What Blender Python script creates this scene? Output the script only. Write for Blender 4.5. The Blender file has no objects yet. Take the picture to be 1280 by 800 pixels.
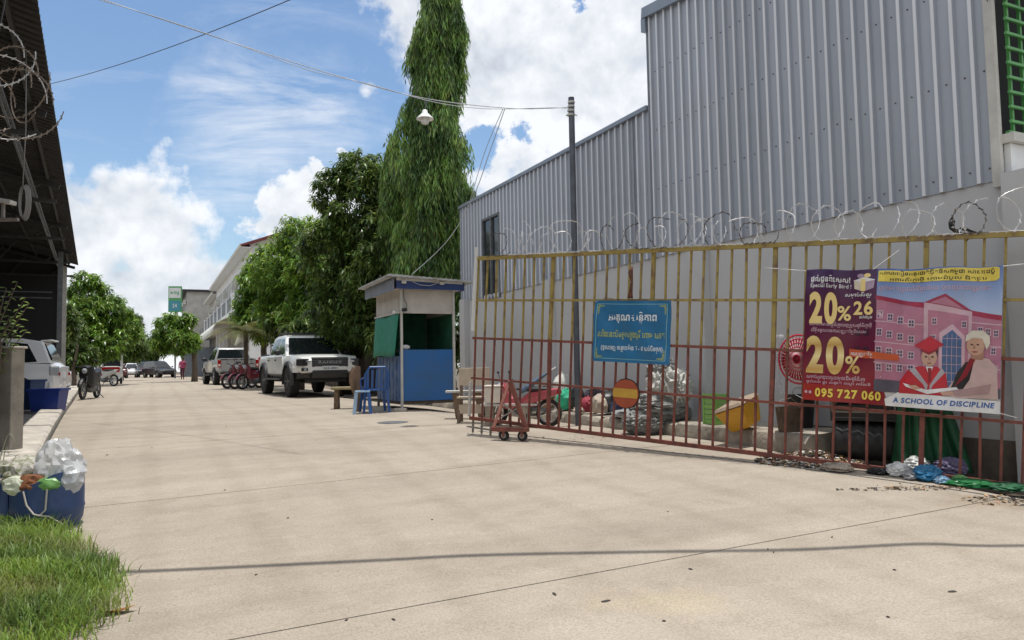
import bpy, bmesh, math, random
import numpy as np
from mathutils import Vector, Matrix, noise as mn
random.seed(7); rng = np.random.default_rng(7)
R = math.radians
SC = bpy.context.scene; COL = SC.collection
# ---------------------------------------------------------------- camera
FPX, W0, H0 = 930.0, 1280, 800
CZ = 1.30; PITCH = R(3.5); ROLL = R(1.0)
FWD = Vector((0, math.cos(PITCH), math.sin(PITCH)))
U0 = Vector((0, -math.sin(PITCH), math.cos(PITCH))); R0 = Vector((1, 0, 0))
RT = R0*math.cos(ROLL) - U0*math.sin(ROLL); UP = U0*math.cos(ROLL) + R0*math.sin(ROLL)
cam = bpy.data.cameras.new('camera'); camo = bpy.data.objects.new('camera', cam); COL.objects.link(camo)
cam.lens = 36*FPX/W0; cam.sensor_width = 36; cam.clip_end = 2000; cam.clip_start = 0.05
M = Matrix((RT, UP, -FWD)).transposed().to_4x4(); M.translation = Vector((0, 0, CZ)); camo.matrix_world = M
SC.camera = camo
SC.view_settings.view_transform = 'Standard'; SC.view_settings.look = 'None'
SC.view_settings.exposure = 0.25; SC.view_settings.gamma = 1.0; SC.view_settings.use_curve_mapping = False
# ---------------------------------------------------------------- sun + sky
SUN_EL = R(86); SUN_AZ = math.atan2(0.76, 0.65)          # azimuth clockwise from +Y
SDIR = Vector((math.sin(SUN_AZ)*math.cos(SUN_EL), math.cos(SUN_AZ)*math.cos(SUN_EL), math.sin(SUN_EL)))
sl = bpy.data.lights.new('sun', 'SUN'); sl.energy = 3.1; sl.angle = R(0.55); sl.color = (1.0, 0.955, 0.89)
so = bpy.data.objects.new('sun', sl); COL.objects.link(so); so.location = (20, 20, 60)
so.rotation_euler = (-SDIR).to_track_quat('-Z', 'Y').to_euler()
def ray(px, py):
    return (FWD*FPX + RT*(px-640) + UP*(400-py)).normalized()
wd = bpy.data.worlds.new('World'); SC.world = wd; wd.use_nodes = True
nt = wd.node_tree; N = nt.nodes; LK = nt.links; N.clear()
def wn(t, **k):
    n = N.new(t)
    for a, b in k.items(): setattr(n, a, b)
    return n
def wmath(op, a, b=None, c=None, clamp=False):
    n = N.new('ShaderNodeMath'); n.operation = op; n.use_clamp = clamp
    for i, v in enumerate((a, b, c)):
        if v is None: continue
        if isinstance(v, (int, float)): n.inputs[i].default_value = v
        else: LK.new(v, n.inputs[i])
    return n.outputs[0]
out = wn('ShaderNodeOutputWorld'); mix = wn('ShaderNodeMixShader')
sky = wn('ShaderNodeTexSky'); sky.sky_type = 'NISHITA'; sky.sun_disc = False
sky.sun_elevation = SUN_EL; sky.sun_rotation = SUN_AZ; sky.air_density = 1.15; sky.dust_density = 0.55; sky.ozone_density = 2.2
hs = wn('ShaderNodeHueSaturation'); hs.inputs['Saturation'].default_value = 1.06; hs.inputs['Value'].default_value = 0.84
bg = wn('ShaderNodeBackground'); bg.inputs['Strength'].default_value = 0.145
LK.new(sky.outputs[0], hs.inputs['Color']); LK.new(hs.outputs[0], bg.inputs['Color'])
tc = wn('ShaderNodeTexCoord'); DIR = tc.outputs['Generated']
def wnoise(scale, det, rough, dist=0.0, off=(0, 0, 0), sc=(1, 1, 1)):
    mp = wn('ShaderNodeMapping'); mp.inputs['Location'].default_value = off; mp.inputs['Scale'].default_value = sc
    LK.new(DIR, mp.inputs['Vector'])
    n = wn('ShaderNodeTexNoise'); n.inputs['Scale'].default_value = scale; n.inputs['Detail'].default_value = det
    n.inputs['Roughness'].default_value = rough; n.inputs['Distortion'].default_value = dist
    LK.new(mp.outputs[0], n.inputs['Vector']); return n.outputs['Fac']
_wm = wn('ShaderNodeTexNoise'); _wm.inputs['Scale'].default_value = 9.0; _wm.inputs['Detail'].default_value = 7; _wm.inputs['Roughness'].default_value = 0.62; LK.new(DIR, _wm.inputs['Vector'])
_w1 = wn('ShaderNodeVectorMath', operation='SUBTRACT'); LK.new(_wm.outputs['Color'], _w1.inputs[0]); _w1.inputs[1].default_value = (.5, .5, .5)
_w2 = wn('ShaderNodeVectorMath', operation='SCALE'); LK.new(_w1.outputs[0], _w2.inputs[0]); _w2.inputs['Scale'].default_value = 0.16
_w3 = wn('ShaderNodeVectorMath', operation='ADD'); LK.new(DIR, _w3.inputs[0]); LK.new(_w2.outputs[0], _w3.inputs[1]); WDIR = _w3.outputs[0]
def billow(scale, det, off):
    mp = wn('ShaderNodeMapping'); mp.inputs['Location'].default_value = off; LK.new(DIR, mp.inputs['Vector'])
    v = wn('ShaderNodeTexVoronoi'); v.feature = 'F1'; v.inputs['Scale'].default_value = scale; v.inputs['Detail'].default_value = det; v.inputs['Roughness'].default_value = 0.55; v.normalize = True
    LK.new(mp.outputs[0], v.inputs['Vector']); return wmath('SUBTRACT', 1.0, v.outputs['Distance'])
def blob(px, py, r, amp=1.0):
    """soft bump round the direction of a cloud, r in degrees-like units"""
    d = ray(px, py); vm = wn('ShaderNodeVectorMath', operation='DISTANCE'); LK.new(WDIR, vm.inputs[0]); vm.inputs[1].default_value = d
    rr = r/FPX
    q = wmath('DIVIDE', vm.outputs['Value'], rr); q = wmath('MULTIPLY', q, q)
    q = wmath('SUBTRACT', 1.0, q); 
    return wmath('MULTIPLY', wmath('MAXIMUM', q, -1.5), amp)
def smax(lst):
    r = lst[0]
    for x in lst[1:]: r = wmath('SMOOTH_MAX', r, x, 0.25)
    return r
clouds = smax([blob(*b) for b in [(185,300,85),(110,325,90),(238,335,52),(150,400,130),(250,420,90),(60,360,110),
    (362,262,40),(345,300,34),(426,194,24),(398,232,26),(400,290,60),
    (600,70,120),(700,110,150),(800,40,150),(640,235,120),(540,15,75),(900,120,200),(1150,100,260),(560,-120,130),(800,-200,260)]])
holes = smax([blob(652,168,24,.7),blob(600,175,34,.75),blob(714,15,20,.7)])
n1 = wnoise(7.0, 7, 0.58, 0.15, (3.1, 0.7, 0.2)); n2 = wnoise(26, 6, 0.6, 0.1)
gen = wmath('MULTIPLY', wmath('SUBTRACT', wnoise(2.4, 6, 0.55, 0.0, (8.2, 4.0, 1.3)), 0.56), 5.0)   # clouds over the rest of the sky
genmask = wmath('SUBTRACT', gen, wmath('MULTIPLY', smax([blob(200,60,420),blob(360,120,160)]), 3.0))
dens = wmath('SMOOTH_MAX', clouds, wmath('MINIMUM', genmask, 0.8), 0.2)
dens = wmath('SUBTRACT', dens, wmath('MAXIMUM', wmath('MULTIPLY', holes, 1.6), 0.0))
bl = billow(16.0, 2.0, (0, 0, 0))
dens = wmath('ADD', dens, wmath('MULTIPLY', wmath('SUBTRACT', n1, 0.5), 2.2))
dens = wmath('ADD', dens, wmath('MULTIPLY', wmath('SUBTRACT', bl, 0.72), 2.4))
dens = wmath('ADD', dens, wmath('MULTIPLY', wmath('SUBTRACT', n2, 0.5), 0.9))
alpha = wn('ShaderNodeMapRange'); alpha.interpolation_type = 'SMOOTHSTEP'
alpha.inputs['From Min'].default_value = -0.12; alpha.inputs['From Max'].default_value = 0.55; LK.new(dens, alpha.inputs['Value'])
# thin high streaks
cir = wnoise(3.0, 7, 0.65, 0.6, (0.4, 2.2, 0.6), (1.0, 1.0, 5.0))
cirb = wmath('MAXIMUM', smax([blob(320,172,120),blob(390,150,90),blob(280,150,70)]), 0.0)
cirm = wmath('MULTIPLY', wmath('MULTIPLY', wmath('MAXIMUM', wmath('SUBTRACT', cir, 0.40), 0.0), 3.2), cirb, clamp=True)
cirg = wmath('MULTIPLY', wmath('MAXIMUM', wmath('SUBTRACT', cir, 0.52), 0.0), 1.0, clamp=True)
al = wmath('MAXIMUM', alpha.outputs[0], wmath('MAXIMUM', cirm, cirg), clamp=True)
al = wmath('MULTIPLY', al, 0.97)
cr = wn('ShaderNodeValToRGB'); e = cr.color_ramp.elements
e[0].position = 0.25; e[0].color = (0.50, 0.55, 0.63, 1); e[1].position = 0.72; e[1].color = (0.90, 0.92, 0.95, 1)
n3 = wnoise(11, 5, 0.55, 0.1, (3.1, 0.7, 0.02)); 
n1b = wnoise(7.0, 5, 0.58, 0.15, (3.1, 0.7, 0.18))
sh = wmath('ADD', wmath('MULTIPLY', n3, 0.8), wmath('MULTIPLY', wmath('SUBTRACT', 0.9, dens), 0.10))
sh = wmath('ADD', sh, wmath('MULTIPLY', wmath('SUBTRACT', n1, n1b), 1.6))
sh = wmath('ADD', sh, wmath('MULTIPLY', wmath('SUBTRACT', bl, 0.7), 0.5))
sh = wmath('ADD', sh, 0.16)
LK.new(sh, cr.inputs[0])
bgc = wn('ShaderNodeBackground'); bgc.inputs['Strength'].default_value = 0.93; LK.new(cr.outputs[0], bgc.inputs['Color'])
LK.new(al, mix.inputs[0]); LK.new(bg.outputs[0], mix.inputs[1]); LK.new(bgc.outputs[0], mix.inputs[2]); LK.new(mix.outputs[0], out.inputs[0])
wd.cycles.sampling_method = 'MANUAL'; wd.cycles.sample_map_resolution = 1024

# ---------------------------------------------------------------- frames and ground heights
s_ = (-0.435, 0.900); n_ = (0.900, 0.435)          # the street: along, across to the right
def ST(c, t, z=0.0): return Vector((n_[0]*c + s_[0]*t, n_[1]*c + s_[1]*t, z))
ASZ = math.atan2(0.900, -0.435)                     # heading of the street
s2 = (-0.489, 0.872); n2_ = (0.872, 0.489)          # the left kerb and shed
def S2(c, t, z=0.0): return Vector((n2_[0]*c + s2[0]*t, n2_[1]*c + s2[1]*t, z))
AS2 = math.atan2(0.872, -0.489)
GY = [-40, 0, 4, 6.5, 8, 10.3, 15, 20.5, 34, 60, 120, 4000]
GZ = [-1.75, -1.42, -1.23, -1.13, -1.04, -0.915, -0.82, -0.80, -0.67, -0.62, -0.60, -0.60]
_gy = np.linspace(-40, 140, 1801); _gz = np.interp(_gy, GY, GZ); _k = np.ones(25)/25
_gs = np.convolve(np.pad(_gz, 12, mode='edge'), _k, mode='valid')
def Gr(x, y):
    a = float(np.interp(y, _gy, _gs))
    c = 0.9*x + 0.435*y
    w = min(1, max(0, (c-4.4)/1.8)); w = w*w*(3-2*w)
    b = -0.985 if y < 24 else -0.985 + 0.3*min(1, (y-24)/10)
    if y > 7.5: a = a + w*(min(a, b)-a)*min(1, (y-7.5)/1.5)
    return a
def G(x, y): return Gr(x, y) + CZ
def at(px, py, d):
    r = ray(px, py); return Vector((0, 0, CZ)) + r*(d/r.y)
def gat(px, py):
    """where the sight line meets the ground"""
    lo, hi = 1.5, 300.0
    for _ in range(50):
        m = (lo+hi)/2; p = at(px, py, m)
        if p.z > G(p.x, p.y): lo = m
        else: hi = m
    return at(px, py, lo)
def gx(px, d):
    p = at(px, 460, d); return Vector((p.x, p.y, G(p.x, p.y)))

# ---------------------------------------------------------------- materials
MATS = {}
def mat(name, col=None, rough=0.7, metal=0.0, var=0.0, vscale=3.0, bump=0.0, bscale=40.0, col2=None, fac=None, trans=0.0, island=0.0, spec=0.5, coat=0.0, alpha=1.0, bdist=0.01, stretch=None, emit=None):
    if name in MATS: return MATS[name]
    m = bpy.data.materials.new(name); m.use_nodes = True; t = m.node_tree; nd = t.nodes; b = nd['Principled BSDF']
    b.inputs['Roughness'].default_value = rough; b.inputs['Metallic'].default_value = metal
    b.inputs['Specular IOR Level'].default_value = spec; b.inputs['Coat Weight'].default_value = coat
    b.inputs['Alpha'].default_value = alpha
    b.inputs['Base Color'].default_value = (*col, 1)
    if trans: b.inputs['Transmission Weight'].default_value = trans
    src = None
    vec = nd.new('ShaderNodeTexCoord').outputs['Object']
    if stretch:
        mp = nd.new('ShaderNodeMapping'); mp.inputs['Scale'].default_value = stretch; t.links.new(vec, mp.inputs[0]); vec = mp.outputs[0]
    if var or col2:
        nz = nd.new('ShaderNodeTexNoise'); nz.inputs['Scale'].default_value = vscale; nz.inputs['Detail'].default_value = 7; nz.inputs['Roughness'].default_value = 0.62
        t.links.new(vec, nz.inputs['Vector'])
        rp = nd.new('ShaderNodeValToRGB'); el = rp.color_ramp.elements
        lo, hi = (0.32, 0.68) if fac is None else fac
        el[0].position = lo; el[1].position = hi
        c2 = col2 if col2 else tuple(c*(1-var) for c in col)
        c1 = col if col2 else tuple(min(1, c*(1+var*0.6)) for c in col)
        el[0].color = (*c2, 1); el[1].color = (*c1, 1)
        t.links.new(nz.outputs['Fac'], rp.inputs[0]); src = rp.outputs[0]
    if island:
        g = nd.new('ShaderNodeNewGeometry'); h = nd.new('ShaderNodeHueSaturation')
        mr = nd.new('ShaderNodeMapRange'); mr.inputs['To Min'].default_value = 1-island; mr.inputs['To Max'].default_value = 1+island
        t.links.new(g.outputs['Random Per Island'], mr.inputs['Value']); t.links.new(mr.outputs[0], h.inputs['Value'])
        mr2 = nd.new('ShaderNodeMapRange'); mr2.inputs['To Min'].default_value = 0.5+island*0.045; mr2.inputs['To Max'].default_value = 0.5-island*0.045
        mu = nd.new('ShaderNodeMath'); mu.operation = 'FRACT'; mm = nd.new('ShaderNodeMath'); mm.operation = 'MULTIPLY'; mm.inputs[1].default_value = 17.3
        t.links.new(g.outputs['Random Per Island'], mm.inputs[0]); t.links.new(mm.outputs[0], mu.inputs[0]); t.links.new(mu.outputs[0], mr2.inputs['Value']); t.links.new(mr2.outputs[0], h.inputs['Hue'])
        if src: t.links.new(src, h.inputs['Color'])
        else: h.inputs['Color'].default_value = (*col, 1)
        src = h.outputs[0]
    if src: t.links.new(src, b.inputs['Base Color'])
    if bump:
        bn = nd.new('ShaderNodeTexNoise'); bn.inputs['Scale'].default_value = bscale; bn.inputs['Detail'].default_value = 5
        t.links.new(vec, bn.inputs['Vector']); bb = nd.new('ShaderNodeBump'); bb.inputs['Strength'].default_value = bump; bb.inputs['Distance'].default_value = bdist
        t.links.new(bn.outputs['Fac'], bb.inputs['Height']); t.links.new(bb.outputs[0], b.inputs['Normal'])
    if emit:
        b.inputs['Emission Color'].default_value = (*emit, 1); b.inputs['Emission Strength'].default_value = 1
    MATS[name] = m; return m
def leafmat(name, col, island=0.35, tr=0.35, rough=0.42):
    m = mat(name, col, rough=rough, island=island, spec=0.5)
    t = m.node_tree; nd = t.nodes; b = nd['Principled BSDF']; o = nd['Material Output']
    tr_ = nd.new('ShaderNodeBsdfTranslucent'); mx = nd.new('ShaderNodeMixShader'); mx.inputs[0].default_value = tr
    src = b.inputs['Base Color'].links[0].from_socket
    nz = nd.new('ShaderNodeTexNoise'); nz.inputs['Scale'].default_value = 1.5; nz.inputs['Detail'].default_value = 4; gp = nd.new('ShaderNodeNewGeometry'); t.links.new(gp.outputs['Position'], nz.inputs['Vector'])
    rp = nd.new('ShaderNodeValToRGB'); rp.color_ramp.elements[0].position = .36; rp.color_ramp.elements[1].position = .66; rp.color_ramp.elements[0].color = (.62, .66, .70, 1); rp.color_ramp.elements[1].color = (1.35, 1.28, 1.0, 1); t.links.new(nz.outputs['Fac'], rp.inputs[0])
    mxp = nd.new('ShaderNodeMix'); mxp.data_type = 'RGBA'; mxp.blend_type = 'MULTIPLY'; mxp.inputs[0].default_value = 1; t.links.new(src, mxp.inputs[6]); t.links.new(rp.outputs[0], mxp.inputs[7]); src = mxp.outputs[2]; t.links.new(src, b.inputs['Base Color'])
    g = nd.new('ShaderNodeHueSaturation'); g.inputs['Hue'].default_value = 0.48; g.inputs['Value'].default_value = 1.5; t.links.new(src, g.inputs['Color']); t.links.new(g.outputs[0], tr_.inputs[0])
    t.links.new(b.outputs[0], mx.inputs[1]); t.links.new(tr_.outputs[0], mx.inputs[2]); t.links.new(mx.outputs[0], o.inputs[0])
    return m
# ---------------------------------------------------------------- mesh helpers
class MB:
    def __init__(s): s.v = []; s.f = []; s.mi = []; s.cur = 0; s.X = None
    def add(s, vs, fs):
        o = len(s.v)
        if s.X is not None: vs = [s.X @ Vector(v) for v in vs]
        s.v += [tuple(v) for v in vs]; s.f += [tuple(i+o for i in f) for f in fs]; s.mi += [s.cur]*len(fs); return s
    def box(s, c, d, rz=0.0, rx=0.0, ry=0.0, taper=1.0):
        m = Matrix.Translation(c) @ Matrix.Rotation(rz, 4, 'Z') @ Matrix.Rotation(ry, 4, 'Y') @ Matrix.Rotation(rx, 4, 'X')
        x, y, z = d[0]/2, d[1]/2, d[2]/2; k = taper
        p = [(-x,-y,-z),(x,-y,-z),(x,y,-z),(-x,y,-z),(-x*k,-y*k,z),(x*k,-y*k,z),(x*k,y*k,z),(-x*k,y*k,z)]
        return s.add([m @ Vector(q) for q in p], [(3,2,1,0),(4,5,6,7),(0,1,5,4),(1,2,6,5),(2,3,7,6),(3,0,4,7)])
    def bar(s, a, b, w, h=None, up=(0, 0, 1)):
        a = Vector(a); b = Vector(b); h = h or w; d = (b-a).normalized(); u = Vector(up)
        if abs(d.dot(u)) > 0.95: u = Vector((0, 1, 0)) if abs(d.y) < 0.9 else Vector((1, 0, 0))
        sd = d.cross(u).normalized()*w/2; uu = sd.normalized().cross(d).normalized()*h/2
        p = [a-sd-uu, a+sd-uu, a+sd+uu, a-sd+uu, b-sd-uu, b+sd-uu, b+sd+uu, b-sd+uu]
        return s.add(p, [(0,1,2,3),(7,6,5,4),(4,5,1,0),(5,6,2,1),(6,7,3,2),(7,4,0,3)])
    def tube(s, pts, r, n=8, cap=True):
        pts = [Vector(p) for p in pts]; rs = r if isinstance(r, (list, tuple)) else [r]*len(pts)
        vs = []; fs = []; prev = None
        for i, p in enumerate(pts):
            d = (pts[min(i+1, len(pts)-1)] - pts[max(i-1, 0)]);
            if d.length < 1e-9: d = Vector((0, 0, 1))
            d.normalize()
            if prev is None: a = d.orthogonal().normalized()
            else:
                a = prev - d*prev.dot(d)
                a = a.normalized() if a.length > 1e-6 else d.orthogonal().normalized()
            prev = a; b = d.cross(a)
            for k in range(n):
                an = 2*math.pi*k/n; vs.append(p + (a*math.cos(an) + b*math.sin(an))*rs[i])
        for i in range(len(pts)-1):
            for k in range(n):
                k2 = (k+1) % n; fs.append((i*n+k, i*n+k2, (i+1)*n+k2, (i+1)*n+k))
        if cap: fs.append(tuple(range(n-1, -1, -1))); fs.append(tuple((len(pts)-1)*n+k for k in range(n)))
        return s.add(vs, fs)
    def lathe(s, prof, c=(0, 0, 0), n=20, axis='Z', sx=1, sy=1, rot=None, cap=True):
        vs = []; fs = []
        for r, z in prof:
            for k in range(n):
                a = 2*math.pi*k/n; q = Vector((r*math.cos(a)*sx, r*math.sin(a)*sy, z))
                if axis == 'Y': q = Vector((q.x, q.z, q.y))
                if axis == 'X': q = Vector((q.z, q.x, q.y))
                if rot: q = rot @ q
                vs.append(q + Vector(c))
        for i in range(len(prof)-1):
            for k in range(n):
                k2 = (k+1) % n; fs.append((i*n+k, i*n+k2, (i+1)*n+k2, (i+1)*n+k))
        if cap: fs.append(tuple(range(n-1, -1, -1))); fs.append(tuple((len(prof)-1)*n+k for k in range(n)))
        return s.add(vs, fs)
    def prism(s, poly, y0, y1):
        """polygon in x,z extruded along y"""
        n = len(poly); vs = [(x, y0, z) for x, z in poly] + [(x, y1, z) for x, z in poly]
        fs = [tuple(range(n)), tuple(range(2*n-1, n-1, -1))] + [(i, i+n, (i+1) % n+n, (i+1) % n) for i in range(n)]
        return s.add(vs, fs)
    def loft(s, rings, cap=True, closed=True):
        n = len(rings[0]); vs = [p for r in rings for p in r]; fs = []
        for i in range(len(rings)-1):
            for k in range(n if closed else n-1):
                k2 = (k+1) % n; fs.append((i*n+k, i*n+k2, (i+1)*n+k2, (i+1)*n+k))
        if cap: fs.append(tuple(range(n-1, -1, -1))); fs.append(tuple((len(rings)-1)*n+k for k in range(n)))
        return s.add(vs, fs)
    def build(s, name, m, parent=None, smooth=False, bevel=0.0, kind=None, loc=None):
        me = bpy.data.meshes.new(name); me.from_pydata(s.v, [], s.f); me.update()
        for x in (m if isinstance(m, (list, tuple)) else [m]): me.materials.append(x)
        if any(s.mi): me.polygons.foreach_set('material_index', s.mi)
        bm = bmesh.new(); bm.from_mesh(me); bmesh.ops.recalc_face_normals(bm, faces=bm.faces); bm.to_mesh(me); bm.free()
        if smooth:
            me.shade_smooth() if smooth is True else None
            if smooth != True: me.shade_smooth(); me.set_sharp_from_angle(angle=R(smooth))
        o = bpy.data.objects.new(name, me); COL.objects.link(o)
        if parent: o.parent = parent
        if loc: o.location = loc
        if bevel:
            b = o.modifiers.new('b', 'BEVEL'); b.width = bevel; b.segments = 2; b.limit_method = 'ANGLE'; b.angle_limit = R(35)
        if kind: o['kind'] = kind
        return o
def fastmesh(name, V, F, m, parent=None, kind=None, smooth=False, loc=None):
    """V (n,3), F (k,3|4) arrays"""
    me = bpy.data.meshes.new(name); nv = len(V); nf, k = F.shape
    me.vertices.add(nv); me.vertices.foreach_set('co', np.ascontiguousarray(V, dtype=np.float32).ravel())
    me.loops.add(nf*k); me.loops.foreach_set('vertex_index', F.astype(np.int32).ravel())
    me.polygons.add(nf); me.polygons.foreach_set('loop_start', np.arange(0, nf*k, k, dtype=np.int32)); me.polygons.foreach_set('loop_total', np.full(nf, k, dtype=np.int32))
    me.update(calc_edges=True)
    me.materials.append(m)
    if smooth: me.shade_smooth()
    o = bpy.data.objects.new(name, me); COL.objects.link(o)
    if parent: o.parent = parent
    if kind: o['kind'] = kind
    if loc: o.location = loc
    return o
def tag(o, label, cat, group=None, kind=None):
    o['label'] = label; o['category'] = cat
    if group: o['group'] = group
    if kind: o['kind'] = kind
    return o
def thing(name, label, cat, loc=(0, 0, 0), rz=0.0, group=None):
    o = bpy.data.objects.new(name, None); o.empty_display_size = 0.1; COL.objects.link(o)
    o.location = loc; o.rotation_euler = (0, 0, rz); return tag(o, label, cat, group)
def struct(name, loc=(0, 0, 0), rz=0.0, label=None):
    o = bpy.data.objects.new(name, None); COL.objects.link(o); o.location = loc; o.rotation_euler = (0, 0, rz); o['kind'] = 'structure'
    if label: o['label'] = label
    return o
KIDS = {}
def copy_thing(root, loc, rz, label):
    def kids(o): return [c for c in bpy.data.objects if c.parent == o]
    r = root.copy(); COL.objects.link(r); r.location = loc; r.rotation_euler = (0, 0, rz); r['label'] = label
    for ch in kids(root):
        c = ch.copy(); COL.objects.link(c); c.parent = r
        for g_ in kids(ch):
            d = g_.copy(); COL.objects.link(d); d.parent = c
    return r
def lump(mb, c, rad, seed=0, amp=0.18, sub=3, fr=2.2, sharp=0.5, flat=0.0, st=(1, 1, 1), cr=0.0):
    bm = bmesh.new(); bmesh.ops.create_icosphere(bm, subdivisions=sub, radius=1.0); vs = []
    for v in bm.verts:
        p = v.co.copy(); q = Vector((p.x*st[0], p.y*st[1], p.z*st[2]))*fr + Vector((seed*3.1, seed*1.7, seed))
        q += Vector((mn.noise(q*.8+Vector((5, 0, 0))), mn.noise(q*.8+Vector((0, 9, 0))), 0))*.7 if st != (1, 1, 1) else Vector()
        k = 1 + amp*(mn.noise(q)*(1-sharp) + sharp*(1-2*abs(mn.noise(q*1.9)))) + amp*0.35*mn.noise(q*4.3)
        if cr:
            dd_ = mn.voronoi(q*1.3)[0]; de_ = mn.voronoi(q*3.1)[0]; k += cr*(0.45-min(.9, (dd_[1]-dd_[0])*1.3)) + cr*.35*(0.45-min(.9, (de_[1]-de_[0])*1.3))
        z = p.z*k
        if flat and z < -flat: z = -flat + (z+flat)*0.15
        vs.append(Vector((p.x*k*rad[0], p.y*k*rad[1], z*rad[2])) + Vector(c))
    fs = [tuple(v.index for v in f.verts) for f in bm.faces]; bm.free(); mb.add(vs, fs); return mb
# text laid in the x-z plane; Khmer subscripts are placed by hand because the font layout does not shape them
PRE = {'\u17c1', '\u17c2', '\u17c3'}
def khmer(sx):
    outp = []; i = 0; n = len(sx)
    isc = lambda ch: '\u1780' <= ch <= '\u17b3'
    while i < n:
        ch = sx[i]
        if isc(ch):
            j = i+1; subs = []; pre = ''; post = ''
            while j < n:
                if sx[j] == '\u17d2' and j+1 < n: subs.append(sx[j+1]); j += 2; continue
                if '\u17b4' <= sx[j] <= '\u17d1' or sx[j] == '\u17dd':
                    v = sx[j]
                    if v in PRE: pre += v
                    elif v == '\u17c4': pre += '\u17c1'; post += '\u17b6'
                    elif v == '\u17c5': pre += '\u17c1'; post += '\u17b6'
                    elif v == '\u17be': pre += '\u17c1'; post += '\u17b8'
                    else: post += v
                    j += 1; continue
                break
            for p in pre: outp.append((p, 0))
            outp.append((ch, 0))
            for q in subs: outp.append((q, 1))
            for p in post: outp.append((p, 0))
            i = j
        else: outp.append((ch, 0)); i += 1
    return outp
_GL = {}
def glyph(ch, bold):
    k = (ch, bold)
    if k in _GL: return _GL[k]
    cu = bpy.data.curves.new('t', 'FONT'); cu.body = ch if ch.strip() else 'n'; cu.resolution_u = 2 if ord(ch) > 0x1000 else 5; cu.offset = bold; cu.fill_mode = 'BOTH'
    ob = bpy.data.objects.new('t', cu); COL.objects.link(ob); dg = bpy.context.evaluated_depsgraph_get()
    me = bpy.data.meshes.new_from_object(ob.evaluated_get(dg)); vs = [v.co.copy() for v in me.vertices]; fs = [tuple(p.vertices) for p in me.polygons]
    COL.objects.unlink(ob); bpy.data.objects.remove(ob); bpy.data.curves.remove(cu); bpy.data.meshes.remove(me)
    if not ch.strip(): vs2 = []; fs = []; adv = 0.28
    else:
        vs2 = vs; xs = [v.x for v in vs] or [0, .5]; adv = max(xs) + 0.045 + bold
    _GL[k] = (vs2, fs, adv); return _GL[k]
COMB = set(chr(c) for c in range(0x17b7, 0x17be)) | set(chr(c) for c in range(0x17c6, 0x17d2)) - {'\u17c7', '\u17c8'}
def text(mb, sx, x0, x1, z0, h, y=0.0, bold=0.0, slant=0.0, fit=None):
    """writes a line from x0 to x1 on baseline z0, letters h high"""
    pen = 0.0; allv = []; allf = []; basex = 0; lastw = 0.5
    for ch, sub in khmer(sx):
        vs, fs, adv = glyph(ch, bold)
        o = len(allv)
        if sub:
            xs = [v.x for v in vs] or [0]; cx = (min(xs)+max(xs))/2
            allv += [((v.x-cx)*0.62 + basex + lastw/2, v.y*0.45 - 0.36) for v in vs]
        elif ch in COMB and ch != '\u17c7':
            xs = [v.x for v in vs] or [0]; cx = (min(xs)+max(xs))/2
            allv += [(v.x-cx + basex + lastw/2, v.y) for v in vs]
        else:
            allv += [(v.x + pen, v.y) for v in vs]; basex = pen; lastw = adv - 0.05; pen += adv
        allf += [tuple(i+o for i in f) for f in fs]
    if not allv: return
    k = (x1-x0)/max(pen, 0.01); cap = 0.73
    mb.add([(x0 + vx*k + slant*vy*h, y, z0 + vy/cap*h) for vx, vy in allv], allf)
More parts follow.
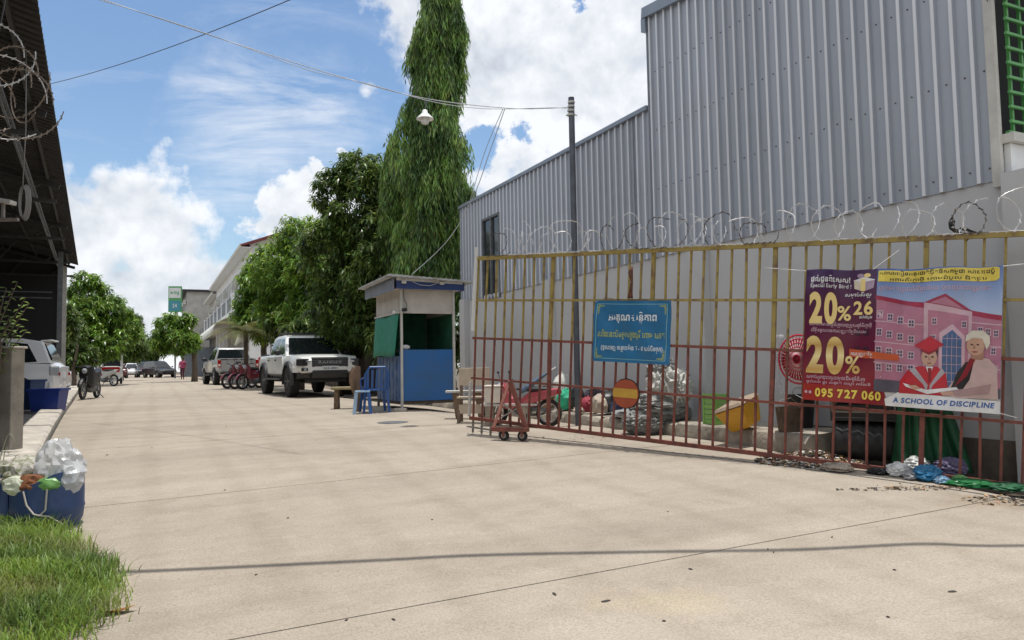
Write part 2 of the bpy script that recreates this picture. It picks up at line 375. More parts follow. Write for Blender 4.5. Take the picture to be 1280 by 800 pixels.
# ================================================================ THE SETTING
def concrete_mat(name, c1, c2, dark, streakrot, fine=0.22):
    m = bpy.data.materials.new(name); m.use_nodes = True; t = m.node_tree; nd = t.nodes; b = nd['Principled BSDF']; L = t.links
    b.inputs['Roughness'].default_value = 0.88; b.inputs['Specular IOR Level'].default_value = 0.25
    g = nd.new('ShaderNodeNewGeometry'); P = g.outputs['Position']
    def nz(scale, det, rough, rot=0, sc=(1, 1, 1), dist=0):
        mp = nd.new('ShaderNodeMapping'); mp.vector_type = 'TEXTURE' if rot else 'POINT'
        mp.inputs['Rotation'].default_value = (0, 0, rot); mp.inputs['Scale'].default_value = sc; L.new(P, mp.inputs[0])
        n = nd.new('ShaderNodeTexNoise'); n.inputs['Scale'].default_value = scale; n.inputs['Detail'].default_value = det; n.inputs['Roughness'].default_value = rough; n.inputs['Distortion'].default_value = dist
        L.new(mp.outputs[0], n.inputs['Vector']); return n.outputs['Fac']
    def ramp(f, a, bb, ca, cb):
        r = nd.new('ShaderNodeValToRGB'); r.color_ramp.elements[0].position = a; r.color_ramp.elements[1].position = bb
        r.color_ramp.elements[0].color = (*ca, 1); r.color_ramp.elements[1].color = (*cb, 1); L.new(f, r.inputs[0]); return r.outputs[0]
    def mul(a, bb, f=1.0, bt='MULTIPLY'):
        x = nd.new('ShaderNodeMix'); x.data_type = 'RGBA'; x.blend_type = bt; x.inputs[0].default_value = f
        L.new(a, x.inputs[6]); L.new(bb, x.inputs[7]); return x.outputs[2]
    base = ramp(nz(0.45, 6, 0.6), 0.3, 0.7, c1, c2)
    st = ramp(nz(1.1, 8, 0.7, streakrot, (1, 7, 1), 0.4), 0.35, 0.62, (0.80, 0.79, 0.78), (1.06, 1.05, 1.04))   # tyre-worn streaks along the road
    c = mul(base, st, 0.75)
    sp = ramp(nz(3.2, 8, 0.72, 0, (1, 1, 1), 0.3), 0.30, 0.52, dark, (1, 1, 1)); c = mul(c, sp, 0.45)
    sp2 = ramp(nz(85, 3, 0.7), 0.36, 0.62, (0.74, 0.72, 0.70), (1.12, 1.12, 1.12)); c = mul(c, sp2, 0.8)
    pit = ramp(nz(23, 4, 0.6), 0.24, 0.31, (0.42, 0.38, 0.34), (1, 1, 1)); c = mul(c, pit, 0.6)
    crk = ramp(nz(0.55, 9, 0.75, streakrot, (1, 2.2, 1), 1.2), 0.36, 0.47, (0.80, 0.785, 0.77), (1, 1, 1)); c = mul(c, crk, 0.5)
    y = ramp(nz(0.8, 9, 0.75, streakrot, (1, 3, 1)), 0.63, 0.74, (1, 1, 1), (1.12, 1.08, 0.98)); c = mul(c, y, 0.9)
    tm = nd.new('ShaderNodeTexWave'); tm.inputs['Scale'].default_value = .42; tm.inputs['Distortion'].default_value = 2.2; tm.inputs['Detail'].default_value = 3; tm.inputs['Detail Scale'].default_value = .35
    mpw = nd.new('ShaderNodeMapping'); mpw.inputs['Rotation'].default_value = (0, 0, -streakrot+1.571); L.new(P, mpw.inputs[0]); L.new(mpw.outputs[0], tm.inputs['Vector'])
    c = mul(c, ramp(tm.outputs['Fac'], 0.0, 0.30, (0.90, 0.885, 0.87), (1, 1, 1)), 0.6)
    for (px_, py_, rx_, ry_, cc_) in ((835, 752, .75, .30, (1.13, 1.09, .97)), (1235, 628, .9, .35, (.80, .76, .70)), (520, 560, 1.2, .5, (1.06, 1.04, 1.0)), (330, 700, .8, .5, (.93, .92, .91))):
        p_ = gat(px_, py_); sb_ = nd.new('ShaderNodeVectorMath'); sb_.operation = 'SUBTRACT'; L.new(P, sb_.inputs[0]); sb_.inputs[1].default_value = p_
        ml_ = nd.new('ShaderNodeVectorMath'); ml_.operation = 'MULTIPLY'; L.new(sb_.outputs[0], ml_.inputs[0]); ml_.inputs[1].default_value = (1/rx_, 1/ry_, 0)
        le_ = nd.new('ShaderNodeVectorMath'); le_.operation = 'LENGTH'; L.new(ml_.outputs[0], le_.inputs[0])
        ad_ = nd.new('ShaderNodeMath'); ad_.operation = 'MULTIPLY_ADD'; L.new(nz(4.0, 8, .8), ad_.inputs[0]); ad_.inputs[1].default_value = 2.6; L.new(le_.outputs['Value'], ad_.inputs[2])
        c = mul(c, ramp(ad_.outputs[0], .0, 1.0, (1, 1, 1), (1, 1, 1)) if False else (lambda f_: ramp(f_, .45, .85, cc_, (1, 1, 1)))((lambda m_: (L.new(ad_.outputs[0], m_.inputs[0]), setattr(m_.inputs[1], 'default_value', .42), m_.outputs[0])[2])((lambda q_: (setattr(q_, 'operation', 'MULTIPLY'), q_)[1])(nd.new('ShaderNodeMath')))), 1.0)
    L.new(c, b.inputs['Base Color'])
    bm_ = nd.new('ShaderNodeBump'); bm_.inputs['Strength'].default_value = fine; bm_.inputs['Distance'].default_value = 0.01; L.new(nz(120, 4, 0.6), bm_.inputs['Height'])
    bm2 = nd.new('ShaderNodeBump'); bm2.inputs['Strength'].default_value = 0.25; bm2.inputs['Distance'].default_value = 0.02; L.new(nz(6, 5, 0.6, streakrot, (1, 4, 1)), bm2.inputs['Height']); L.new(bm_.outputs[0], bm2.inputs['Normal'])
    L.new(bm2.outputs[0], b.inputs['Normal']); MATS[name] = m; return m
M_ROAD = concrete_mat('road_concrete', (0.380, 0.334, 0.277), (0.428, 0.380, 0.318), (0.72, 0.70, 0.67), ASZ)
M_SOIL = mat('soil', (0.13, 0.105, 0.08), 0.95, var=0.4, vscale=2, bump=0.5)
M_FLOOR = mat('shed_floor', (0.20, 0.185, 0.17), 0.9, var=0.25, vscale=1.5, bump=0.3)
def sheet(name, fx, us, vs, m, dz=0.0, parent=None, kind=None, skirt=0.0):
    nu, nv = len(us), len(vs); V = []
    for u in us:
        for v in vs:
            x, y = fx(u, v); V.append((x, y, G(x, y)+dz))
    F = [(i*nv+j, (i+1)*nv+j, (i+1)*nv+j+1, i*nv+j+1) for i in range(nu-1) for j in range(nv-1)]
    if skirt:
        loop = [i*nv for i in range(nu)] + [(nu-1)*nv+j for j in range(1, nv)] + [i*nv+nv-1 for i in range(nu-2, -1, -1)] + [j for j in range(nv-2, 0, -1)]
        o = len(V); V += [(V[i][0], V[i][1], V[i][2]-skirt) for i in loop]; n = len(loop)
        F += [(loop[k], o+k, o+(k+1) % n, loop[(k+1) % n]) for k in range(n)]
    mb = MB(); mb.v = V; mb.f = F; mb.mi = [0]*len(F)
    return mb.build(name, m, parent, kind=kind, smooth=False)
# the ground: one sheet to the horizon
us = [-900,-300,-120,-60,-40,-25,-15,-8,-4,-2,0,2,4,6,8,12,18,25,40,60,120,300,900]
vs = [-400,-100,-40,-20,-10,-5,-2,0,1,2,3,4,5,6,7,8,9,10,11,12,14,16,18,20,24,28,34,40,50,60,80,100,130,200,400,1200]
gnd = sheet('ground', lambda u, v: (u, v), us, vs, M_SOIL, dz=-0.09, kind='structure')
# road: concrete slabs with open joints across the street
road = struct('road', label='pale concrete road with open cross joints')
def cl(t): return -1.17 - (t-10.2)*0.0602 + 0.02
JT = 0.006
tb = [3.78 + 3.52*k for k in range(-4, 27)]
for i in range(len(tb)-1):
    a, b = tb[i]+JT, tb[i+1]-JT
    tt = np.linspace(a, b, 8)
    w = np.linspace(0, 1, 16 if i < 12 else 8)
    def fx(u, v):
        c0 = cl(v) if v > 1 else cl(1) - 5.5*(1-v)/10; c = c0 + (6.32-c0)*u if v > 2 else c0 + (9.5-c0)*u
        p = ST(c, v); return p.x, p.y
    o = sheet('concrete_slab', fx, w, tt, M_ROAD, parent=road, skirt=0.07)
far = sheet('far_road', lambda u, v: (lambda p: (p.x, p.y))(ST(cl(v) + (6.3-cl(v))*u, v)), [0, .5, 1], [tb[-1]+JT, 120, 160], M_ROAD, kind='structure', dz=-0.004)
# verge right of the slabs, beside the houses
M_DUST = mat('dusty_verge', (0.27, 0.225, 0.18), 0.95, var=0.35, vscale=1.6, bump=0.4, bscale=12)
sheet('verge', lambda u, v: (lambda p: (p.x, p.y))(ST(6.3 + 3.5*u, v)), [0, .3, 1], list(range(18, 118, 4)), M_DUST, kind='structure', dz=-0.02)
# shed floor / pavement left of the kerb
sheet('pavement', lambda u, v: (lambda p: (p.x, p.y))(S2(-0.95 - 9*u, v)), list(np.linspace(0, 1, 8)), list(range(7, 60, 2)), M_FLOOR, kind='structure', dz=0.03)
# kerb stones on the left
M_KERB = mat('kerb_concrete', (0.50, 0.46, 0.40), 0.9, var=0.3, vscale=5, bump=0.4, bscale=30)
kerb = struct('left_kerb', label='pale concrete kerb strip along the shed side of the road')
for k in range(26):
    t0 = 4.6 + k*1.5; p = S2(-0.75, t0+0.75); z = G(p.x, p.y)
    pa = S2(-0.75, t0+0.02); pb = S2(-0.75, t0+1.48)
    mb = MB(); za, zb = G(pa.x, pa.y), G(pb.x, pb.y)
    w = 0.19; nn = Vector((n2_[0], n2_[1], 0))
    ring = lambda q, zz: [q - nn*w + Vector((0,0,zz-0.1)), q + nn*w + Vector((0,0,zz-0.1)), q + nn*w + Vector((0,0,zz+0.07)), q + nn*(w-0.03) + Vector((0,0,zz+0.10)), q - nn*w + Vector((0,0,zz+0.11))]
    mb.loft([ring(pa, za+random.uniform(-.008,.008)), ring(pb, zb+random.uniform(-.008,.008))]); mb.build('kerb_stone', M_KERB, kerb)
# ---------------------------------------------------------------- warehouse on the right
WA = 7.2
def W(a, t, zr): return ST(a, t, zr + CZ)       # zr above the camera height
M_PLAS = mat('grey_plaster', (0.56, 0.565, 0.58), 0.9, col2=(.49, .49, .49), vscale=1.1, fac=(.25, .75), bump=.25, bscale=18, spec=.2, stretch=(1, 1, .45))
M_RIBL = mat('skylit_rib_metal', (0.66, 0.68, 0.72), 0.35, metal=0.0, var=0.06, vscale=1)  # rib faces paler than the sheet: sky light on them put into the colour
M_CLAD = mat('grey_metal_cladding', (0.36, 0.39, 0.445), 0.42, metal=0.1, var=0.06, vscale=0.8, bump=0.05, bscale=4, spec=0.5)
M_RIB = M_CLAD
for _m in (M_CLAD, M_RIBL):
    _t = _m.node_tree; _b = _t.nodes['Principled BSDF']; _s = _b.inputs['Base Color'].links[0].from_socket; _o = _t.nodes.new('ShaderNodeObjectInfo'); _r = _t.nodes.new('ShaderNodeMapRange'); _r.inputs['To Min'].default_value = .93; _r.inputs['To Max'].default_value = 1.07; _h = _t.nodes.new('ShaderNodeHueSaturation')
    _t.links.new(_o.outputs['Random'], _r.inputs['Value']); _t.links.new(_r.outputs[0], _h.inputs['Value']); _t.links.new(_s, _h.inputs['Color']); _t.links.new(_h.outputs[0], _b.inputs['Base Color'])
M_FLASH = mat('blue_grey_flashing', (0.25, 0.29, 0.35), 0.45, metal=0.2, var=0.1)
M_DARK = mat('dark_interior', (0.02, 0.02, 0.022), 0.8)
M_DGLASS = mat('dark_window_glass', (0.02, 0.025, 0.03), 0.08, spec=0.6)
M_STEEL = mat('weathered_steel', (0.17, 0.18, 0.19), 0.55, metal=0.4, var=0.3, vscale=9)
M_WHITE = mat('white_paint', (0.72, 0.73, 0.72), 0.5, var=0.08, vscale=3)
M_OFFW = mat('aged_white_paint', (0.55, 0.54, 0.50), 0.7, var=0.2, vscale=3)
M_STAIN = mat('stained_plaster', (0.14, 0.115, 0.09), 0.95, var=0.4, vscale=4, bump=0.5)
wh = thing('warehouse', 'large grey warehouse with ribbed metal cladding over a plain plaster wall behind the gate', 'warehouse', W(WA, 10, -1.0), ASZ)
# local frame of the warehouse: x = along the street, y = away from the road is -y
def wl(a, t, zr): return (t-10.0, -(a-WA), zr+1.0)
HB = 1.70
mb = MB()
def wbox(mb, a0, a1, t0, t1, z0, z1):
    p = wl((a0+a1)/2, (t0+t1)/2, (z0+z1)/2); mb.box(p, (abs(t1-t0), abs(a1-a0), z1-z0)); return mb
wbox(mb, WA, WA+0.25, -6, 17.8, -1.4, HB); mb.build('plaster_wall', M_PLAS, wh)
mb = MB(); wbox(mb, WA+0.25, WA+12, 17.55, 17.8, -1.4, 4.0); mb.build('end_wall', M_CLAD, wh)
for tp in (17.55, 13.07, 8.5, 4.0):
    mb = MB(); wbox(mb, WA-0.13, WA-0.002, tp-0.16, tp+0.16, -1.4, HB-0.0); mb.build('pilaster', M_PLAS, wh)
mb = MB(); wbox(mb, WA-0.02, WA-0.001, 3.0, 7.0, -1.3, -0.78); mb.build('stained_plinth', M_STAIN, wh)
def top(t): return 4.11 if t > 9.62 else 5.66-0.13*(9.62-t)
# ribbed sheets
def cladding(t0, t1, zb0, ztop, hole=None):
    """one sheet with trapezoid ribs every 0.19 m, standing 3 cm proud"""
    mb = MB(); xs = []; t = t0
    prof = []
    while t < t1-1e-6:
        prof += [(t, 0.0), (t+0.120, 0.0), (t+0.132, 0.034), (t+0.168, 0.036), (t+0.182, 0.004)]; t += 0.19
    prof = [(min(a, t1), b) for a, b in prof] + [(t1, 0.0)]
    def seg(pr, z0, z1f):
        vs = []; fs = []
        for (a, d) in pr:
            vs.append(wl(WA-0.012-d, a, z0)); vs.append(wl(WA-0.012-d, a, z1f(a)))
        for i in range(len(pr)-1): fs.append((2*i, 2*i+2, 2*i+3, 2*i+1))
        n0 = len(mb.f); mb.add(vs, fs)
        for i in range(len(pr)-1):
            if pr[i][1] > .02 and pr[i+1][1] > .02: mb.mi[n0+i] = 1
    if hole:
        h0, h1, hz0, hz1 = hole
        pin = [(a, d) for a, d in prof if h0 <= a <= h1]; pl = [(a, d) for a, d in prof if a <= h0]; pr = [(a, d) for a, d in prof if a >= h1]
        if pin:
            p2 = ([(h0, 0)] if not pl or True else []) + pin + [(h1, 0)]
            p2 = [(max(h0, min(h1, a)), d) for a, d in p2]
            seg(p2, zb0, lambda a: hz0); seg(p2, hz1, ztop)
        if len(pl) >= 1: seg(pl + [(min(h0, t1), 0)], zb0, ztop)
        if len(pr) >= 1: seg([(max(h1, t0), 0)] + pr, zb0, ztop)
    else: seg(prof, zb0, ztop)
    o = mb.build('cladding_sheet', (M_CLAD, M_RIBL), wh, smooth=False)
    so_ = o.modifiers.new('s', 'SOLIDIFY'); so_.thickness = 0.002
    return o
WIN = (15.44, 16.45, 1.58, 3.55)
tt_ = [4.45 + 0.95*k for k in range(6)] + [9.96]
tt_ = [4.26, 5.21, 6.16, 7.11, 8.06, 9.01, 9.62]
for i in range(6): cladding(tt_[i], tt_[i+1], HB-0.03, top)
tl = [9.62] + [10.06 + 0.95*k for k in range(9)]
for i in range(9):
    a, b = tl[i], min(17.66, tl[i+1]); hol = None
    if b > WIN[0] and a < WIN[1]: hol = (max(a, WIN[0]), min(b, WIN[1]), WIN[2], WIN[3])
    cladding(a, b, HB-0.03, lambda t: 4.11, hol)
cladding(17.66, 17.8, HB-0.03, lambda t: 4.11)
# flashings
def wbar(name, a, t0, z0, t1, z1, w, h, m=None):
    mb = MB(); mb.bar(wl(a, t0, z0), wl(a, t1, z1), w, h); return mb.build(name, m or M_FLASH, wh)
wbar('roof_flashing', WA-0.03, 9.64, 4.12, 17.85, 4.12, 0.10, 0.07)
wbar('roof_flashing', WA-0.04, 4.2, 5.68-0.13*5.3, 9.66, 5.68, 0.12, 0.17)
wbar('corner_flashing', WA-0.035, 9.645, 5.38, 9.645, 5.60, 0.11, 0.10)
wbar('corner_flashing', WA-0.03, 4.235, HB-0.1, 4.235, 4.9, 0.085, 0.05, M_OFFW)
mb = MB()
for (t0, t1, z) in ((4.3, 9.60, 4.93), (9.66, 17.8, 4.04)):
    wbox(mb, WA+0.06, WA+12, t0, t1, z-0.02, z+0.02)
wbox(mb, WA+0.06, WA+12, 9.61, 9.65, 4.06, 5.45)
mb.build('roof', M_CLAD, wh)
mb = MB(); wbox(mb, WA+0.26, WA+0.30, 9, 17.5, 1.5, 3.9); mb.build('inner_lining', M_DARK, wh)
mb = MB(); tq = 4.26+.06
while tq < 17.8:
    for zq in (1.80, 2.75, 3.70, 4.65):
        if zq < top(tq)-.1 and not (WIN[0]-.1 < tq < WIN[1]+.1 and zq > 1.6 and zq < 3.6): wbox(mb, WA-.022, WA-.012, tq-.006, tq+.006, zq-.006, zq+.006)
    tq += .19*(1 if tq < 9.9 else 1)
mb.build('screws', mat('rusty_screw', (.10, .075, .06), .7), wh)['kind'] = 'stuff'
for t_s, zt_s, ln_s in ((5.4, 1.63, .5), (8.66, 1.63, .9), (11.2, 1.63, .35), (6.6, 1.63, .3), (14.0, 1.63, .6)):
    pass
# window in the cladding
win = MB()
t0, t1, z0, z1 = WIN
for (aa, bb) in (((t0, t0+.05), (z0, z1)), ((t1-.05, t1), (z0, z1)), ((t0+.05, t1-.05), (z1-.05, z1)), ((t0+.05, t1-.05), (z0, z0+.05)), ((t0+.47, t0+.52), (z0+.05, z1-.05))):
    wbox(win, WA-0.03, WA+0.05, aa[0], aa[1], bb[0], bb[1])
wo = win.build('window', M_STEEL, wh); mb = MB(); wbox(mb, WA+0.02, WA+0.03, t0, t1, z0, z1); mb.build('pane', M_DGLASS, wo)
# near end of the clad building: it turns away from the road, with a white panel, sill and green grille
TE = 4.20
def ebox(mb, a0, a1, t0, t1, z0, z1): return wbox(mb, a0, a1, t0, t1, z0, z1)
mb = MB(); ebox(mb, WA+0.02, WA+6, TE-.06, TE, HB+0.001, 2.00); mb.build('white_panel', M_WHITE, wh)
mb = MB(); ebox(mb, WA-0.02, WA+6, TE-.12, TE, 2.005, 2.09); mb.build('window_sill', M_OFFW, wh)
M_GREEN = mat('green_enamel', (0.09, 0.33, 0.09), 0.45, var=0.15, vscale=6)
gr = MB(); ebox(gr, WA+0.04, WA+6, TE-.05, TE-.01, 2.10, 2.13); gro = gr.build('window_grille', M_GREEN, wh)
for k in range(21):
    mb = MB(); z = 2.20 + k*0.142; ebox(mb, WA+0.04, WA+6, TE-.075, TE-.052, z, z+0.026); mb.build('grille_bar', M_GREEN, gro)
for k in range(28):
    mb = MB(); a = WA+.12+.20*k; ebox(mb, a-.012, a+.012, TE-.048, TE-.02, 2.132, 5.2); mb.build('grille_bar', M_GREEN, gro)
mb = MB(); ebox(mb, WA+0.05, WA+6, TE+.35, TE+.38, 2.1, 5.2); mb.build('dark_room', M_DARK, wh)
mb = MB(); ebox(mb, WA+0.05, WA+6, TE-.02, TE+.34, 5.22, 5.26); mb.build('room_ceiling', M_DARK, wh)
mb = MB(); mb.bar(wl(WA-0.05, 4.24, 3.40), wl(WA+0.55, 3.75, 3.62), 0.035, 0.035); mb.build('stay_bar', M_STEEL, wh)
mb = MB(); wbox(mb, WA-.01, WA+.26, -6, TE-.13, HB+.002, HB+.03); mb.build('wall_coping', M_PLAS, wh)
# ---------------------------------------------------------------- ledge in front of the wall
M_LEDGE = mat('rough_ledge_concrete', (0.36, 0.32, 0.265), 0.95, var=0.45, vscale=3.5, bump=0.9, bscale=9, bdist=0.03)
led = thing('concrete_ledge', 'low rough concrete ledge running along the foot of the grey wall behind the gate', 'ledge', ST(6.75, 10, CZ-1.0), ASZ)
t = 5.9; k = 0
while t < 17.6:
    L = random.uniform(0.85, 1.5); h = random.uniform(0.17, 0.215); j = random.uniform(-0.03, 0.03)
    mb = MB(); y0 = 0.43+j; n = 7; rings = []
    for q in range(n):
        x = t-10 + L*q/(n-1)*0.985; w1 = random.uniform(-.02, .02); w2 = random.uniform(-.02, .015)
        rings.append([(x, -0.44, -0.12), (x, y0+w1, -0.12), (x, y0+w1*0.5+0.01, h*0.5), (x, y0-0.02+w2, h-0.02+w2*.6), (x, y0-0.07+w2, h+w2*.6), (x, 0.0, h+random.uniform(-.01, .01)), (x, -0.44, h)])
    mb.loft(rings); mb.build('ledge_block', M_LEDGE, led, smooth=30); t += L; k += 1
# ---------------------------------------------------------------- steel pole and wires
M_POLE = mat('pole_steel', (0.11, 0.12, 0.14), 0.6, metal=0.3, var=0.25, vscale=8)
M_WIRE = mat('black_cable', (0.03, 0.03, 0.035), 0.5)
M_WIREW = mat('pale_cable', (0.45, 0.47, 0.5), 0.5)
pb = ST(6.05, 0); ptop = at(714, 122, 12.0); pbot = at(722.5, 512, 12.0)
pole = thing('steel_pole', 'slim dark steel pole rising behind the gate above the warehouse roof line', 'pole', (pbot.x, pbot.y, G(pbot.x, pbot.y)))
off = Vector(pole.location)
mb = MB(); mb.tube([Vector((0, 0, -0.1)), ptop-off], 0.05, 12); mb.build('shaft', M_POLE, pole, smooth=40)
mb = MB()
for k in range(4): mb.lathe([(0.035, -.02), (0.06, -.015), (0.06, .015), (0.035, .02)], tuple(ptop-off-Vector((0.005*k, 0, 0.08+0.07*k))), 10)
mb.tube([ptop-off-Vector((.09, 0, .3)), ptop-off-Vector((0, .0, .27)), ptop-off-Vector((-.09, 0, .3))], .012, 5)
mb.build('insulator_rack', M_OFFW, pole, smooth=40)
def catenary(a, b, sag, n=24):
    a = Vector(a); b = Vector(b); return [a.lerp(b, i/n) - Vector((0, 0, sag*4*(i/n)*(1-i/n))) for i in range(n+1)]
def wire(label, pts, r, m, name='overhead_wire', cat='wire', grp=None):
    mb = MB(); mb.tube(pts, r, 6); o = mb.build(name, m, None, smooth=True); tag(o, label, cat, grp); return o
L_ = at(531, 128, 11.6)
far_l = at(60, -18, 10.5)
pts = []
A = ptop - Vector((0, 0, 0.16))
P0 = [at(-60, -65, 10.0), at(130, 0, 10.6), at(330, 66, 11.1), at(430, 97, 11.4), at(531, 123, 11.6), at(640, 135.5, 11.9), A]
def smooth_pts(P, n=8):
    o = []
    for i in range(len(P)-1):
        p0 = P[max(i-1, 0)]; p1 = P[i]; p2 = P[i+1]; p3 = P[min(i+2, len(P)-1)]
        for k in range(n):
            t = k/n; o.append(0.5*((2*p1) + (p2-p0)*t + (2*p0-5*p1+4*p2-p3)*t*t + (3*p1-p0-3*p2+p3)*t**3))
    o.append(P[-1]); return o
wire('pale overhead wire carrying the white lamp, sagging from the steel pole towards the upper left', smooth_pts(P0), 0.0065, M_WIREW)
wire('second thin wire running just under the pale lamp wire', [p - Vector((0, 0.05, 0.035 + 0.03*math.sin(i*.4))) for i, p in enumerate(smooth_pts(P0))], 0.005, M_WIREW)
wire('thin dark wire crossing the sky from the shed roof up to the right', catenary(at(62, 105, 16), at(420, -25, 9), 0.12), 0.007, M_WIRE)
q = at(631, 136, 11.88)
wire('thin service wire dropping from the overhead wire down to the blue booth roof', smooth_pts([q, at(612, 190, 12.4), at(592, 245, 13.2), at(560, 300, 14.0), at(515, 343, 14.6)]), 0.007, M_WIREW)
wire('thin service wire dropping beside the first one onto the warehouse gutter', smooth_pts([q + Vector((-.03, 0, 0)), at(606, 190, 13.4), at(588, 250, 15.5)]), 0.006, M_WIREW)
wire('thin black wire hooked along the top of the warehouse cladding at the right', smooth_pts([W(WA-0.08, 4.2, 4.12), W(WA-0.1, 4.55, 4.15), W(WA-0.1, 4.9, 4.35), W(WA-0.1, 5.2, 4.75), W(WA-0.1, 5.35, 5.05)]), 0.006, M_WIRE)
# heavy cable above the foreground (its shadow crosses the road)
cab = []
for px, py in ((90, 718), (250, 711), (480, 700), (600, 694), (800, 690), (1000, 687), (1150, 680), (1280, 682)):
    g_ = gat(px, py); h = CZ + 3.85 - g_.z; p = g_ + SDIR*(h/SDIR.z); cab.append(p)
e0 = cab[0]; cab = [cab[0] + (cab[0]-cab[2])*0.5] + cab
e1 = cab[-1]; tw = (WA-0.02 - (0.9*e1.x+0.435*e1.y)); d = Vector((1, 0.05, 0)); cab.append(e1 + d*(tw/(0.9*d.x+0.435*d.y)))
qb_ = cab[-1]; mb = MB(); mb.tube([(0, 0, -.25), (0, 0, qb_.z-(HB+CZ)+.25)], .035, 8); cp_ = mb.build('bracket_post', M_POLE, None); cp_.location = (qb_.x+.06, qb_.y+.03, HB+CZ); tag(cp_, 'short steel post on top of the grey wall holding the thick cable bundle', 'post')
wire('thick overhead cable bundle across the road whose shadow falls on the foreground', smooth_pts(cab, 6), 0.034, M_WIRE, 'cable_bundle', 'cable')
# hanging lamp
lamp = thing('hanging_lamp', 'white enamel street lamp hanging from the overhead wire in front of the tall tree', 'lamp', at(531, 125, 11.6) + Vector((0, 0, 0)))
M_ENAM = mat('white_enamel', (0.8, 0.8, 0.78), 0.3)
mb = MB(); mb.lathe([(0.025, -0.16), (0.04, -0.17), (0.045, -0.21), (0.07, -0.235), (0.135, -0.30), (0.138, -0.31), (0.12, -0.305), (0.06, -0.25)], n=24); mb.build('lamp_shade', M_ENAM, lamp, smooth=50)
mb = MB(); mb.lathe([(0.06, -0.25), (0.066, -0.30), (0.064, -0.36), (0.05, -0.385), (0.02, -0.392)], n=20); mb.build('bulb', M_WHITE, lamp, smooth=50)
mb = MB(); mb.tube([(0, 0, 0), (.02, 0, -.08), (0, 0, -.17)], .009, 6); mb.tube([(0.09, 0, 0.09), (0.05, 0, 0.02), (0.01, 0, -.1)], .007, 5); mb.build('hook', M_STEEL, lamp)
# ---------------------------------------------------------------- open shed on the left
M_ROOFD = mat('dark_roof_metal', (0.042, 0.040, 0.038), 0.8, metal=0.0, var=0.5, vscale=3)  # very dark roof metal, mottled at random
M_PURL = mat('dark_purlin_steel', (0.05, 0.048, 0.045), 0.6, metal=0.2, var=0.3)
shed = thing('open_shed', 'long open sided shed with a dark corrugated roof overhanging the left kerb', 'shed', S2(0, 10, CZ-0.9), AS2)
# local: x = t-10, y = -c
def sl_(c, t, zr): return (t-10, -c, zr+0.9)
EH = 4.03; SLP = 0.26
def roofz(c): return EH + (-0.62-c)*SLP
T0, T1 = 1.0, 32.0
# corrugated roof in sheets (ribs run down the slope)
mb = MB(); t = T0; pitch = 0.18
k = 0
while t < T1-0.01:
    t1 = min(t+0.9, T1); m_ = MB(); vs = []; fs = []; x = t; i = 0
    while x < t1-1e-4:
        for dx, dz in ((0, 0), (0.075, 0.0), (0.10, 0.045), (0.135, 0.045), (0.16, 0.0)):
            xx = min(x+dx, t1)
            vs += [sl_(-0.60, xx, roofz(-0.60)+dz), sl_(-7.4, xx, roofz(-7.4)+dz)]
        x += pitch
    vs += [sl_(-0.60, t1, roofz(-0.60)), sl_(-7.4, t1, roofz(-7.4))]
    for i in range(len(vs)//2-1): fs.append((2*i, 2*i+2, 2*i+3, 2*i+1))
    m_.add(vs, fs); o = m_.build('roof_sheet', M_ROOFD, shed); so_ = o.modifiers.new('s', 'SOLIDIFY'); so_.thickness = 0.006; t = t1
for c in (-0.9, -1.9, -2.9, -3.9, -4.9, -5.9, -6.9):
    mb = MB(); mb.bar(sl_(c, T0, roofz(c)-.06), sl_(c, T1, roofz(c)-.06), .05, .10); mb.build('purlin', M_PURL, shed)
for t in (3, 8, 13, 18, 23, 28, 31.8):
    mb = MB(); mb.bar(sl_(-0.7, t, roofz(-0.7)-.16), sl_(-7.3, t, roofz(-7.3)-.16), .08, .10); mb.bar(sl_(-0.75, t, EH-.45), sl_(-7.3, t, EH-.45), .07, .07)
    for c in (-1.5, -2.7, -3.9, -5.1, -6.3): mb.bar(sl_(c, t, EH-.45), sl_(c+.5, t, roofz(c+.5)-.16), .04, .04)
    mb.build('truss', M_PURL, shed)
for t in (18, 23, 28, 31.8):
    for c in ((-1.02, -7.2) if t > 27 else (-7.2,)):
        mb = MB(); mb.bar(sl_(c, t, -1.0), sl_(c, t, roofz(c)-.2), .14, .14); mb.build('post', M_STEEL if t < 30 else M_OFFW, shed)
mb = MB(); mb.bar(sl_(-1.15, T0, EH-0.28), sl_(-1.15, T1, EH-0.28), .07, .05); mb.bar(sl_(-1.15, T0, EH-0.40), sl_(-1.15, T1, EH-0.40), .03, .03)
x = T0
while x < T1: mb.bar(sl_(-1.15, x, EH-.40), sl_(-1.15, x+.35, EH-.28), .015, .015); x += .7
mb.build('long_tie_truss', M_STEEL, shed)
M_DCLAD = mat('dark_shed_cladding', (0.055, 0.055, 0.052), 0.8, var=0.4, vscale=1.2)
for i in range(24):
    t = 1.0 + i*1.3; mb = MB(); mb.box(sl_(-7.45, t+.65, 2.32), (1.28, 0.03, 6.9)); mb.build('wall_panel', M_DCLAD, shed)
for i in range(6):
    c = -1.56 - i*1.1; mb = MB(); hh_ = roofz(c)-.45; mb.box(sl_(c, 32.0, (hh_-1.0)/2), (0.03, 1.08, hh_+1.0)); mb.build('end_panel', M_DCLAD, shed)
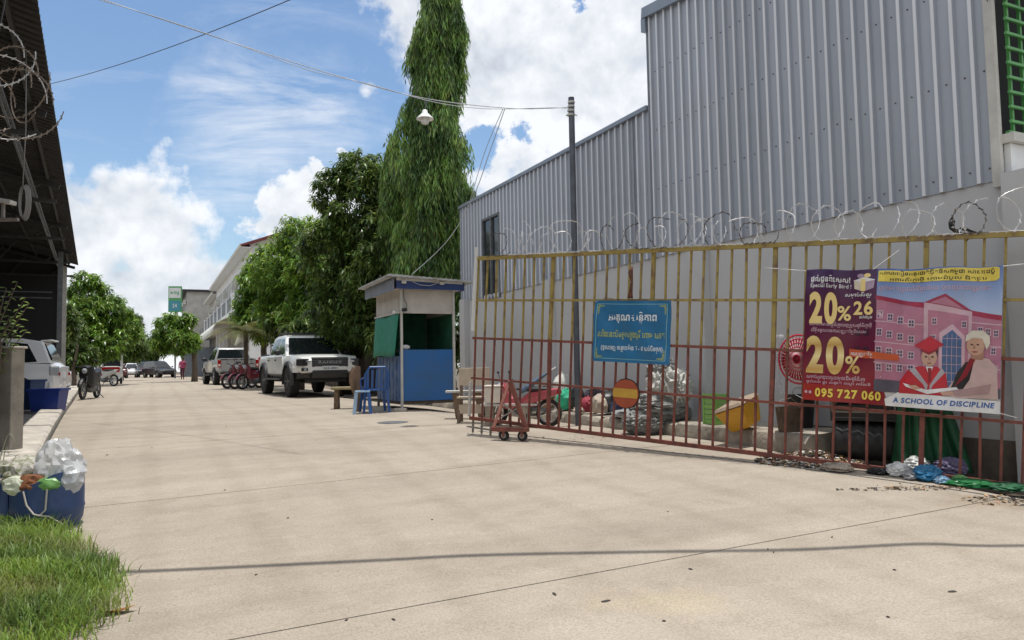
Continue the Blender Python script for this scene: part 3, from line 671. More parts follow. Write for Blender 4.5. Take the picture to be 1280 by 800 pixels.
mb = MB(); mb.add([sl_(-1.0, 32.02, -1), sl_(-7.42, 32.02, -1), sl_(-7.42, 31.88, roofz(-7.42)-.004), sl_(-1.0, 31.88, roofz(-1.0)-.004), sl_(-1.0, 32.1, -1), sl_(-7.42, 32.1, -1), sl_(-7.42, 31.96, roofz(-7.42)-.004), sl_(-1.0, 31.96, roofz(-1.0)-.004)], [(0,1,2,3),(7,6,5,4),(0,4,5,1),(1,5,6,2),(2,6,7,3),(3,7,4,0)]); mb.build('end_lining', M_DARK, shed)
for z in (0.0, 0.55, 2.55, 2.75):
    mb = MB(); mb.bar(sl_(-1.3, 29.5, z), sl_(-7.2, 29.5, z+random.uniform(-.05, .05)), .035, .035); mb.build('rail', mat('rusty_rail', (0.22, 0.13, 0.09), .8, var=.3) if z < 1 else M_STEEL, shed)
# low grey wall by the kerb
lw = thing('low_wall', 'short grey rendered wall end standing at the far left edge in front of the parked white car', 'wall', at(5, 470, 9.0), AS2)
zb = G(-5.6, 9.0); lw.location.z = zb
mb = MB(); mb.box((0, 0, 0.6), (0.22, 0.0, 0.01)); mb = MB()
p = at(31, 470, 9.0); p2 = at(-150, 470, 9.3)
dd = Vector((p2.x-p.x, p2.y-p.y, 0)); lw.location = (p.x, p.y, zb); lw.rotation_euler = (0, 0, math.atan2(dd.y, dd.x))
M_RENDER = mat('mossy_render', (0.30, 0.275, 0.235), 0.92, var=0.4, vscale=2.5, bump=0.4)
mb.box((1.1, 0.1, 0.62), (2.2, 0.2, 1.34)); mb.build('rendered_wall', M_RENDER, lw, bevel=0.012)
mb = MB(); mb.box((1.1, 0.1, 1.305), (2.24, 0.24, 0.028)); mb.build('cap', M_KERB, lw, bevel=0.008)
# ---------------------------------------------------------------- houses down the street
M_HW = mat('white_house_wall', (0.76, 0.77, 0.77), 0.8, var=0.1, vscale=1.2)
M_HG = mat('cream_grey_wall', (0.48, 0.46, 0.42), 0.85, var=0.2, vscale=1.5)
M_REDT = mat('dark_red_roof', (0.22, 0.055, 0.05), 0.7, var=0.2)
M_AWN = mat('white_awning_sheet', (0.70, 0.70, 0.64), 0.6, var=0.08)
M_RAILG = mat('grey_railing', (0.28, 0.29, 0.31), 0.5, metal=0.3)
M_SHOPD = mat('shop_interior', (0.06, 0.055, 0.055), 0.8, var=0.5, vscale=1)
M_BLK = mat('black_trim', (0.02, 0.02, 0.022), 0.5)
def house(label, t0, t1, c, eave, floors, wallm, roofm, flat=False, awn=True, storeyz=None, gable=True):
    """street house: local x = along street from t0, y = -(c - wall), z above the ground"""
    b = ST(c, t0); z = G(b.x, b.y)-0.05
    h = thing('row_house', label, 'house', (b.x, b.y, z), ASZ); L = t1-t0; D = 11.0; E = eave
    st = E/floors
    mb = MB(); mb.box((L/2, -D/2, st+(E-st)/2), (L, D, E-st)); mb.box((0.15, -D/2, st/2), (0.3, D, st)); mb.box((L-.15, -D/2, st/2), (0.3, D, st)); mb.box((L/2, -D/2-1.5, st/2), (L-.6, D-3, st-.01)); mb.build('wall', wallm, h)
    nb = max(2, int(L/4)); bw = L/nb
    for k in range(nb):
        mb = MB(); mb.box((bw*(k+.5), -2.9, st*.45), (bw-.5, .1, st*.85)); mb.build('shop_front', M_SHOPD, h)
        if k: mb = MB(); mb.box((bw*k, -0.2, st/2), (.3, .4, st)); mb.build('pillar', wallm, h)
        for f in range(1, floors):
            zc = st*f + st*0.48
            for dx in (-.22*bw, .22*bw):
                x = bw*(k+.5)+dx
                fr = MB(); w_, h_ = bw*.3, st*.52
                for (a0, b0, wx, wz) in ((x, zc+h_/2, w_+.1, .08), (x, zc-h_/2, w_+.1, .08), (x-w_/2, zc, .07, h_-.08), (x+w_/2, zc, .07, h_-.08), (x, zc, .04, h_-.08)): fr.box((a0, 0.02, b0), (wx, .1, wz))
                fo = fr.build('window', M_WHITE, h); pn = MB(); pn.box((x, 0.006, zc), (w_-.08, .01, h_-.08)); pn.build('pane', M_DGLASS, fo)
            if k % 2 == 0:
                ac = MB(); ac.box((bw*(k+.1), .22, zc+.5), (.8, .32, .55)); ac.build('air_conditioner', M_OFFW, h)
    for f in range(1, floors):
        z_ = st*f
        mb = MB(); mb.box((L/2, 0.55, z_), (L, 1.1, .18)); bo = mb.build('balcony', wallm, h)
        n = int(L/.35); rb = MB()
        rb.box((L/2, 1.04, z_+1.05), (L, .06, .06)); rb.box((L/2, 1.04, z_+.16), (L, .05, .05)); rb.build('rail', M_RAILG, bo)
        rb = MB()
        for q in range(n): rb.box((L*(q+.5)/n, 1.04, z_+.6), (.045, .035, .86))
        ro = rb.build('balusters', M_RAILG, bo); ro['kind'] = 'stuff'
        for q in range(nb+1):
            rb = MB(); rb.box((min(L-.1, max(.1, bw*q)), 1.02, z_+.62), (.2, .2, 1.2)); rb.build('balcony_post', wallm, bo)
    if flat:
        mb = MB(); mb.box((L/2, -D/2+.6, E+.12), (L+.8, D+1.8, .24)); mb.build('roof', roofm, h)
    else:
        ov = 0.6; rise = 2.2; ps = [(-.5, ov, E-.15), (L+.3, ov, E-.15)]
        mb = MB()
        # shed-gable: eave over the street, ridge halfway back
        def sec(x): return [(x, ov, E-.12), (x, -D/2, E+rise), (x, -D-ov, E-.12), (x, -D-ov, E-.24), (x, -D/2, E+rise-.14), (x, ov, E-.26)]
        mb.loft([sec(-.55), sec(L+.3)]); ro = mb.build('roof', roofm, h)
        mb = MB(); mb.box((L/2-.1, ov+.03, E-.2), (L+.86, .05, .24)); mb.build('fascia', mat('pale_fascia', (.6, .58, .52), .7), ro)
        mb = MB(); mb.box((L/2-.1, ov/2, E-.30), (L+.8, ov+.02, .04)); mb.build('soffit', M_WHITE, ro)
        if gable:
            mb = MB(); mb.add([(0.02, -.01, E-.02), (0.02, -D+.01, E-.02), (0.02, -D/2, E+rise-.2), (.25, -.01, E-.02), (.25, -D+.01, E-.02), (.25, -D/2, E+rise-.2)], [(0, 1, 2), (5, 4, 3), (0, 2, 5, 3), (1, 4, 5, 2), (0, 3, 4, 1)]); mb.build('gable', wallm, h)
    if awn:
        n = 9; seg = []
        for k in range(n+1):
            a = math.pi/2*k/n; seg.append((0.05 + 2.2*math.sin(a), st-.1 - 1.1*(1-math.cos(a))))
        mb = MB()
        sec = lambda x: [(x, y_, z_) for y_, z_ in seg] + [(x, y_-.03, z_-.05) for y_, z_ in reversed(seg)]
        Aw = min(L, 16)
        mb.loft([sec(-.2), sec(Aw)]); ao = mb.build('awning', M_AWN, h)
        mb = MB(); mb.box((Aw/2, 2.22, st-1.33), (Aw, .03, .26)); mb.build('valance', M_AWN, ao)
    return h
house('white row house with dark red roof edge, grey balcony railings and curved white awning', 50.5, 78.5, 5.6, 8.9, 2, M_HW, M_REDT)
house('pale grey house with a lower roof and cluttered balcony behind the white row house', 80.0, 93, 5.9, 8.7, 2, M_HG, mat('grey_roof', (.25, .24, .23), .8), awn=False, gable=False)
hf = house('cream house with a flat black roof slab and projecting balcony at the street end', 97, 112, 3.6, 10.2, 3, M_HG, M_BLK, flat=True, awn=False)
# low shop with a pale green sloping awning
b = ST(3.2, 88); ls = thing('low_shop', 'low grey shopfront with a sloping pale green awning behind the parked dark cars', 'shop', (b.x, b.y, G(b.x, b.y)), ASZ)
mb = MB(); mb.box((3.0, -2, 1.6), (6, 4, 3.2)); mb.build('wall', mat('blue_grey_shop', (.20, .23, .27), .8, var=.2), ls)
for k in range(5): mb = MB(); mb.box((.6+k*1.2, .03, 1.4), (1.0, .05, 2.5)); mb.build('shutter', M_RAILG, ls)
mb = MB(); sec = lambda x: [(x, 2.0, 2.6), (x, -.1, 3.5), (x, -.1, 3.6), (x, 2.0, 2.72)]
mb.loft([sec(-.5), sec(6.5)]); mb.build('awning', mat('pale_green_awning', (.50, .62, .42), .6), ls)
# left side far houses behind the trees
b = S2(-9, 70); fh = thing('far_house', 'plain pale house half hidden behind the big round tree on the left side', 'house', (b.x, b.y, G(b.x, b.y)), AS2)
mb = MB(); mb.box((6, 2, 2.4), (12, 6, 4.8)); mb.build('wall', M_HG, fh)
mb = MB(); mb.box((6, 2, 4.92), (12.6, 6.6, .24)); mb.build('roof', M_REDT, fh)
# green sign board
p = at(219, 374, 66); sg = thing('shop_sign', 'tall green and white hanging shop sign in front of the houses', 'sign', (p.x, p.y, G(p.x, p.y)), R(10))
hz = p.z - G(p.x, p.y)
mb = MB(); mb.box((0, 0, hz), (1.1, .22, 2.3)); mb.build('sign_box', mat('sign_green', (.10, .36, .13), .5), sg)
mb = MB(); mb.box((0, -.125, hz+.55), (.98, .02, .9)); mb.build('white_panel', M_WHITE, sg)
mb = MB(); mb.box((0, -.125, hz-.6), (.98, .02, .9)); mb.build('blue_panel', mat('sign_teal', (.06, .28, .36), .5), sg)
mb = MB(); text(mb, 'wing', -.4, .4, hz+.45, .34, -.14, .02); mb.build('lettering', mat('sign_green_text', (.08, .34, .12), .6), sg)
mb = MB(); text(mb, '24', -.2, .2, hz-.75, .34, -.14, .02); mb.build('lettering', M_WHITE, sg)
mb = MB(); mb.tube([(0, .2, -.1), (0, .2, hz+1.1)], .07, 8); mb.build('post', M_STEEL, sg)
# dark board fence behind the trees on the right
M_BOARD = mat('weathered_brown_boards', (0.11, 0.085, 0.06), 0.9, var=0.45, vscale=2, stretch=(8, 8, .7))
b = ST(7.0, 17.9); fe = thing('board_fence', 'dark weathered vertical board fence under the trees behind the parked pickup', 'fence', (b.x, b.y, G(b.x, b.y)), ASZ)
x = 0
while x < 30:
    w = random.uniform(.19, .24); mb = MB(); mb.box((x+w/2, random.uniform(-.01, .01), 1.05), (w-.012, .03, 2.3+random.uniform(-.1, .1))); mb.build('board', M_BOARD, fe); x += w
for z in (.4, 1.7): mb = MB(); mb.box((15, -.05, z), (30, .05, .08)); mb.build('rail', M_BOARD, fe)
# ================================================================ VEGETATION
M_BARK = mat('bark', (0.13, 0.10, 0.075), 0.95, var=0.4, vscale=6, bump=0.8, bscale=14, stretch=(1, 1, .3))
M_LEAF = leafmat('mango_leaf', (0.098, 0.160, 0.046), 0.7, .40, .32)
M_LEAF2 = leafmat('bright_leaf', (0.14, 0.25, 0.046), 0.6, .40, .34)
M_ASH = leafmat('drooping_leaf', (0.150, 0.255, 0.075), 0.75, 0.42, .4)
M_PALM = leafmat('palm_leaf', (0.15, 0.16, 0.055), 0.4, 0.3)
def rosettes(C, nper, L, Wd, droop, rg, spread=1.0):
    """leaf blades round every point of C: each blade two quads bent downward"""
    n = len(C)*nper
    c = np.repeat(C, nper, axis=0); az = rg.uniform(0, 2*np.pi, n); el = rg.uniform(-0.9, 0.65, n)*spread
    d = np.stack([np.cos(az)*np.cos(el), np.sin(az)*np.cos(el), np.sin(el)], 1)
    l = L*rg.uniform(0.65, 1.25, n)[:, None]; w = Wd*rg.uniform(0.75, 1.2, n)[:, None]
    side = np.stack([-np.sin(az), np.cos(az), rg.uniform(-.5, .5, n)], 1); side /= np.linalg.norm(side, axis=1)[:, None]
    dn = np.zeros((n, 3)); dn[:, 2] = -1
    dr = droop*rg.uniform(0.6, 1.4, n)[:, None]
    p0 = c + rg.normal(0, 0.02, (n, 3)); p1 = p0 + d*l*0.5 + dn*l*0.10*dr; p2 = p0 + d*l*0.92 + dn*l*0.42*dr
    V = np.stack([p0, p1 - side*w/2, p2, p1 + side*w/2], 1).reshape(-1, 3)
    i = np.arange(n)*4
    F = np.concatenate([np.stack([i, i+1, i+3], 1), np.stack([i+1, i+2, i+3], 1)])
    return V, F
def lobe_points(lobes, n, rg, shell=0.55):
    P = []; vol = np.array([a[3]*a[4]*a[5] for a in lobes])**0.75; cnt = (vol/vol.sum()*n).astype(int)
    for (x, y, z, rx, ry, rz), k in zip(lobes, cnt):
        u = rg.normal(size=(k, 3)); u /= np.linalg.norm(u, axis=1)[:, None]
        # uneven surface: lumpy radius
        lum = np.array([mn.noise(Vector((a*1.9+x, b*1.9+y, c*1.9+z))) for a, b, c in u])*0.42 + np.array([mn.noise(Vector((a*4.5+x, b*4.5, c*4.5+z))) for a, b, c in u])*0.22
        r = (shell + (1-shell)*rg.random(k)**0.6)*(1+lum)
        P.append(np.array([x, y, z]) + u*r[:, None]*np.array([rx, ry, rz]))
    return np.concatenate(P)
def tree(name, label, base, lobes, n, leafm, L=0.2, Wd=0.055, nper=8, droop=1.0, trunk_r=0.14, cat='tree', seed=1, group=None, fork=None, shell=.5):
    rg = np.random.default_rng(seed); base = Vector(base)
    t = thing(name, label, cat, base, 0, group)
    lo = [(x-base.x, y-base.y, z-base.z, a, b, c) for x, y, z, a, b, c in lobes]
    P = lobe_points(lo, n, rg, shell); P = P[P[:, 2] > 0.35]
    # open some gaps
    keep = np.array([mn.noise(Vector(p)*1.05 + Vector((seed*7, 0, 0))) for p in P]) > -0.24; P = P[keep]
    V, F = rosettes(P, nper, L, Wd, droop, rg)
    fastmesh('crown', V, F, leafm, t)
    top_ = max(l[2] for l in lo); fk = fork or top_*0.4
    mb = MB(); mb.tube([(0, 0, -.15), (0.03, 0.02, fk*.35), (-.03, .03, fk*.7), (0, 0, fk)], [trunk_r*1.25, trunk_r, trunk_r*.9, trunk_r*.8], 10); mb.build('trunk', M_BARK, t, smooth=True)
    for (x, y, z, a, b, c) in lo:
        e = Vector((x, y, z)); m1 = Vector((x*.4, y*.4, fk+(z-fk)*.4)) + Vector(rg.normal(0, .15, 3))
        mb = MB(); mb.tube([(0, 0, fk-.1), m1, e], [trunk_r*.55, trunk_r*.35, trunk_r*.15], 7)
        for q in range(5):
            d = Vector(rg.normal(size=3)); d.normalize(); mb.tube([m1.lerp(e, rg.uniform(.3, 1)), e + Vector((d.x*a, d.y*b, d.z*c))*.75], [trunk_r*.14, .012], 5)
        mb.build('limb', M_BARK, t, smooth=True)
    return t
def lob(px, py, d, rpx, rpy=None, rd=None):
    """a lobe centred on a sight line: radii given in picture px at depth d"""
    p = at(px, py, d); k = d/FPX; rpy = rpy or rpx; return (p.x, p.y, p.z, rpx*k, (rd or rpx*k), rpy*k)
# mango trees by the booth
def gb(px, d): p = at(px, 460, d); return (p.x, p.y, G(p.x, p.y))
tree('mango_tree', 'tall dark mango tree nearest the blue booth with open topmost sprays', gb(450, 23.5), [lob(448, 225, 23.5, 34, 36), lob(420, 240, 23.5, 30, 34), lob(466, 235, 22.5, 26, 38), lob(455, 285, 23, 45, 50), lob(474, 300, 21.5, 26, 42), lob(415, 310, 23, 38, 45), lob(470, 350, 22, 40, 45), lob(425, 375, 23, 38, 40), lob(462, 400, 22.5, 36, 34), lob(430, 425, 23.5, 34, 22), lob(480, 425, 21, 20, 30)], 6400, M_LEAF, 0.24, 0.065, 8, seed=3)
tree('mango_tree', 'round bright topped mango tree behind the white black trimmed pickup', gb(375, 28), [lob(378, 305, 28, 38, 36), lob(395, 345, 27, 42, 45), lob(352, 345, 28, 36, 40), lob(385, 390, 26.8, 42, 32), lob(350, 385, 28, 30, 34)], 4200, M_LEAF2, 0.24, 0.065, 8, seed=5)
tree('mango_tree', 'leafy mango tree in front of the white row house above the parked motorbikes', gb(330, 32), [lob(345, 325, 32, 26, 24), lob(328, 355, 31.5, 30, 32), lob(318, 385, 31.5, 26, 26), lob(338, 400, 31, 34, 28)], 3300, M_LEAF2, 0.25, 0.07, 8, seed=8)
tree('shrub_tree', 'dark bushy tree low behind the pickup against the board fence', gb(425, 25), [lob(400, 410, 25.5, 40, 26), lob(440, 405, 25.5, 36, 30), lob(362, 405, 27.5, 30, 22)], 2200, M_LEAF, 0.24, 0.06, 8, seed=9, trunk_r=.1)
# small roadside tree in front of the houses
tree('street_tree', 'small round street tree with a leaning trunk beside the silver pickup', gb(243, 46), [lob(215, 408, 46, 20, 17), lob(228, 425, 45.5, 22, 17), lob(205, 425, 46, 17, 15), lob(232, 405, 46, 14, 14)], 1700, M_LEAF2, 0.32, 0.09, 7, seed=12, trunk_r=.17, fork=1.9)
# left tree and those down the street
tree('round_tree', 'large round bright green tree just beyond the end of the open shed', gb(112, 38), [lob(112, 368, 38, 26, 27), lob(100, 400, 37, 28, 30), lob(132, 395, 38, 30, 28), lob(150, 415, 40, 25, 22), lob(115, 430, 37, 36, 26)], 4600, M_LEAF2, 0.28, 0.08, 8, seed=14, trunk_r=.2)
tree('round_tree', 'second round tree further along the left side, half behind the first', gb(150, 55), [lob(160, 405, 55, 17, 16), lob(150, 425, 54, 24, 22), lob(165, 435, 55, 16, 18)], 2200, M_LEAF, 0.36, 0.10, 7, seed=15, trunk_r=.22)
tree('far_tree', 'dark tree closing the view at the far end of the street', gb(172, 98), [lob(172, 425, 98, 14, 14), lob(160, 440, 98, 20, 18), lob(182, 442, 98, 13, 16), lob(140, 440, 95, 18, 18)], 1500, M_LEAF, 0.6, 0.2, 7, seed=16, trunk_r=.25)
tree('far_tree', 'low dark tree between the far houses and the green awning shop', gb(196, 80), [lob(197, 432, 80, 10, 12), lob(188, 440, 80, 8, 10)], 700, M_LEAF, 0.5, 0.16, 7, seed=17, trunk_r=.15)
tree('hedge_tree', 'dark green bushy tree against the far end of the shed', gb(92, 34), [lob(84, 405, 30.5, 12, 24), lob(92, 425, 34.5, 15, 26), lob(100, 445, 34.5, 18, 18)], 1500, M_LEAF, 0.26, 0.07, 8, seed=18, trunk_r=.1)
# columnar weeping trees
def weeping(label, base, prof, n, seed, hang=0.24, gaps=-0.30):
    """prof: list of (height, radius, cx) from the ground; strands of narrow hanging leaves"""
    rg = np.random.default_rng(seed); t = thing('weeping_column_tree', label, 'tree', base)
    H = prof[-1][0]; zs = np.array([p[0] for p in prof]); rs = np.array([p[1] for p in prof]); cs = np.array([p[2] for p in prof])
    # strands: start on the axis side, arch out, hang down
    NBH = n//85; zb_ = rg.uniform(zs[0]+0.3, H, NBH); ab = rg.uniform(0, 2*np.pi, NBH); rbh = rg.uniform(0.55, 1.22, NBH)
    S = n; bi = rg.integers(0, NBH, S); g1 = rg.random(S)
    z = zb_[bi] + rg.normal(0, .14, S) - 0.75*g1; r = np.interp(z, zs, rs); cx = np.interp(z, zs, cs)
    a = ab[bi] + rg.normal(0, .19, S)/np.maximum(r, .35); rr = r*(rbh[bi]*(0.45+0.55*g1**.6)) + rg.normal(0, .03, S)
    rr = rr*(1+.34*np.array([mn.noise(Vector((math.cos(q)*1.1, math.sin(q)*1.1+seed, zz*1.25))) for q, zz in zip(a, z)]))
    inner = rg.random(S) < 0.16; z = np.where(inner, rg.uniform(zs[0]+.2, H, S), z); a = np.where(inner, rg.uniform(0, 6.283, S), a); rr = np.where(inner, np.interp(z, zs, rs)*rg.uniform(.25, .75, S), rr); cx = np.interp(z, zs, cs); S = len(z)
    nl = 11; k = np.tile(np.arange(nl), S); zi = np.repeat(z, nl); ri = np.repeat(rr, nl); ai = np.repeat(a, nl); ci = np.repeat(cx, nl)
    sl2 = np.repeat(rg.uniform(0.5, 0.95, S), nl); fr = k/nl
    ai2 = ai + rg.normal(0, .04, len(ai)); rad = ri*(1+0.10*np.sin(fr*2)) + rg.normal(0, .03, len(ai))
    P = np.stack([ci + np.cos(ai2)*rad, np.sin(ai2)*rad, zi - sl2*fr], 1)
    m = len(P); side = rg.uniform(0, 2*np.pi, m); out_ = np.stack([np.cos(side)*.38, np.sin(side)*.38, -np.ones(m)], 1); out_ /= np.linalg.norm(out_, axis=1)[:, None]
    l = hang*rg.uniform(.7, 1.25, m)[:, None]; w = 0.034*rg.uniform(.8, 1.3, m)[:, None]
    sd = np.stack([-np.sin(side), np.cos(side), rg.uniform(-.3, .3, m)], 1); th = rg.uniform(0, np.pi, m)[:, None]
    nrm = np.cross(out_, sd); sd = sd*np.cos(th)+nrm*np.sin(th)
    p1 = P + out_*l*.45; p2 = P + out_*l
    V = np.stack([P, p1-sd*w/2, p2, p1+sd*w/2], 1).reshape(-1, 3); i = np.arange(m)*4
    F = np.concatenate([np.stack([i, i+1, i+3], 1), np.stack([i+1, i+2, i+3], 1)])
    fastmesh('crown', V, F, M_ASH, t)
    mb = MB(); mb.tube([(cs[0], 0, -.2)] + [(np.interp(q, zs, cs), 0, q) for q in np.linspace(.5, H*.98, 8)], list(np.linspace(.17, .03, 9)), 9); mb.build('trunk', M_BARK, t, smooth=True)
    mb = MB()
    for q in range(90):
        zz = rg.uniform(1.0, H-.3); rr_ = float(np.interp(zz, zs, rs))*.85; aa = rg.uniform(0, 6.28); c_ = float(np.interp(zz, zs, cs))
        mb.tube([(c_, 0, zz+.2), (c_+math.cos(aa)*rr_*.6, math.sin(aa)*rr_*.6, zz+.1), (c_+math.cos(aa)*rr_, math.sin(aa)*rr_, zz-.35)], [.03, .02, .008], 4)
    mb.build('limb', M_BARK, t, smooth=True)
    return t
b = gb(540, 20.5); kz = 20.5/FPX
def pr(lst, px0, d, base):
    out_ = []
    for py, xl, xr in lst:
        p = at((xl+xr)/2, py, d); out_.append((p.z-base[2], (xr-xl)/2*d/FPX, p.x-base[0]))
    return out_
P1 = pr([(352, 506, 580), (300, 503, 583), (230, 500, 584), (170, 504, 583), (120, 511, 580), (60, 514, 577), (20, 524, 576), (-30, 528, 570), (-90, 534, 562), (-140, 544, 556)], 540, 20.5, b)
weeping('very tall narrow weeping tree with drooping foliage behind the blue booth', b, P1, 11500, 21)
b2 = gb(490, 21.5)
P2 = pr([(350, 480, 515), (290, 479, 516), (230, 478, 514), (195, 480, 508), (178, 483, 500), (166, 487, 496)], 490, 21.5, b2)
weeping('shorter weeping tree tucked against the left of the very tall one', b2, P2, 3400, 22)
tree('shrub_tree', 'dense dark foliage filling the gap between the booth and the warehouse corner', gb(566, 26), [lob(566, 400, 26, 30, 60), lob(540, 420, 26, 30, 45), lob(585, 420, 27, 20, 40), lob(515, 430, 25.5, 28, 34)], 1900, M_LEAF, 0.25, 0.07, 8, seed=19, trunk_r=.1)
# palm fronds above the motorbikes
p = gb(306, 29.5); pt = thing('palm', 'low yellow green palm with arching fronds above the motorbikes', 'palm', p)
rg = np.random.default_rng(31)
mb = MB(); mb.tube([(0, 0, -.1), (.05, 0, 1.1), (0, .05, 2.2)], [.11, .09, .08], 9); mb.build('trunk', M_BARK, pt, smooth=True)
for k in range(13):
    a = k*2.4; L = rg.uniform(1.1, 1.7); e0 = rg.uniform(.35, 1.25); pts = []
    for i in range(9):
        f = i/8; pts.append(Vector((math.cos(a)*L*f*math.cos(e0*(1-f*.6)), math.sin(a)*L*f*math.cos(e0*(1-f*.6)), 2.2 + L*(math.sin(e0)*f - .75*f*f))))
    V = []; F = []
    for i in range(1, 40):
        f = i/40; q = f*8; j = min(7, int(q)); c = pts[j].lerp(pts[j+1], q-j); tn = (pts[j+1]-pts[j]).normalized(); sd = tn.cross(Vector((0, 0, 1))).normalized()
        ll = .42*math.sin(math.pi*(.12+.86*f))
        for sg_ in (-1, 1):
            tip = c + sd*sg_*ll + tn*ll*.55 - Vector((0, 0, ll*.35)); o = len(V); V += [c-tn*.018, c+tn*.018, tip]; F.append((o, o+1, o+2))
    fr = fastmesh('frond', np.array([tuple(v) for v in V]), np.array(F), M_PALM, pt)
    mb = MB(); mb.tube(pts, [.018-.0018*i for i in range(9)], 4); mb.build('stalk', M_PALM, fr)
# shrub at the far left, over the low wall
p = at(-12, 430, 8.7); sb = thing('leafy_shrub', 'pale leaved shrub leaning into the picture above the low wall at the left edge', 'shrub', (p.x, p.y, G(p.x, p.y)))
rg = np.random.default_rng(40)
for k, (ex, ey) in enumerate([(22, 352), (32, 372), (36, 380), (26, 405), (34, 412), (12, 395), (8, 360), (2, 420), (20, 428)]):
    e = at(ex, ey, 8.7 + rg.uniform(-.3, .3)) - Vector(p) + Vector((0, 0, p.z - G(p.x, p.y))); 
    m_ = Vector((e.x*.3, e.y*.3, e.z*.75)); mb = MB(); mb.tube([(0, 0, 0), m_, e], [.012, .008, .004], 5); st_ = mb.build('stem', M_BARK, sb)
    for q in range(11):
        f = .35 + .65*q/10; c = m_.lerp(e, (f-.3)/.7) if f > .3 else m_*f; a = q*2.2; l = rg.uniform(.06, .1)
        d = Vector((math.cos(a), math.sin(a), rg.uniform(-.4, .3))); sd = d.cross(Vector((0, 0, 1))).normalized()*l*.24
        mb = MB(); mb.add([c, c+d*l*.5-sd+Vector((0, 0, .006)), c+d*l-Vector((0, 0, .015)), c+d*l*.5+sd+Vector((0, 0, .006))], [(0, 1, 2, 3)]); mb.build('leaf', leafmat('shrub_leaf', (.16, .24, .08), .3) if 'shrub_leaf' not in MATS else MATS['shrub_leaf'], st_)
# ---------------------------------------------------------------- grass in the near left corner
def grass_edge(t):    # right limit of the grass, x for a given y
    return float(np.interp(t, [1.0, 3.3, 3.6, 3.9, 4.3, 4.7, 5.1, 5.6, 6.1], [-1.80, -2.02, -2.10, -2.12, -2.28, -2.55, -2.95, -3.35, -3.9]))
rg = np.random.default_rng(50)
NB = 85000; y = rg.uniform(1.2, 6.0, NB*2); e = np.array([grass_edge(v) for v in y]); x = e + 0.05 - rg.random(NB*2)**0.9*3.2
x += rg.normal(0, .05, len(x)); clump = np.array([mn.noise(Vector((a*2.2, b*2.2, 0))) for a, b in zip(x, y)]); k_ = clump + .35 + (rg.random(len(x))-.5)*.6 > 0.0
x, y, clump, e = x[k_][:NB], y[k_][:NB], clump[k_][:NB], e[k_][:NB]; NB = len(x)
def mound(x_, y_, e_): return 0.085*np.clip((e_-x_)/0.5, 0, 1)
z = np.array([G(a, b) for a, b in zip(x, y)]) + mound(x, y, e)
h = (0.050 + 0.070*np.clip(clump+.5, 0, 1.4))*rg.uniform(.5, 1.35, NB); az = rg.uniform(0, 6.283, NB); ln = rg.uniform(.25, 1.15, NB)*h
w = rg.uniform(.0022, .0045, NB)
dx, dy = np.cos(az), np.sin(az); P = np.stack([x, y, z-.01], 1); sd = np.stack([-dy*w, dx*w, 0*w], 1)
m1 = P + np.stack([dx*ln*.35, dy*ln*.35, h*.62], 1); tip = P + np.stack([dx*ln, dy*ln, h*rg.uniform(.75, 1.05, NB)], 1)
V = np.stack([P-sd, P+sd, m1+sd*.8, m1-sd*.8, tip], 1).reshape(-1, 3); i = np.arange(NB)*5
F = np.concatenate([np.stack([i, i+1, i+2], 1), np.stack([i, i+2, i+3], 1), np.stack([i+3, i+2, i+4], 1)])
M_GRASS = leafmat('grass_blade', (0.17, 0.27, 0.06), 0.5, .35, .5)
# dry straw-coloured patch tint
t_ = M_GRASS.node_tree; nd = t_.nodes; b_ = nd['Principled BSDF']; src = b_.inputs['Base Color'].links[0].from_socket
nz = nd.new('ShaderNodeTexNoise'); nz.inputs['Scale'].default_value = 1.6; nz.inputs['Detail'].default_value = 4; gp = nd.new('ShaderNodeNewGeometry'); t_.links.new(gp.outputs['Position'], nz.inputs['Vector'])
rp = nd.new('ShaderNodeValToRGB'); rp.color_ramp.elements[0].position = .50; rp.color_ramp.elements[1].position = .72; t_.links.new(nz.outputs['Fac'], rp.inputs[0])
mx = nd.new('ShaderNodeMix'); mx.data_type = 'RGBA'; mx.inputs[7].default_value = (.30, .25, .11, 1); t_.links.new(rp.outputs[0], mx.inputs[0]); t_.links.new(src, mx.inputs[6]); t_.links.new(mx.outputs[2], b_.inputs['Base Color'])
go = fastmesh('grass', V, F, M_GRASS); tag(go, 'tufted green grass patch in the near left corner beside the road', 'grass', kind='stuff')
# soil mound under the grass
us_ = np.linspace(0, 3.4, 22); vs_ = np.linspace(1.0, 6.1, 24); mb = MB(); Vv = []
for u in us_:
    for v in vs_:
        ee = grass_edge(v); xx = ee + .03 + .03*math.sin(v*9) - u; Vv.append((xx, v, G(xx, v) - .012 + float(mound(xx, v, ee)) + .012*mn.noise(Vector((xx*4, v*4, 0)))*(u > 0)))
nv = len(vs_); mb.add(Vv, [(a*nv+b, (a+1)*nv+b, (a+1)*nv+b+1, a*nv+b+1) for a in range(len(us_)-1) for b in range(nv-1)])
mb.build('earth', mat('grass_soil', (.12, .115, .055), .95, var=.5, vscale=6, bump=.8, bscale=30), None, kind='structure', smooth=True)
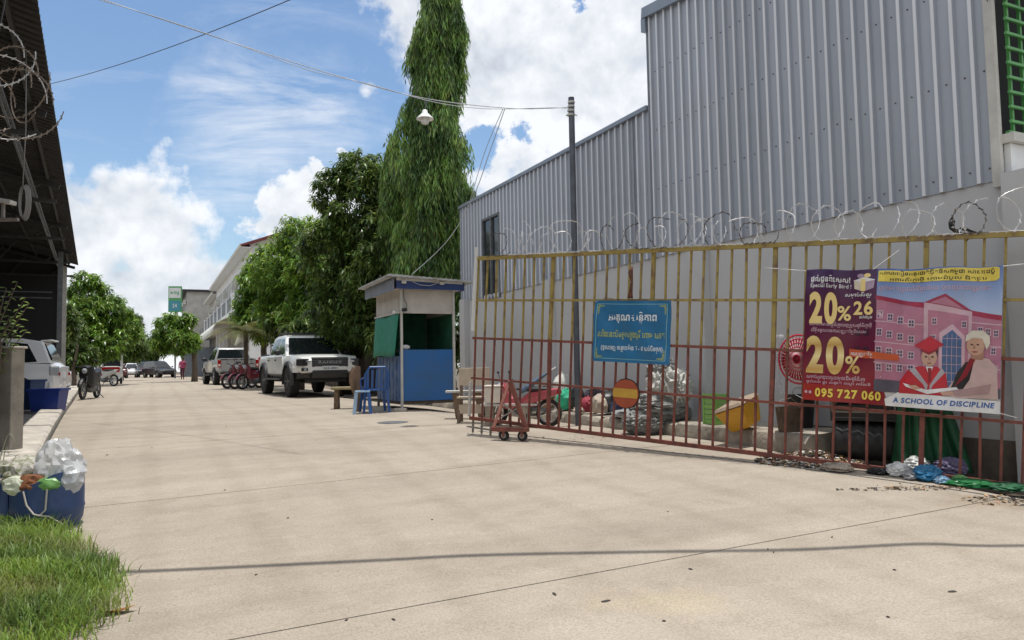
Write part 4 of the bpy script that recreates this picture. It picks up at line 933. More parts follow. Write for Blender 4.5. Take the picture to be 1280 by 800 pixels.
# ================================================================ VEHICLES
def carpaint(name, col, metal=0.0): return mat(name, col, 0.35, metal=metal, coat=0.6, var=0.05, vscale=2)
M_TYRE = mat('tyre_rubber', (0.018, 0.018, 0.018), 0.85, bump=0.3, bscale=60)
M_RIM = mat('dark_alloy', (0.06, 0.06, 0.065), 0.35, metal=0.8)
M_RIMS = mat('silver_alloy', (0.45, 0.46, 0.47), 0.35, metal=0.8)
M_GLASS = mat('car_glass', (0.012, 0.016, 0.02), 0.04, spec=0.8)
M_PLBLK = mat('black_plastic', (0.022, 0.022, 0.024), 0.5)
M_CHROME = mat('chrome', (0.6, 0.6, 0.6), 0.15, metal=1)
M_LENS = mat('lamp_lens', (0.35, 0.37, 0.4), 0.08, spec=0.8)
M_REDL = mat('red_lamp', (0.35, 0.01, 0.01), 0.15)
M_PLATE = mat('number_plate', (0.62, 0.64, 0.66), 0.5); M_INK = mat('dark_print', (0.02, 0.03, 0.06), 0.6)
def wheel(parent, x, y, r, w, rimm, spokes=6, z=None):
    z = r if z is None else z; sgn = 1 if y > 0 else -1
    mb = MB(); h = w/2; n = 28
    mb.lathe([(r*.60, -h*.85), (r*.80, -h), (r*.94, -h*.95), (r, -h*.75), (r, h*.75), (r*.94, h*.95), (r*.80, h), (r*.60, h*.85)], n=n, axis='Y')
    for k in range(24):
        a = 2*math.pi*k/24; mb.box((math.cos(a)*r, 0, math.sin(a)*r), (.03*r/.4, w*.85, .012), ry=-a+math.pi/2)
    o = mb.build('wheel', M_TYRE, parent, smooth=40, loc=(x, y, z))
    mb = MB(); yo = sgn*h*.8
    mb.lathe([(r*.62, yo), (r*.62, yo-sgn*.02), (r*.54, yo-sgn*.05), (0.01, yo-sgn*.06)], n=24, axis='Y')
    for k in range(spokes):
        a = 2*math.pi*k/spokes; mb.bar((math.cos(a)*r*.1, yo-sgn*.01, math.sin(a)*r*.1), (math.cos(a)*r*.57, yo+0, math.sin(a)*r*.57), .05, .04)
    mb.lathe([(r*.14, yo-sgn*.03), (r*.14, yo+sgn*.01), (.01, yo+sgn*.012)], n=12, axis='Y'); mb.build('rim', rimm, o, smooth=40)
    return o
def ringb(x, hw, zb, zt, cr=0.02):
    return [(x, -hw*.88, zb), (x, -hw*.985, zb+.10), (x, -hw, (zb+zt)/2), (x, -hw*.985, zt-.12), (x, -hw*.93, zt-.02), (x, -hw*.5, zt+cr), (x, hw*.5, zt+cr), (x, hw*.93, zt-.02), (x, hw*.985, zt-.12), (x, hw, (zb+zt)/2), (x, hw*.985, zb+.10), (x, hw*.88, zb)]
def boolcut(o, cuts):
    cs = []
    for (x, z, r) in cuts:
        m = MB(); m.lathe([(r, -1.3), (r, 1.3)], c=(x, 0, z), n=28, axis='Y'); c = m.build('cutter', M_PLBLK, None); c.matrix_world = o.matrix_world
        md = o.modifiers.new('b', 'BOOLEAN'); md.operation = 'DIFFERENCE'; md.object = c; md.solver = 'EXACT'; c.parent = o.parent; cs.append(c)
    dg = bpy.context.evaluated_depsgraph_get(); dg.update(); me = bpy.data.meshes.new_from_object(o.evaluated_get(dg)); old = o.data; o.modifiers.clear(); o.data = me
    for c in cs: bpy.data.objects.remove(c)
    me.shade_smooth(); me.set_sharp_from_angle(angle=R(28))
def greenhouse(parent, paint, prof, hwb, hwt, zb, zt, panes, glassm=None, frontpane=None, rearpane=None):
    """cab: prof = polygon in x,z; half width interpolated by height; panes = polygons for the side windows"""
    hw = lambda z: hwb + (hwt-hwb)*max(0, min(1, (z-zb)/(zt-zb)))
    mb = MB(); n = len(prof); vs = [(x, -hw(z), z) for x, z in prof] + [(x, hw(z), z) for x, z in prof]
    mb.add(vs, [tuple(range(n)), tuple(range(2*n-1, n-1, -1))] + [(i, (i+1) % n, (i+1) % n+n, i+n) for i in range(n)])
    cab = mb.build('cab', paint, parent, smooth=30, bevel=0.035)
    for p in panes:
        for s in (-1, 1):
            mb = MB(); m = len(p); a = [(x, s*(hw(z)+.004), z) for x, z in p]; b = [(x, s*(hw(z)-.01), z) for x, z in p]
            mb.add(a+b, [tuple(range(m)), tuple(range(2*m-1, m-1, -1))] + [(i, (i+1) % m, (i+1) % m+m, i+m) for i in range(m)]); mb.build('side_window', M_GLASS, cab)
    for nm, q in (('windscreen', frontpane), ('rear_window', rearpane)):
        if not q: continue
        (x0, z0), (x1, z1), off = q; k = .9; d = Vector((z1-z0, 0, -(x1-x0))).normalized()*off
        mb = MB(); A = [(x0, -hw(z0)*k, z0), (x0, hw(z0)*k, z0), (x1, hw(z1)*k, z1), (x1, -hw(z1)*k, z1)]
        A1 = [Vector(v)+d for v in A]; A2 = [Vector(v)-d for v in A]
        mb.add(A1+A2, [(0, 1, 2, 3), (7, 6, 5, 4), (0, 4, 5, 1), (1, 5, 6, 2), (2, 6, 7, 3), (3, 7, 4, 0)]); mb.build(nm, M_GLASS, cab)
    return cab
def arch(parent, x, s, r, hw, m, w=.09):
    mb = MB(); rings = []
    for k in range(15):
        a = math.pi*(-.06 + 1.12*k/14); c, q = math.cos(a), math.sin(a)
        rings.append([(x+c*r, s*(hw-.02), .44+q*r), (x+c*r, s*(hw+.07), .44+q*r), (x+c*(r+w), s*(hw+.05), .44+q*(r+w)), (x+c*(r+w+.02), s*(hw-.02), .44+q*(r+w+.02))])
    mb.loft(rings); mb.build('wheel_arch', m, parent, smooth=35)
def pickup(label, loc, rz, paint, rimm, trim, rr=.42):
    t = thing('pickup_truck', label, 'pickup', loc, rz)
    lift = rr-.38; L = 2.65
    secs = []
    for x, hw, zb, zt in [(-2.62, .86, .62, 1.13), (-2.56, .90, .56, 1.17), (-1.3, .925, .50, 1.18), (-1.0, .93, .48, 1.16), (.85, .93, .48, 1.12), (1.3, .93, .50, 1.13), (1.9, .93, .54, 1.115), (2.25, .91, .58, 1.09), (2.46, .86, .60, 1.055), (2.56, .80, .62, 1.01), (2.61, .72, .64, .96)]:
        secs.append(ringb(x, hw, zb+lift, zt+lift))
    mb = MB(); mb.loft(secs); body = mb.build('body', paint, t, smooth=30); body['label'] = 'painted body with bed and bonnet'
    boolcut(body, [(1.62, rr, rr+.07), (-1.62, rr, rr+.07)])
    zl = lift
    prof = [(1.05, 1.08+zl), (.30, 1.70+zl), (.0, 1.76+zl), (-.85, 1.755+zl), (-1.15, 1.70+zl), (-1.28, 1.10+zl)]
    greenhouse(t, paint, prof, .86, .66, 1.1+zl, 1.75+zl, [[(.78, 1.18+zl), (.22, 1.64+zl), (-.12, 1.66+zl), (-.12, 1.18+zl)], [(-.22, 1.18+zl), (-.22, 1.66+zl), (-.85, 1.66+zl), (-1.08, 1.58+zl), (-1.12, 1.18+zl)]],
               frontpane=((.97, 1.16+zl), (.38, 1.65+zl), .022), rearpane=((-1.27, 1.2+zl), (-1.17, 1.64+zl), .022))
    for s in (-1, 1):
        for (a, b) in ((-.14, .88), (-1.06, -.18)):
            mb = MB(); P = [(a, .60+zl), (b, .60+zl), (b+(.06 if b > .5 else 0), .85+zl), (b, 1.10+zl), (a, 1.12+zl)]
            mb.prism(P, s*.900, s*.940); d = mb.build('door', paint, t, bevel=.012); mb = MB(); mb.box(((a+b)/2-.28 if b > .5 else a+.22, s*.955, 1.0+zl), (.16, .03, .03)); mb.build('handle', trim if trim else M_CHROME, d)
        mb = MB(); lump(mb, (.78, s*1.03, 1.22+zl), (.08, .13, .09), sub=2, amp=.03); mb.bar((.8, s*.88, 1.16+zl), (.79, s*.98, 1.18+zl), .03); mb.build('mirror', M_PLBLK, t, smooth=True)
        mb = MB(); mb.box((0, s*.96, .46+zl*.6), (2.2, .2, .05)); mb.bar((.7, s*.8, .55+zl), (.7, s*.95, .46+zl*.6), .03); mb.bar((-.7, s*.8, .55+zl), (-.7, s*.95, .46+zl*.6), .03); mb.build('side_step', M_PLBLK, t)
        if trim:
            arch(t, 1.62, s, rr+.03, .93, trim); arch(t, -1.62, s, rr+.03, .93, trim)
        mb = MB(); mb.box((2.50, s*.70, .90+zl), (.26, .36, .20), rz=-s*.42); hl = mb.build('headlight', M_PLBLK, t, bevel=.03)
        mb = MB(); mb.box((2.63, s*.62, .925+zl), (.03, .12, .05), rz=-s*.3); mb.box((2.56, s*.78, .90+zl), (.14, .12, .10), rz=-s*.45); mb.build('lens', M_LENS, hl)
        mb = MB(); mb.box((2.58, s*.70, .70+zl), (.10, .18, .09), rz=-s*.2); fg = mb.build('fog_lamp', M_PLBLK, t, bevel=.02); mb = MB(); mb.lathe([(.04, 0), (.035, .02)], c=(2.64, s*.70, .70+zl), n=12, axis='X'); mb.build('lens', M_LENS, fg)
        mb = MB(); mb.box((-2.60, s*.84, .97+zl), (.10, .14, .34)); tl_ = mb.build('tail_light', M_REDL, t, bevel=.02)
        mb = MB(); mb.box((-2.655, s*.84, .90+zl), (.012, .09, .10)); mb.build('lens', M_WHITE, tl_)
    # nose
    mb = MB(); mb.box((2.53, 0, .90+zl), (.18, 1.04, .28)); gr_ = mb.build('grille', M_PLBLK, t, bevel=.03)
    mb = MB()
    for k in range(5): mb.box((2.62, 0, .80+zl+.05*k), (.02, .98, .012))
    for k in range(3): mb.box((2.625, -.3+.3*k, .945+zl), (.02, .07, .03))
    mb.build('grille_bars', M_STEEL, gr_)
    mb = MB(); text(mb, 'RANGER', -.34, .34, .865+zl, .075, 0, .01); mb.v = [(2.632, x, z) for x, y, z in mb.v]; mb.build('lettering', M_RIMS, gr_) if trim else None
    mb = MB(); mb.loft([[(2.35, s*.955, .50+zl+.1), (2.35, s*.955, .78+zl)][0:2] + [(2.2, s*.95, .78+zl), (2.2, s*.95, .6+zl)] if False else [(2.25 if abs(s) > .9 else 2.62 if abs(s) < .5 else 2.50, s*.95, z) for z in (.62+zl if abs(s) > .5 else .68+zl, .79+zl)] + [(2.05 if abs(s) > .9 else 2.3, s*.95, z) for z in (.79+zl, .62+zl)] for s in (-1, -.8, -.45, 0, .45, .8, 1)]); mb.build('front_bumper', paint, t, bevel=.02)
    mb = MB(); mb.prism([(2.2, .40+zl), (2.58, .46+zl), (2.64, .60+zl), (2.62, .68+zl), (2.2, .70+zl)], -.5, .5); mb.prism([(2.1, .42+zl), (2.42, .46+zl), (2.46, .62+zl), (2.1, .62+zl)], -.86, .86); mb.build('lower_bumper', M_PLBLK, t, bevel=.02)
    mb = MB(); mb.box((2.655, 0, .735+zl), (.015, .46, .115)); pl = mb.build('number_plate', M_PLATE, t); mb = MB(); text(mb, '2AX-8941', -.2, .2, .70+zl, .065, 0, .02); mb.v = [(2.665, x, z) for x, y, z in mb.v]; mb.build('plate_text', M_INK, pl)
    mb = MB(); mb.box((-2.66, 0, .52+zl), (.12, 1.7, .16)); mb.build('rear_bumper', M_CHROME if not trim else M_PLBLK, t, bevel=.03)
    mb = MB(); mb.box((-2.615, 0, .87+zl), (.05, 1.46, .48)); tg = mb.build('tailgate', paint, t, bevel=.02)
    mb = MB(); mb.box((-2.645, 0, 1.02+zl), (.02, .22, .06)); mb.build('handle', M_PLBLK, tg)
    mb = MB(); mb.box((-2.0, 0, 1.195+zl), (1.3, 1.6, .03)); mb.build('bed_cover', M_PLBLK if trim else paint, t, bevel=.01)
    if trim:
        mb = MB()
        for s in (-.60, .60): mb.tube([(.05, s, 1.74+zl), (0, s, 1.83+zl), (-.9, s, 1.83+zl), (-1, s, 1.73+zl)], .022, 6)
        for x in (-.15, -.7): mb.tube([(x, -.62, 1.83+zl), (x, .62, 1.83+zl)], .02, 6)
        mb.build('roof_rack', M_PLBLK, t, smooth=40)
        mb = MB(); mb.tube([(-1.32, -.78, 1.15+zl), (-1.55, -.72, 1.5+zl), (-1.55, .72, 1.5+zl), (-1.32, .78, 1.15+zl)], .035, 7); mb.build('roll_bar', M_PLBLK, t, smooth=40)
    for x in (1.62, -1.62):
        for s in (-1, 1): wheel(t, x, s*.82, rr, .27, rimm)
    mb = MB(); mb.box((0, 0, .45+zl), (4.4, 1.2, .22)); mb.build('chassis', M_PLBLK, t)
    return t
P = at(412, 460, 20.9); hd = Vector((math.sin(R(30)), -math.cos(R(30)), 0)); c = Vector((P.x, P.y, 0)) - hd*2.55
pickup('white pickup with black wheel arches and grille parked facing the camera beside the booth', (c.x, c.y, G(c.x, c.y)+0.0), math.atan2(hd.y, hd.x), carpaint('white_car_paint', (.70, .71, .70)), M_RIM, M_PLBLK, .44)
P = at(298, 460, 34.6); hd = Vector((-math.sin(R(30)), math.cos(R(30)), 0)); c = Vector((P.x, P.y, 0)) + hd*2.6
pickup('silver pickup parked with its tailgate and red tail light towards the camera', (c.x, c.y, G(c.x, c.y)), math.atan2(hd.y, hd.x), carpaint('silver_car_paint', (.42, .42, .42), .3), M_RIMS, None, .39)
def car(label, loc, rz, paint, H=1.5, L=4.3, suv=False, name='parked_car', cat='car', text_=None, rimm=None):
    t = thing(name, label, cat, loc, rz); l = L/2; zb = .25 if not suv else .35; rr = .31 if not suv else .36; hw = .86; zt = H*.60; bonnet = zt
    tail = H*.64
    mb = MB(); S = []
    for x, w, b, tz in [(-l, .74, zb+.18, tail-.12), (-l+.10, .82, zb+.06, tail-.03), (-l*.6, .86, zb, tail), (0, .87, zb, zt), (l*.45, .87, zb, bonnet-.02), (l*.8, .84, zb+.03, bonnet-.13), (l*.95, .78, zb+.06, bonnet-.22), (l, .68, zb+.12, bonnet-.32)]: S.append(ringb(x, w, b, tz))
    mb.loft(S); body = mb.build('body', paint, t, smooth=32); boolcut(body, [(l*.62, rr, rr+.05), (-l*.62, rr, rr+.05)])
    rx = -l*.93
    prof = [(l*.46, zt-.04), (l*.10, H-.10), (-l*.05, H), (-l*.65, H-.01), (-l*.84, H-.08), (rx, tail-.02)]
    z0 = zt+.04
    greenhouse(t, paint, prof, .80, .58, zt, H, [[(l*.34, z0), (l*.09, H-.14), (-l*.10, H-.09), (-l*.10, z0)], [(-l*.14, z0), (-l*.14, H-.09), (-l*.5, H-.09), (-l*.52, z0)], [(-l*.56, z0), (-l*.54, H-.09), (-l*.70, H-.13), (-l*.80, z0+.03)]],
               frontpane=((l*.42, zt+.03), (l*.13, H-.13), .02), rearpane=((rx+.005, tail+.05), (-l*.85, H-.13), .02))
    for s in (-1, 1):
        for a, b in ((-l*.12, l*.36), (-l*.55, -l*.13)):
            mb = MB(); mb.prism([(a, zb+.12), (b, zb+.12), (b, zt-.06), (a, zt-.04)], s*(hw-.02), s*(hw+.016)); d = mb.build('door', paint, t, bevel=.012); mb = MB(); mb.box((a+.14, s*(hw+.03), zt-.16), (.16, .03, .03)); mb.build('handle', paint, d)
        mb = MB(); mb.box((l*.90, s*.62, bonnet-.30), (.24, .30, .15), rz=-s*.45); mb.build('headlight', M_LENS, t, bevel=.03)
        mb = MB(); mb.box((-l+.10, s*.735, tail-.20), (.20, .17, .22), rz=s*.35); tl_ = mb.build('tail_light', M_LENS if name == 'parked_car' and 'hatch' in label else M_REDL, t, bevel=.03)
        mb = MB(); mb.box((-l-.0, s*.735, tail-.27), (.03, .12, .07), rz=s*.35); mb.build('lens', M_REDL if 'hatch' in label else M_WHITE, tl_)
        mb = MB(); lump(mb, (l*.34, s*.98, zt+.08), (.07, .11, .07), sub=2, amp=.03); mb.bar((l*.34, s*.8, zt+.03), (l*.34, s*.95, zt+.06), .03); mb.build('mirror', paint, t, smooth=True)
    mb = MB(); mb.box((l*.955, 0, bonnet-.40), (.10, .9, .14)); mb.box((l*.97, 0, zb+.12), (.1, 1.0, .10)); mb.build('grille', M_PLBLK, t, bevel=.02)
    mb = MB(); mb.loft([[( -l-.03 if abs(y) < .5 else -l+.12, y, z) for z in (zb+.06, zb+.28)] + [(-l+.2, y, z) for z in (zb+.28, zb+.06)] for y in (-.84, -.5, 0, .5, .84)]); mb.build('rear_bumper', paint, t, bevel=.03)
    mb = MB(); mb.box((-l-.01, 0, tail-.30), (.02, .40, .14)); mb.build('number_plate', M_PLATE, t)
    mb = MB(); mb.box((-l*.86, 0, H-.05), (.22, 1.0, .035), ry=.1); mb.build('spoiler', paint, t, bevel=.01)
    for x in (l*.62, -l*.62):
        for s in (-1, 1): wheel(t, x, s*.76, rr, .2, rimm or M_RIMS)
    mb = MB(); mb.box((0, 0, zb+.05), (L*.8, 1.1, .18)); mb.build('underbody', M_PLBLK, t)
    return t
# white car under the shed: rear towards the street
pr_ = at(86, 466, 17.6); hd = Vector((-.915, -.40, 0)).normalized(); c = Vector((pr_.x, pr_.y, 0)) + hd*2.2
car('white hatchback parked under the shed roof with its rear poking out to the road', (c.x, c.y, G(c.x, c.y)+.10), math.atan2(hd.y, hd.x), carpaint('white_hatch_paint', (.72, .73, .75)), H=1.52, L=4.2)
def faraway(px, d, ang): p = at(px, 460, d); return (p.x, p.y, G(p.x, p.y)), R(ang)
l_, a_ = faraway(180, 84, -60); car('black car parked at the far end of the street by the green awning', l_, a_, carpaint('black_car_paint', (.02, .02, .025)), H=1.75, L=4.6, suv=True)
l_, a_ = faraway(165, 90, -62); car('small white car parked beyond the black cars at the street end', l_, a_, carpaint('white_hatch_paint', None), H=1.7, L=4.4, suv=True)
l_, a_ = faraway(199, 76, -40); car('second black car, parked nearer the small street tree', l_, a_, carpaint('black_car_paint', None), H=1.7, L=4.5, suv=True)
l_, a_ = faraway(148, 78, 115); car('dark red car behind the white three wheeler', l_, a_, carpaint('dark_red_paint', (.13, .02, .02)), H=1.5, L=4.3)
# motorbikes
def motorbike(label, loc, rz, col, group=None, white=False, windshield=False, sport=False):
    t = thing('motorbike', label, 'motorbike', loc, rz, group); r = .29
    M_C = col
    for x in (.62, -.60):
        mb = MB(); n = 22; rings = []
        for k in range(n+1):
            a = 2*math.pi*k/n; c_, s__ = math.cos(a), math.sin(a); rings.append([(c_*(r-.045+.045*math.cos(b)), .045*math.sin(b), s__*(r-.045+.045*math.cos(b))) for b in [2*math.pi*q/8 for q in range(8)]])
        mb.loft(rings, cap=False); w_ = mb.build('wheel', M_TYRE, t, smooth=True, loc=(x, 0, r))
        mb = MB(); mb.lathe([(.05, -.05), (.05, .05)], n=10, axis='Y')
        for q in range(10): a = q*math.pi/5; mb.bar((0, 0, 0), (math.cos(a)*(r-.08), 0, math.sin(a)*(r-.08)), .012)
        mb.lathe([(r-.095, -.02), (r-.075, -.025), (r-.075, .025), (r-.095, .02), (r-.095, -.02)], n=22, axis='Y', cap=False); mb.build('rim', M_RIMS, w_)
    mb = MB()
    for s in (-.07, .07): mb.tube([(.62, s, r), (.50, s, .62), (.42, s, .86)], .022, 6)
    mb.build('fork', M_CHROME, t, smooth=40)
    mb = MB(); mb.tube([(.36, -.32, .98), (.40, -.18, .96), (.43, 0, .90), (.40, .18, .96), (.36, .32, .98)], .016, 6); mb.build('handlebar', M_PLBLK, t, smooth=40)
    for s in (-1, 1):
        mb = MB(); mb.tube([(.40, s*.22, .97), (.42, s*.26, 1.12)], .006, 5); lump(mb, (.42, s*.27, 1.14), (.015, .055, .035), sub=1, amp=0); mb.build('mirror', M_PLBLK, t)
    mb = MB(); lump(mb, (.50, 0, .84), (.07, .075, .08), sub=3, amp=.04); mb.build('headlamp', M_LENS, t, smooth=True)
    mb = MB(); S = []
    for x, w, zb, zt in [(.48, .07, .50, .92), (.38, .15, .38, .90), (.22, .13, .36, .62), (.0, .12, .36, .58), (-.2, .14, .46, .72), (-.5, .13, .56, .76), (-.82, .05, .68, .80)]: S.append(ringb(x, w, zb, zt, .01))
    if sport: S = [ringb(*a) for a in [(.50, .08, .52, .95, .02), (.36, .17, .36, .98, .03), (.15, .17, .34, .92, .04), (-.05, .15, .34, .80, .02), (-.3, .13, .44, .78, .02), (-.6, .12, .62, .88, .02), (-.85, .05, .76, .92, .01)]]
    mb.loft(S); mb.build('fairing', M_C, t, smooth=40)
    mb = MB(); lump(mb, (-.28, 0, .78), (.42, .13, .055), sub=3, amp=.03); mb.build('seat', M_PLBLK, t, smooth=True)
    mb = MB(); lump(mb, (.0, 0, .33), (.22, .15, .14), sub=3, amp=.15, seed=3); mb.box((-.3, 0, .36), (.5, .08, .08)); mb.build('engine', M_STEEL, t)
    mb = MB(); mb.tube([(.05, -.14, .22), (-.35, -.16, .24), (-.72, -.17, .40)], [.025, .035, .045], 8); mb.build('exhaust', M_CHROME, t, smooth=40)
    mb = MB(); S = []
    for k in range(9): a = R(15+130*k/8); S.append([(.62+math.cos(a)*(r+.03), -.055, r+math.sin(a)*(r+.03)), (.62+math.cos(a)*(r+.045), 0, r+math.sin(a)*(r+.045)), (.62+math.cos(a)*(r+.03), .055, r+math.sin(a)*(r+.03))])
    mb.loft(S, cap=False, closed=False); mb.build('front_mudguard', M_C, t)
    mb = MB(); mb.box((-.84, 0, .72), (.06, .12, .07)); mb.build('tail_light', M_REDL, t)
    mb = MB(); mb.bar((-.15, .1, .3), (-.2, .32, .02), .02); mb.build('kick_stand', M_PLBLK, t)
    return t
M_BLKP = mat('black_fairing', (.012, .012, .014), .5); M_REDP = carpaint('dark_red_fairing', (.20, .015, .03)); M_PINKP = carpaint('faded_red_fairing', (.45, .08, .10)); M_WHP = carpaint('white_fairing', (.62, .63, .62))
def mloc(px, d, a): p = at(px, 460, d); return (p.x, p.y, G(p.x, p.y)), R(a)
l_, a_ = mloc(113, 22.5, -78); motorbike('black sports motorbike parked at the left kerb facing the camera', l_, a_, M_BLKP, sport=True)
l_, a_ = mloc(131, 36, 160); motorbike('black and white scooter parked behind the black motorbike on the left', l_, a_, M_WHP)
for k, (px, d, col, lb) in enumerate([(300, 29.6, M_REDP, 'leftmost of the three dark red motorbikes between the two pickups'), (309.5, 29.0, M_REDP, 'middle one of the three dark red motorbikes between the two pickups'), (319, 28.4, M_REDP, 'rightmost of the three dark red motorbikes, nearest the white pickup')]):
    l_, a_ = mloc(px, d, -118); motorbike(lb, l_, a_, col, 'motorbikes parked in a row between the pickups')
# three wheeled taxi
l_, a_ = mloc(139, 43, -20); tk = thing('three_wheeler', 'white three wheeled taxi with a flat roof on the left side of the street', 'auto rickshaw', l_, a_+R(135))
mb = MB(); S = [ringb(x, w, zb, zt) for x, w, zb, zt in [(-1.25, .58, .35, .95), (-1.1, .62, .3, 1.0), (-.2, .62, .28, .95), (.0, .6, .28, .6), (.6, .55, .28, .6), (.85, .45, .3, 1.0), (1.2, .3, .4, .85)]]
mb.loft(S); mb.build('body', M_WHP, tk, smooth=35)
mb = MB(); mb.box((-.2, 0, 1.72), (1.9, 1.22, .08), taper=.92); mb.build('roof', M_WHP, tk, bevel=.03)
for x, y, x2 in ((.85, .48, .6), (.85, -.48, .6), (-1.15, .56, -1.1), (-1.15, -.56, -1.1), (-.2, .58, -.2), (-.2, -.58, -.2)): mb = MB(); mb.bar((x, y, .9), (x2, y*.97, 1.7), .05); mb.build('roof_pillar', M_WHP, tk)
mb = MB(); mb.add([(.86, -.46, .95), (.86, .46, .95), (.62, .45, 1.66), (.62, -.45, 1.66), (.84, -.46, .95), (.84, .46, .95), (.60, .45, 1.66), (.60, -.45, 1.66)], [(0, 1, 2, 3), (7, 6, 5, 4), (0, 4, 5, 1), (2, 6, 7, 3), (1, 5, 6, 2), (3, 7, 4, 0)]); mb.build('windscreen', M_GLASS, tk)
mb = MB(); mb.box((-1.27, 0, .85), (.06, 1.0, .22)); mb.build('tail_panel', M_REDL, tk)
mb = MB(); mb.box((-.6, 0, .8), (.5, 1.0, .3)); mb.build('seat', M_PLBLK, tk)
wheel(tk, 1.05, 0, .24, .1, M_RIMS, 5); wheel(tk, -.9, .56, .24, .12, M_RIMS, 5); wheel(tk, -.9, -.56, .24, .12, M_RIMS, 5)
# ---------------------------------------------------------------- person walking down the street
def person(label, loc, rz, skin, shirt, trousers, hair):
    t = thing('person', label, 'person', loc, rz)
    J = {'pel': (0, 0, .88), 'wai': (0, 0, 1.02), 'che': (.01, 0, 1.22), 'nec': (0, 0, 1.38), 'hea': (.02, 0, 1.47), 'hd2': (.02, 0, 1.56),
         'hl': (0, .09, .84), 'kl': (.10, .10, .47), 'al': (.06, .10, .08), 'tl': (.20, .11, .03), 'hr': (0, -.09, .84), 'kr': (-.02, -.10, .46), 'ar': (-.20, -.10, .12), 'tr': (-.08, -.11, .03),
         'sl': (0, .17, 1.32), 'el': (-.05, .23, 1.05), 'wl': (.02, .25, .82), 'sr': (0, -.17, 1.32), 'er': (.02, -.23, 1.05), 'wr': (.14, -.22, .88)}
    Rd = {'pel': .15, 'wai': .12, 'che': .14, 'nec': .055, 'hea': .08, 'hd2': .085, 'hl': .10, 'kl': .062, 'al': .042, 'tl': .035, 'hr': .10, 'kr': .062, 'ar': .042, 'tr': .035, 'sl': .065, 'el': .045, 'wl': .032, 'sr': .065, 'er': .045, 'wr': .032}
    E = [('pel', 'wai'), ('wai', 'che'), ('che', 'nec'), ('nec', 'hea'), ('hea', 'hd2'), ('pel', 'hl'), ('hl', 'kl'), ('kl', 'al'), ('al', 'tl'), ('pel', 'hr'), ('hr', 'kr'), ('kr', 'ar'), ('ar', 'tr'), ('che', 'sl'), ('sl', 'el'), ('el', 'wl'), ('che', 'sr'), ('sr', 'er'), ('er', 'wr')]
    for w_, s_i in (('wl', 1), ('wr', -1)):
        b = Vector(J[w_])
        for q in range(5):
            nm = w_+str(q); L = (.05, .085, .095, .088, .07)[q]; o = Vector(((.03, .022, .005, -.012, -.028)[q], 0, -(.03 if q == 0 else .07)))
            J[nm+'a'] = tuple(b+o); J[nm+'b'] = tuple(b+o+Vector(((.02 if q == 0 else .004), -.008*s_i, -L*.9))); Rd[nm+'a'] = .010; Rd[nm+'b'] = .008; E += [(w_, nm+'a'), (nm+'a', nm+'b')]
    ks = list(J); me = bpy.data.meshes.new('body'); me.from_pydata([J[k] for k in ks], [(ks.index(a), ks.index(b)) for a, b in E], [])
    o = bpy.data.objects.new('body', me); COL.objects.link(o); o.parent = t
    sk = o.modifiers.new('s', 'SKIN'); sv = me.skin_vertices[0].data
    for i, k in enumerate(ks): sv[i].radius = (Rd[k], Rd[k]*(1.15 if k in ('pel', 'wai', 'che') else 1)); sv[i].use_root = (k == 'pel')
    ss = o.modifiers.new('u', 'SUBSURF'); ss.levels = ss.render_levels = 1
    dg = bpy.context.evaluated_depsgraph_get(); m2 = bpy.data.meshes.new_from_object(o.evaluated_get(dg)); o.modifiers.clear(); o.data = m2; m2.materials.clear()
    for m in (skin, shirt, trousers): m2.materials.append(m)
    for p in m2.polygons:
        z = p.center.z; y = abs(p.center.y)
        p.material_index = 2 if z < .92 and y < .19 and z > .1 else 1 if .92 <= z < 1.37 and not (y > .19 and z < 1.0) else 0
    m2.shade_smooth()
    mb = MB(); lump(mb, (-.015, 0, 1.56), (.105, .098, .115), sub=3, amp=.05); lump(mb, (-.075, 0, 1.43), (.05, .075, .12), sub=2, amp=.08); mb.build('hair', hair, t, smooth=True)
    mb = MB(); mb.lathe([(.19, .86), (.17, .95), (.135, 1.06), (.15, 1.2), (.165, 1.3), (.08, 1.385)], n=18, sy=1.15, sx=.85); mb.build('shirt', shirt, t, smooth=True)
    mb = MB()
    for s in (-1, 1): mb.lathe([(.006, 0), (.009, .004), (.004, .01)], c=(.10, s*.033, 1.535), n=8, axis='X')
    mb.build('eyes', M_INK, t); mb = MB(); lump(mb, (.108, 0, 1.51), (.014, .011, .018), sub=1, amp=0); mb.build('nose', skin, t)
    return t
M_SKIN = mat('skin', (.30, .17, .11), .55); M_HAIR = mat('black_hair', (.012, .01, .01), .5)
l_, a_ = mloc(228, 55, -80)
person('woman in a magenta top and dark maroon trousers walking near the small street tree', l_, a_, M_SKIN, mat('magenta_cloth', (.35, .06, .13), .85), mat('maroon_cloth', (.10, .02, .04), .85), M_HAIR)
# ================================================================ THE GATE
GD = Vector((4.96, -3.74, 0)).normalized(); GA = math.atan2(GD.y, GD.x); TH = math.asin(.41/6.225)
GO = Vector((-.6, 10.3, CZ-.71)); TILT = Matrix(((math.cos(TH), 0, math.sin(TH), 0), (0, 1, 0, 0), (-math.sin(TH), 0, math.cos(TH), 0), (0, 0, 0, 1)))
def ggl(px):      # gate coordinate of a picture column
    lo, hi = -1.0, 9.0
    for _ in range(40):
        m = (lo+hi)/2; p = GO + GD*m
        if (p.x/p.y) < ray(px, 460).x/ray(px, 460).y: lo = m
        else: hi = m
    return lo
gz0 = G(GO.x, GO.y)
gate = thing('barred_gate', 'long barred sliding gate, yellow above and rusty red below, across the right of the picture', 'gate', (GO.x, GO.y, gz0), GA)
M_YEL = mat('weathered_yellow_paint', (.34, .26, .075), .6, col2=(.17, .11, .06), vscale=7, fac=(.34, .50), bump=.1)
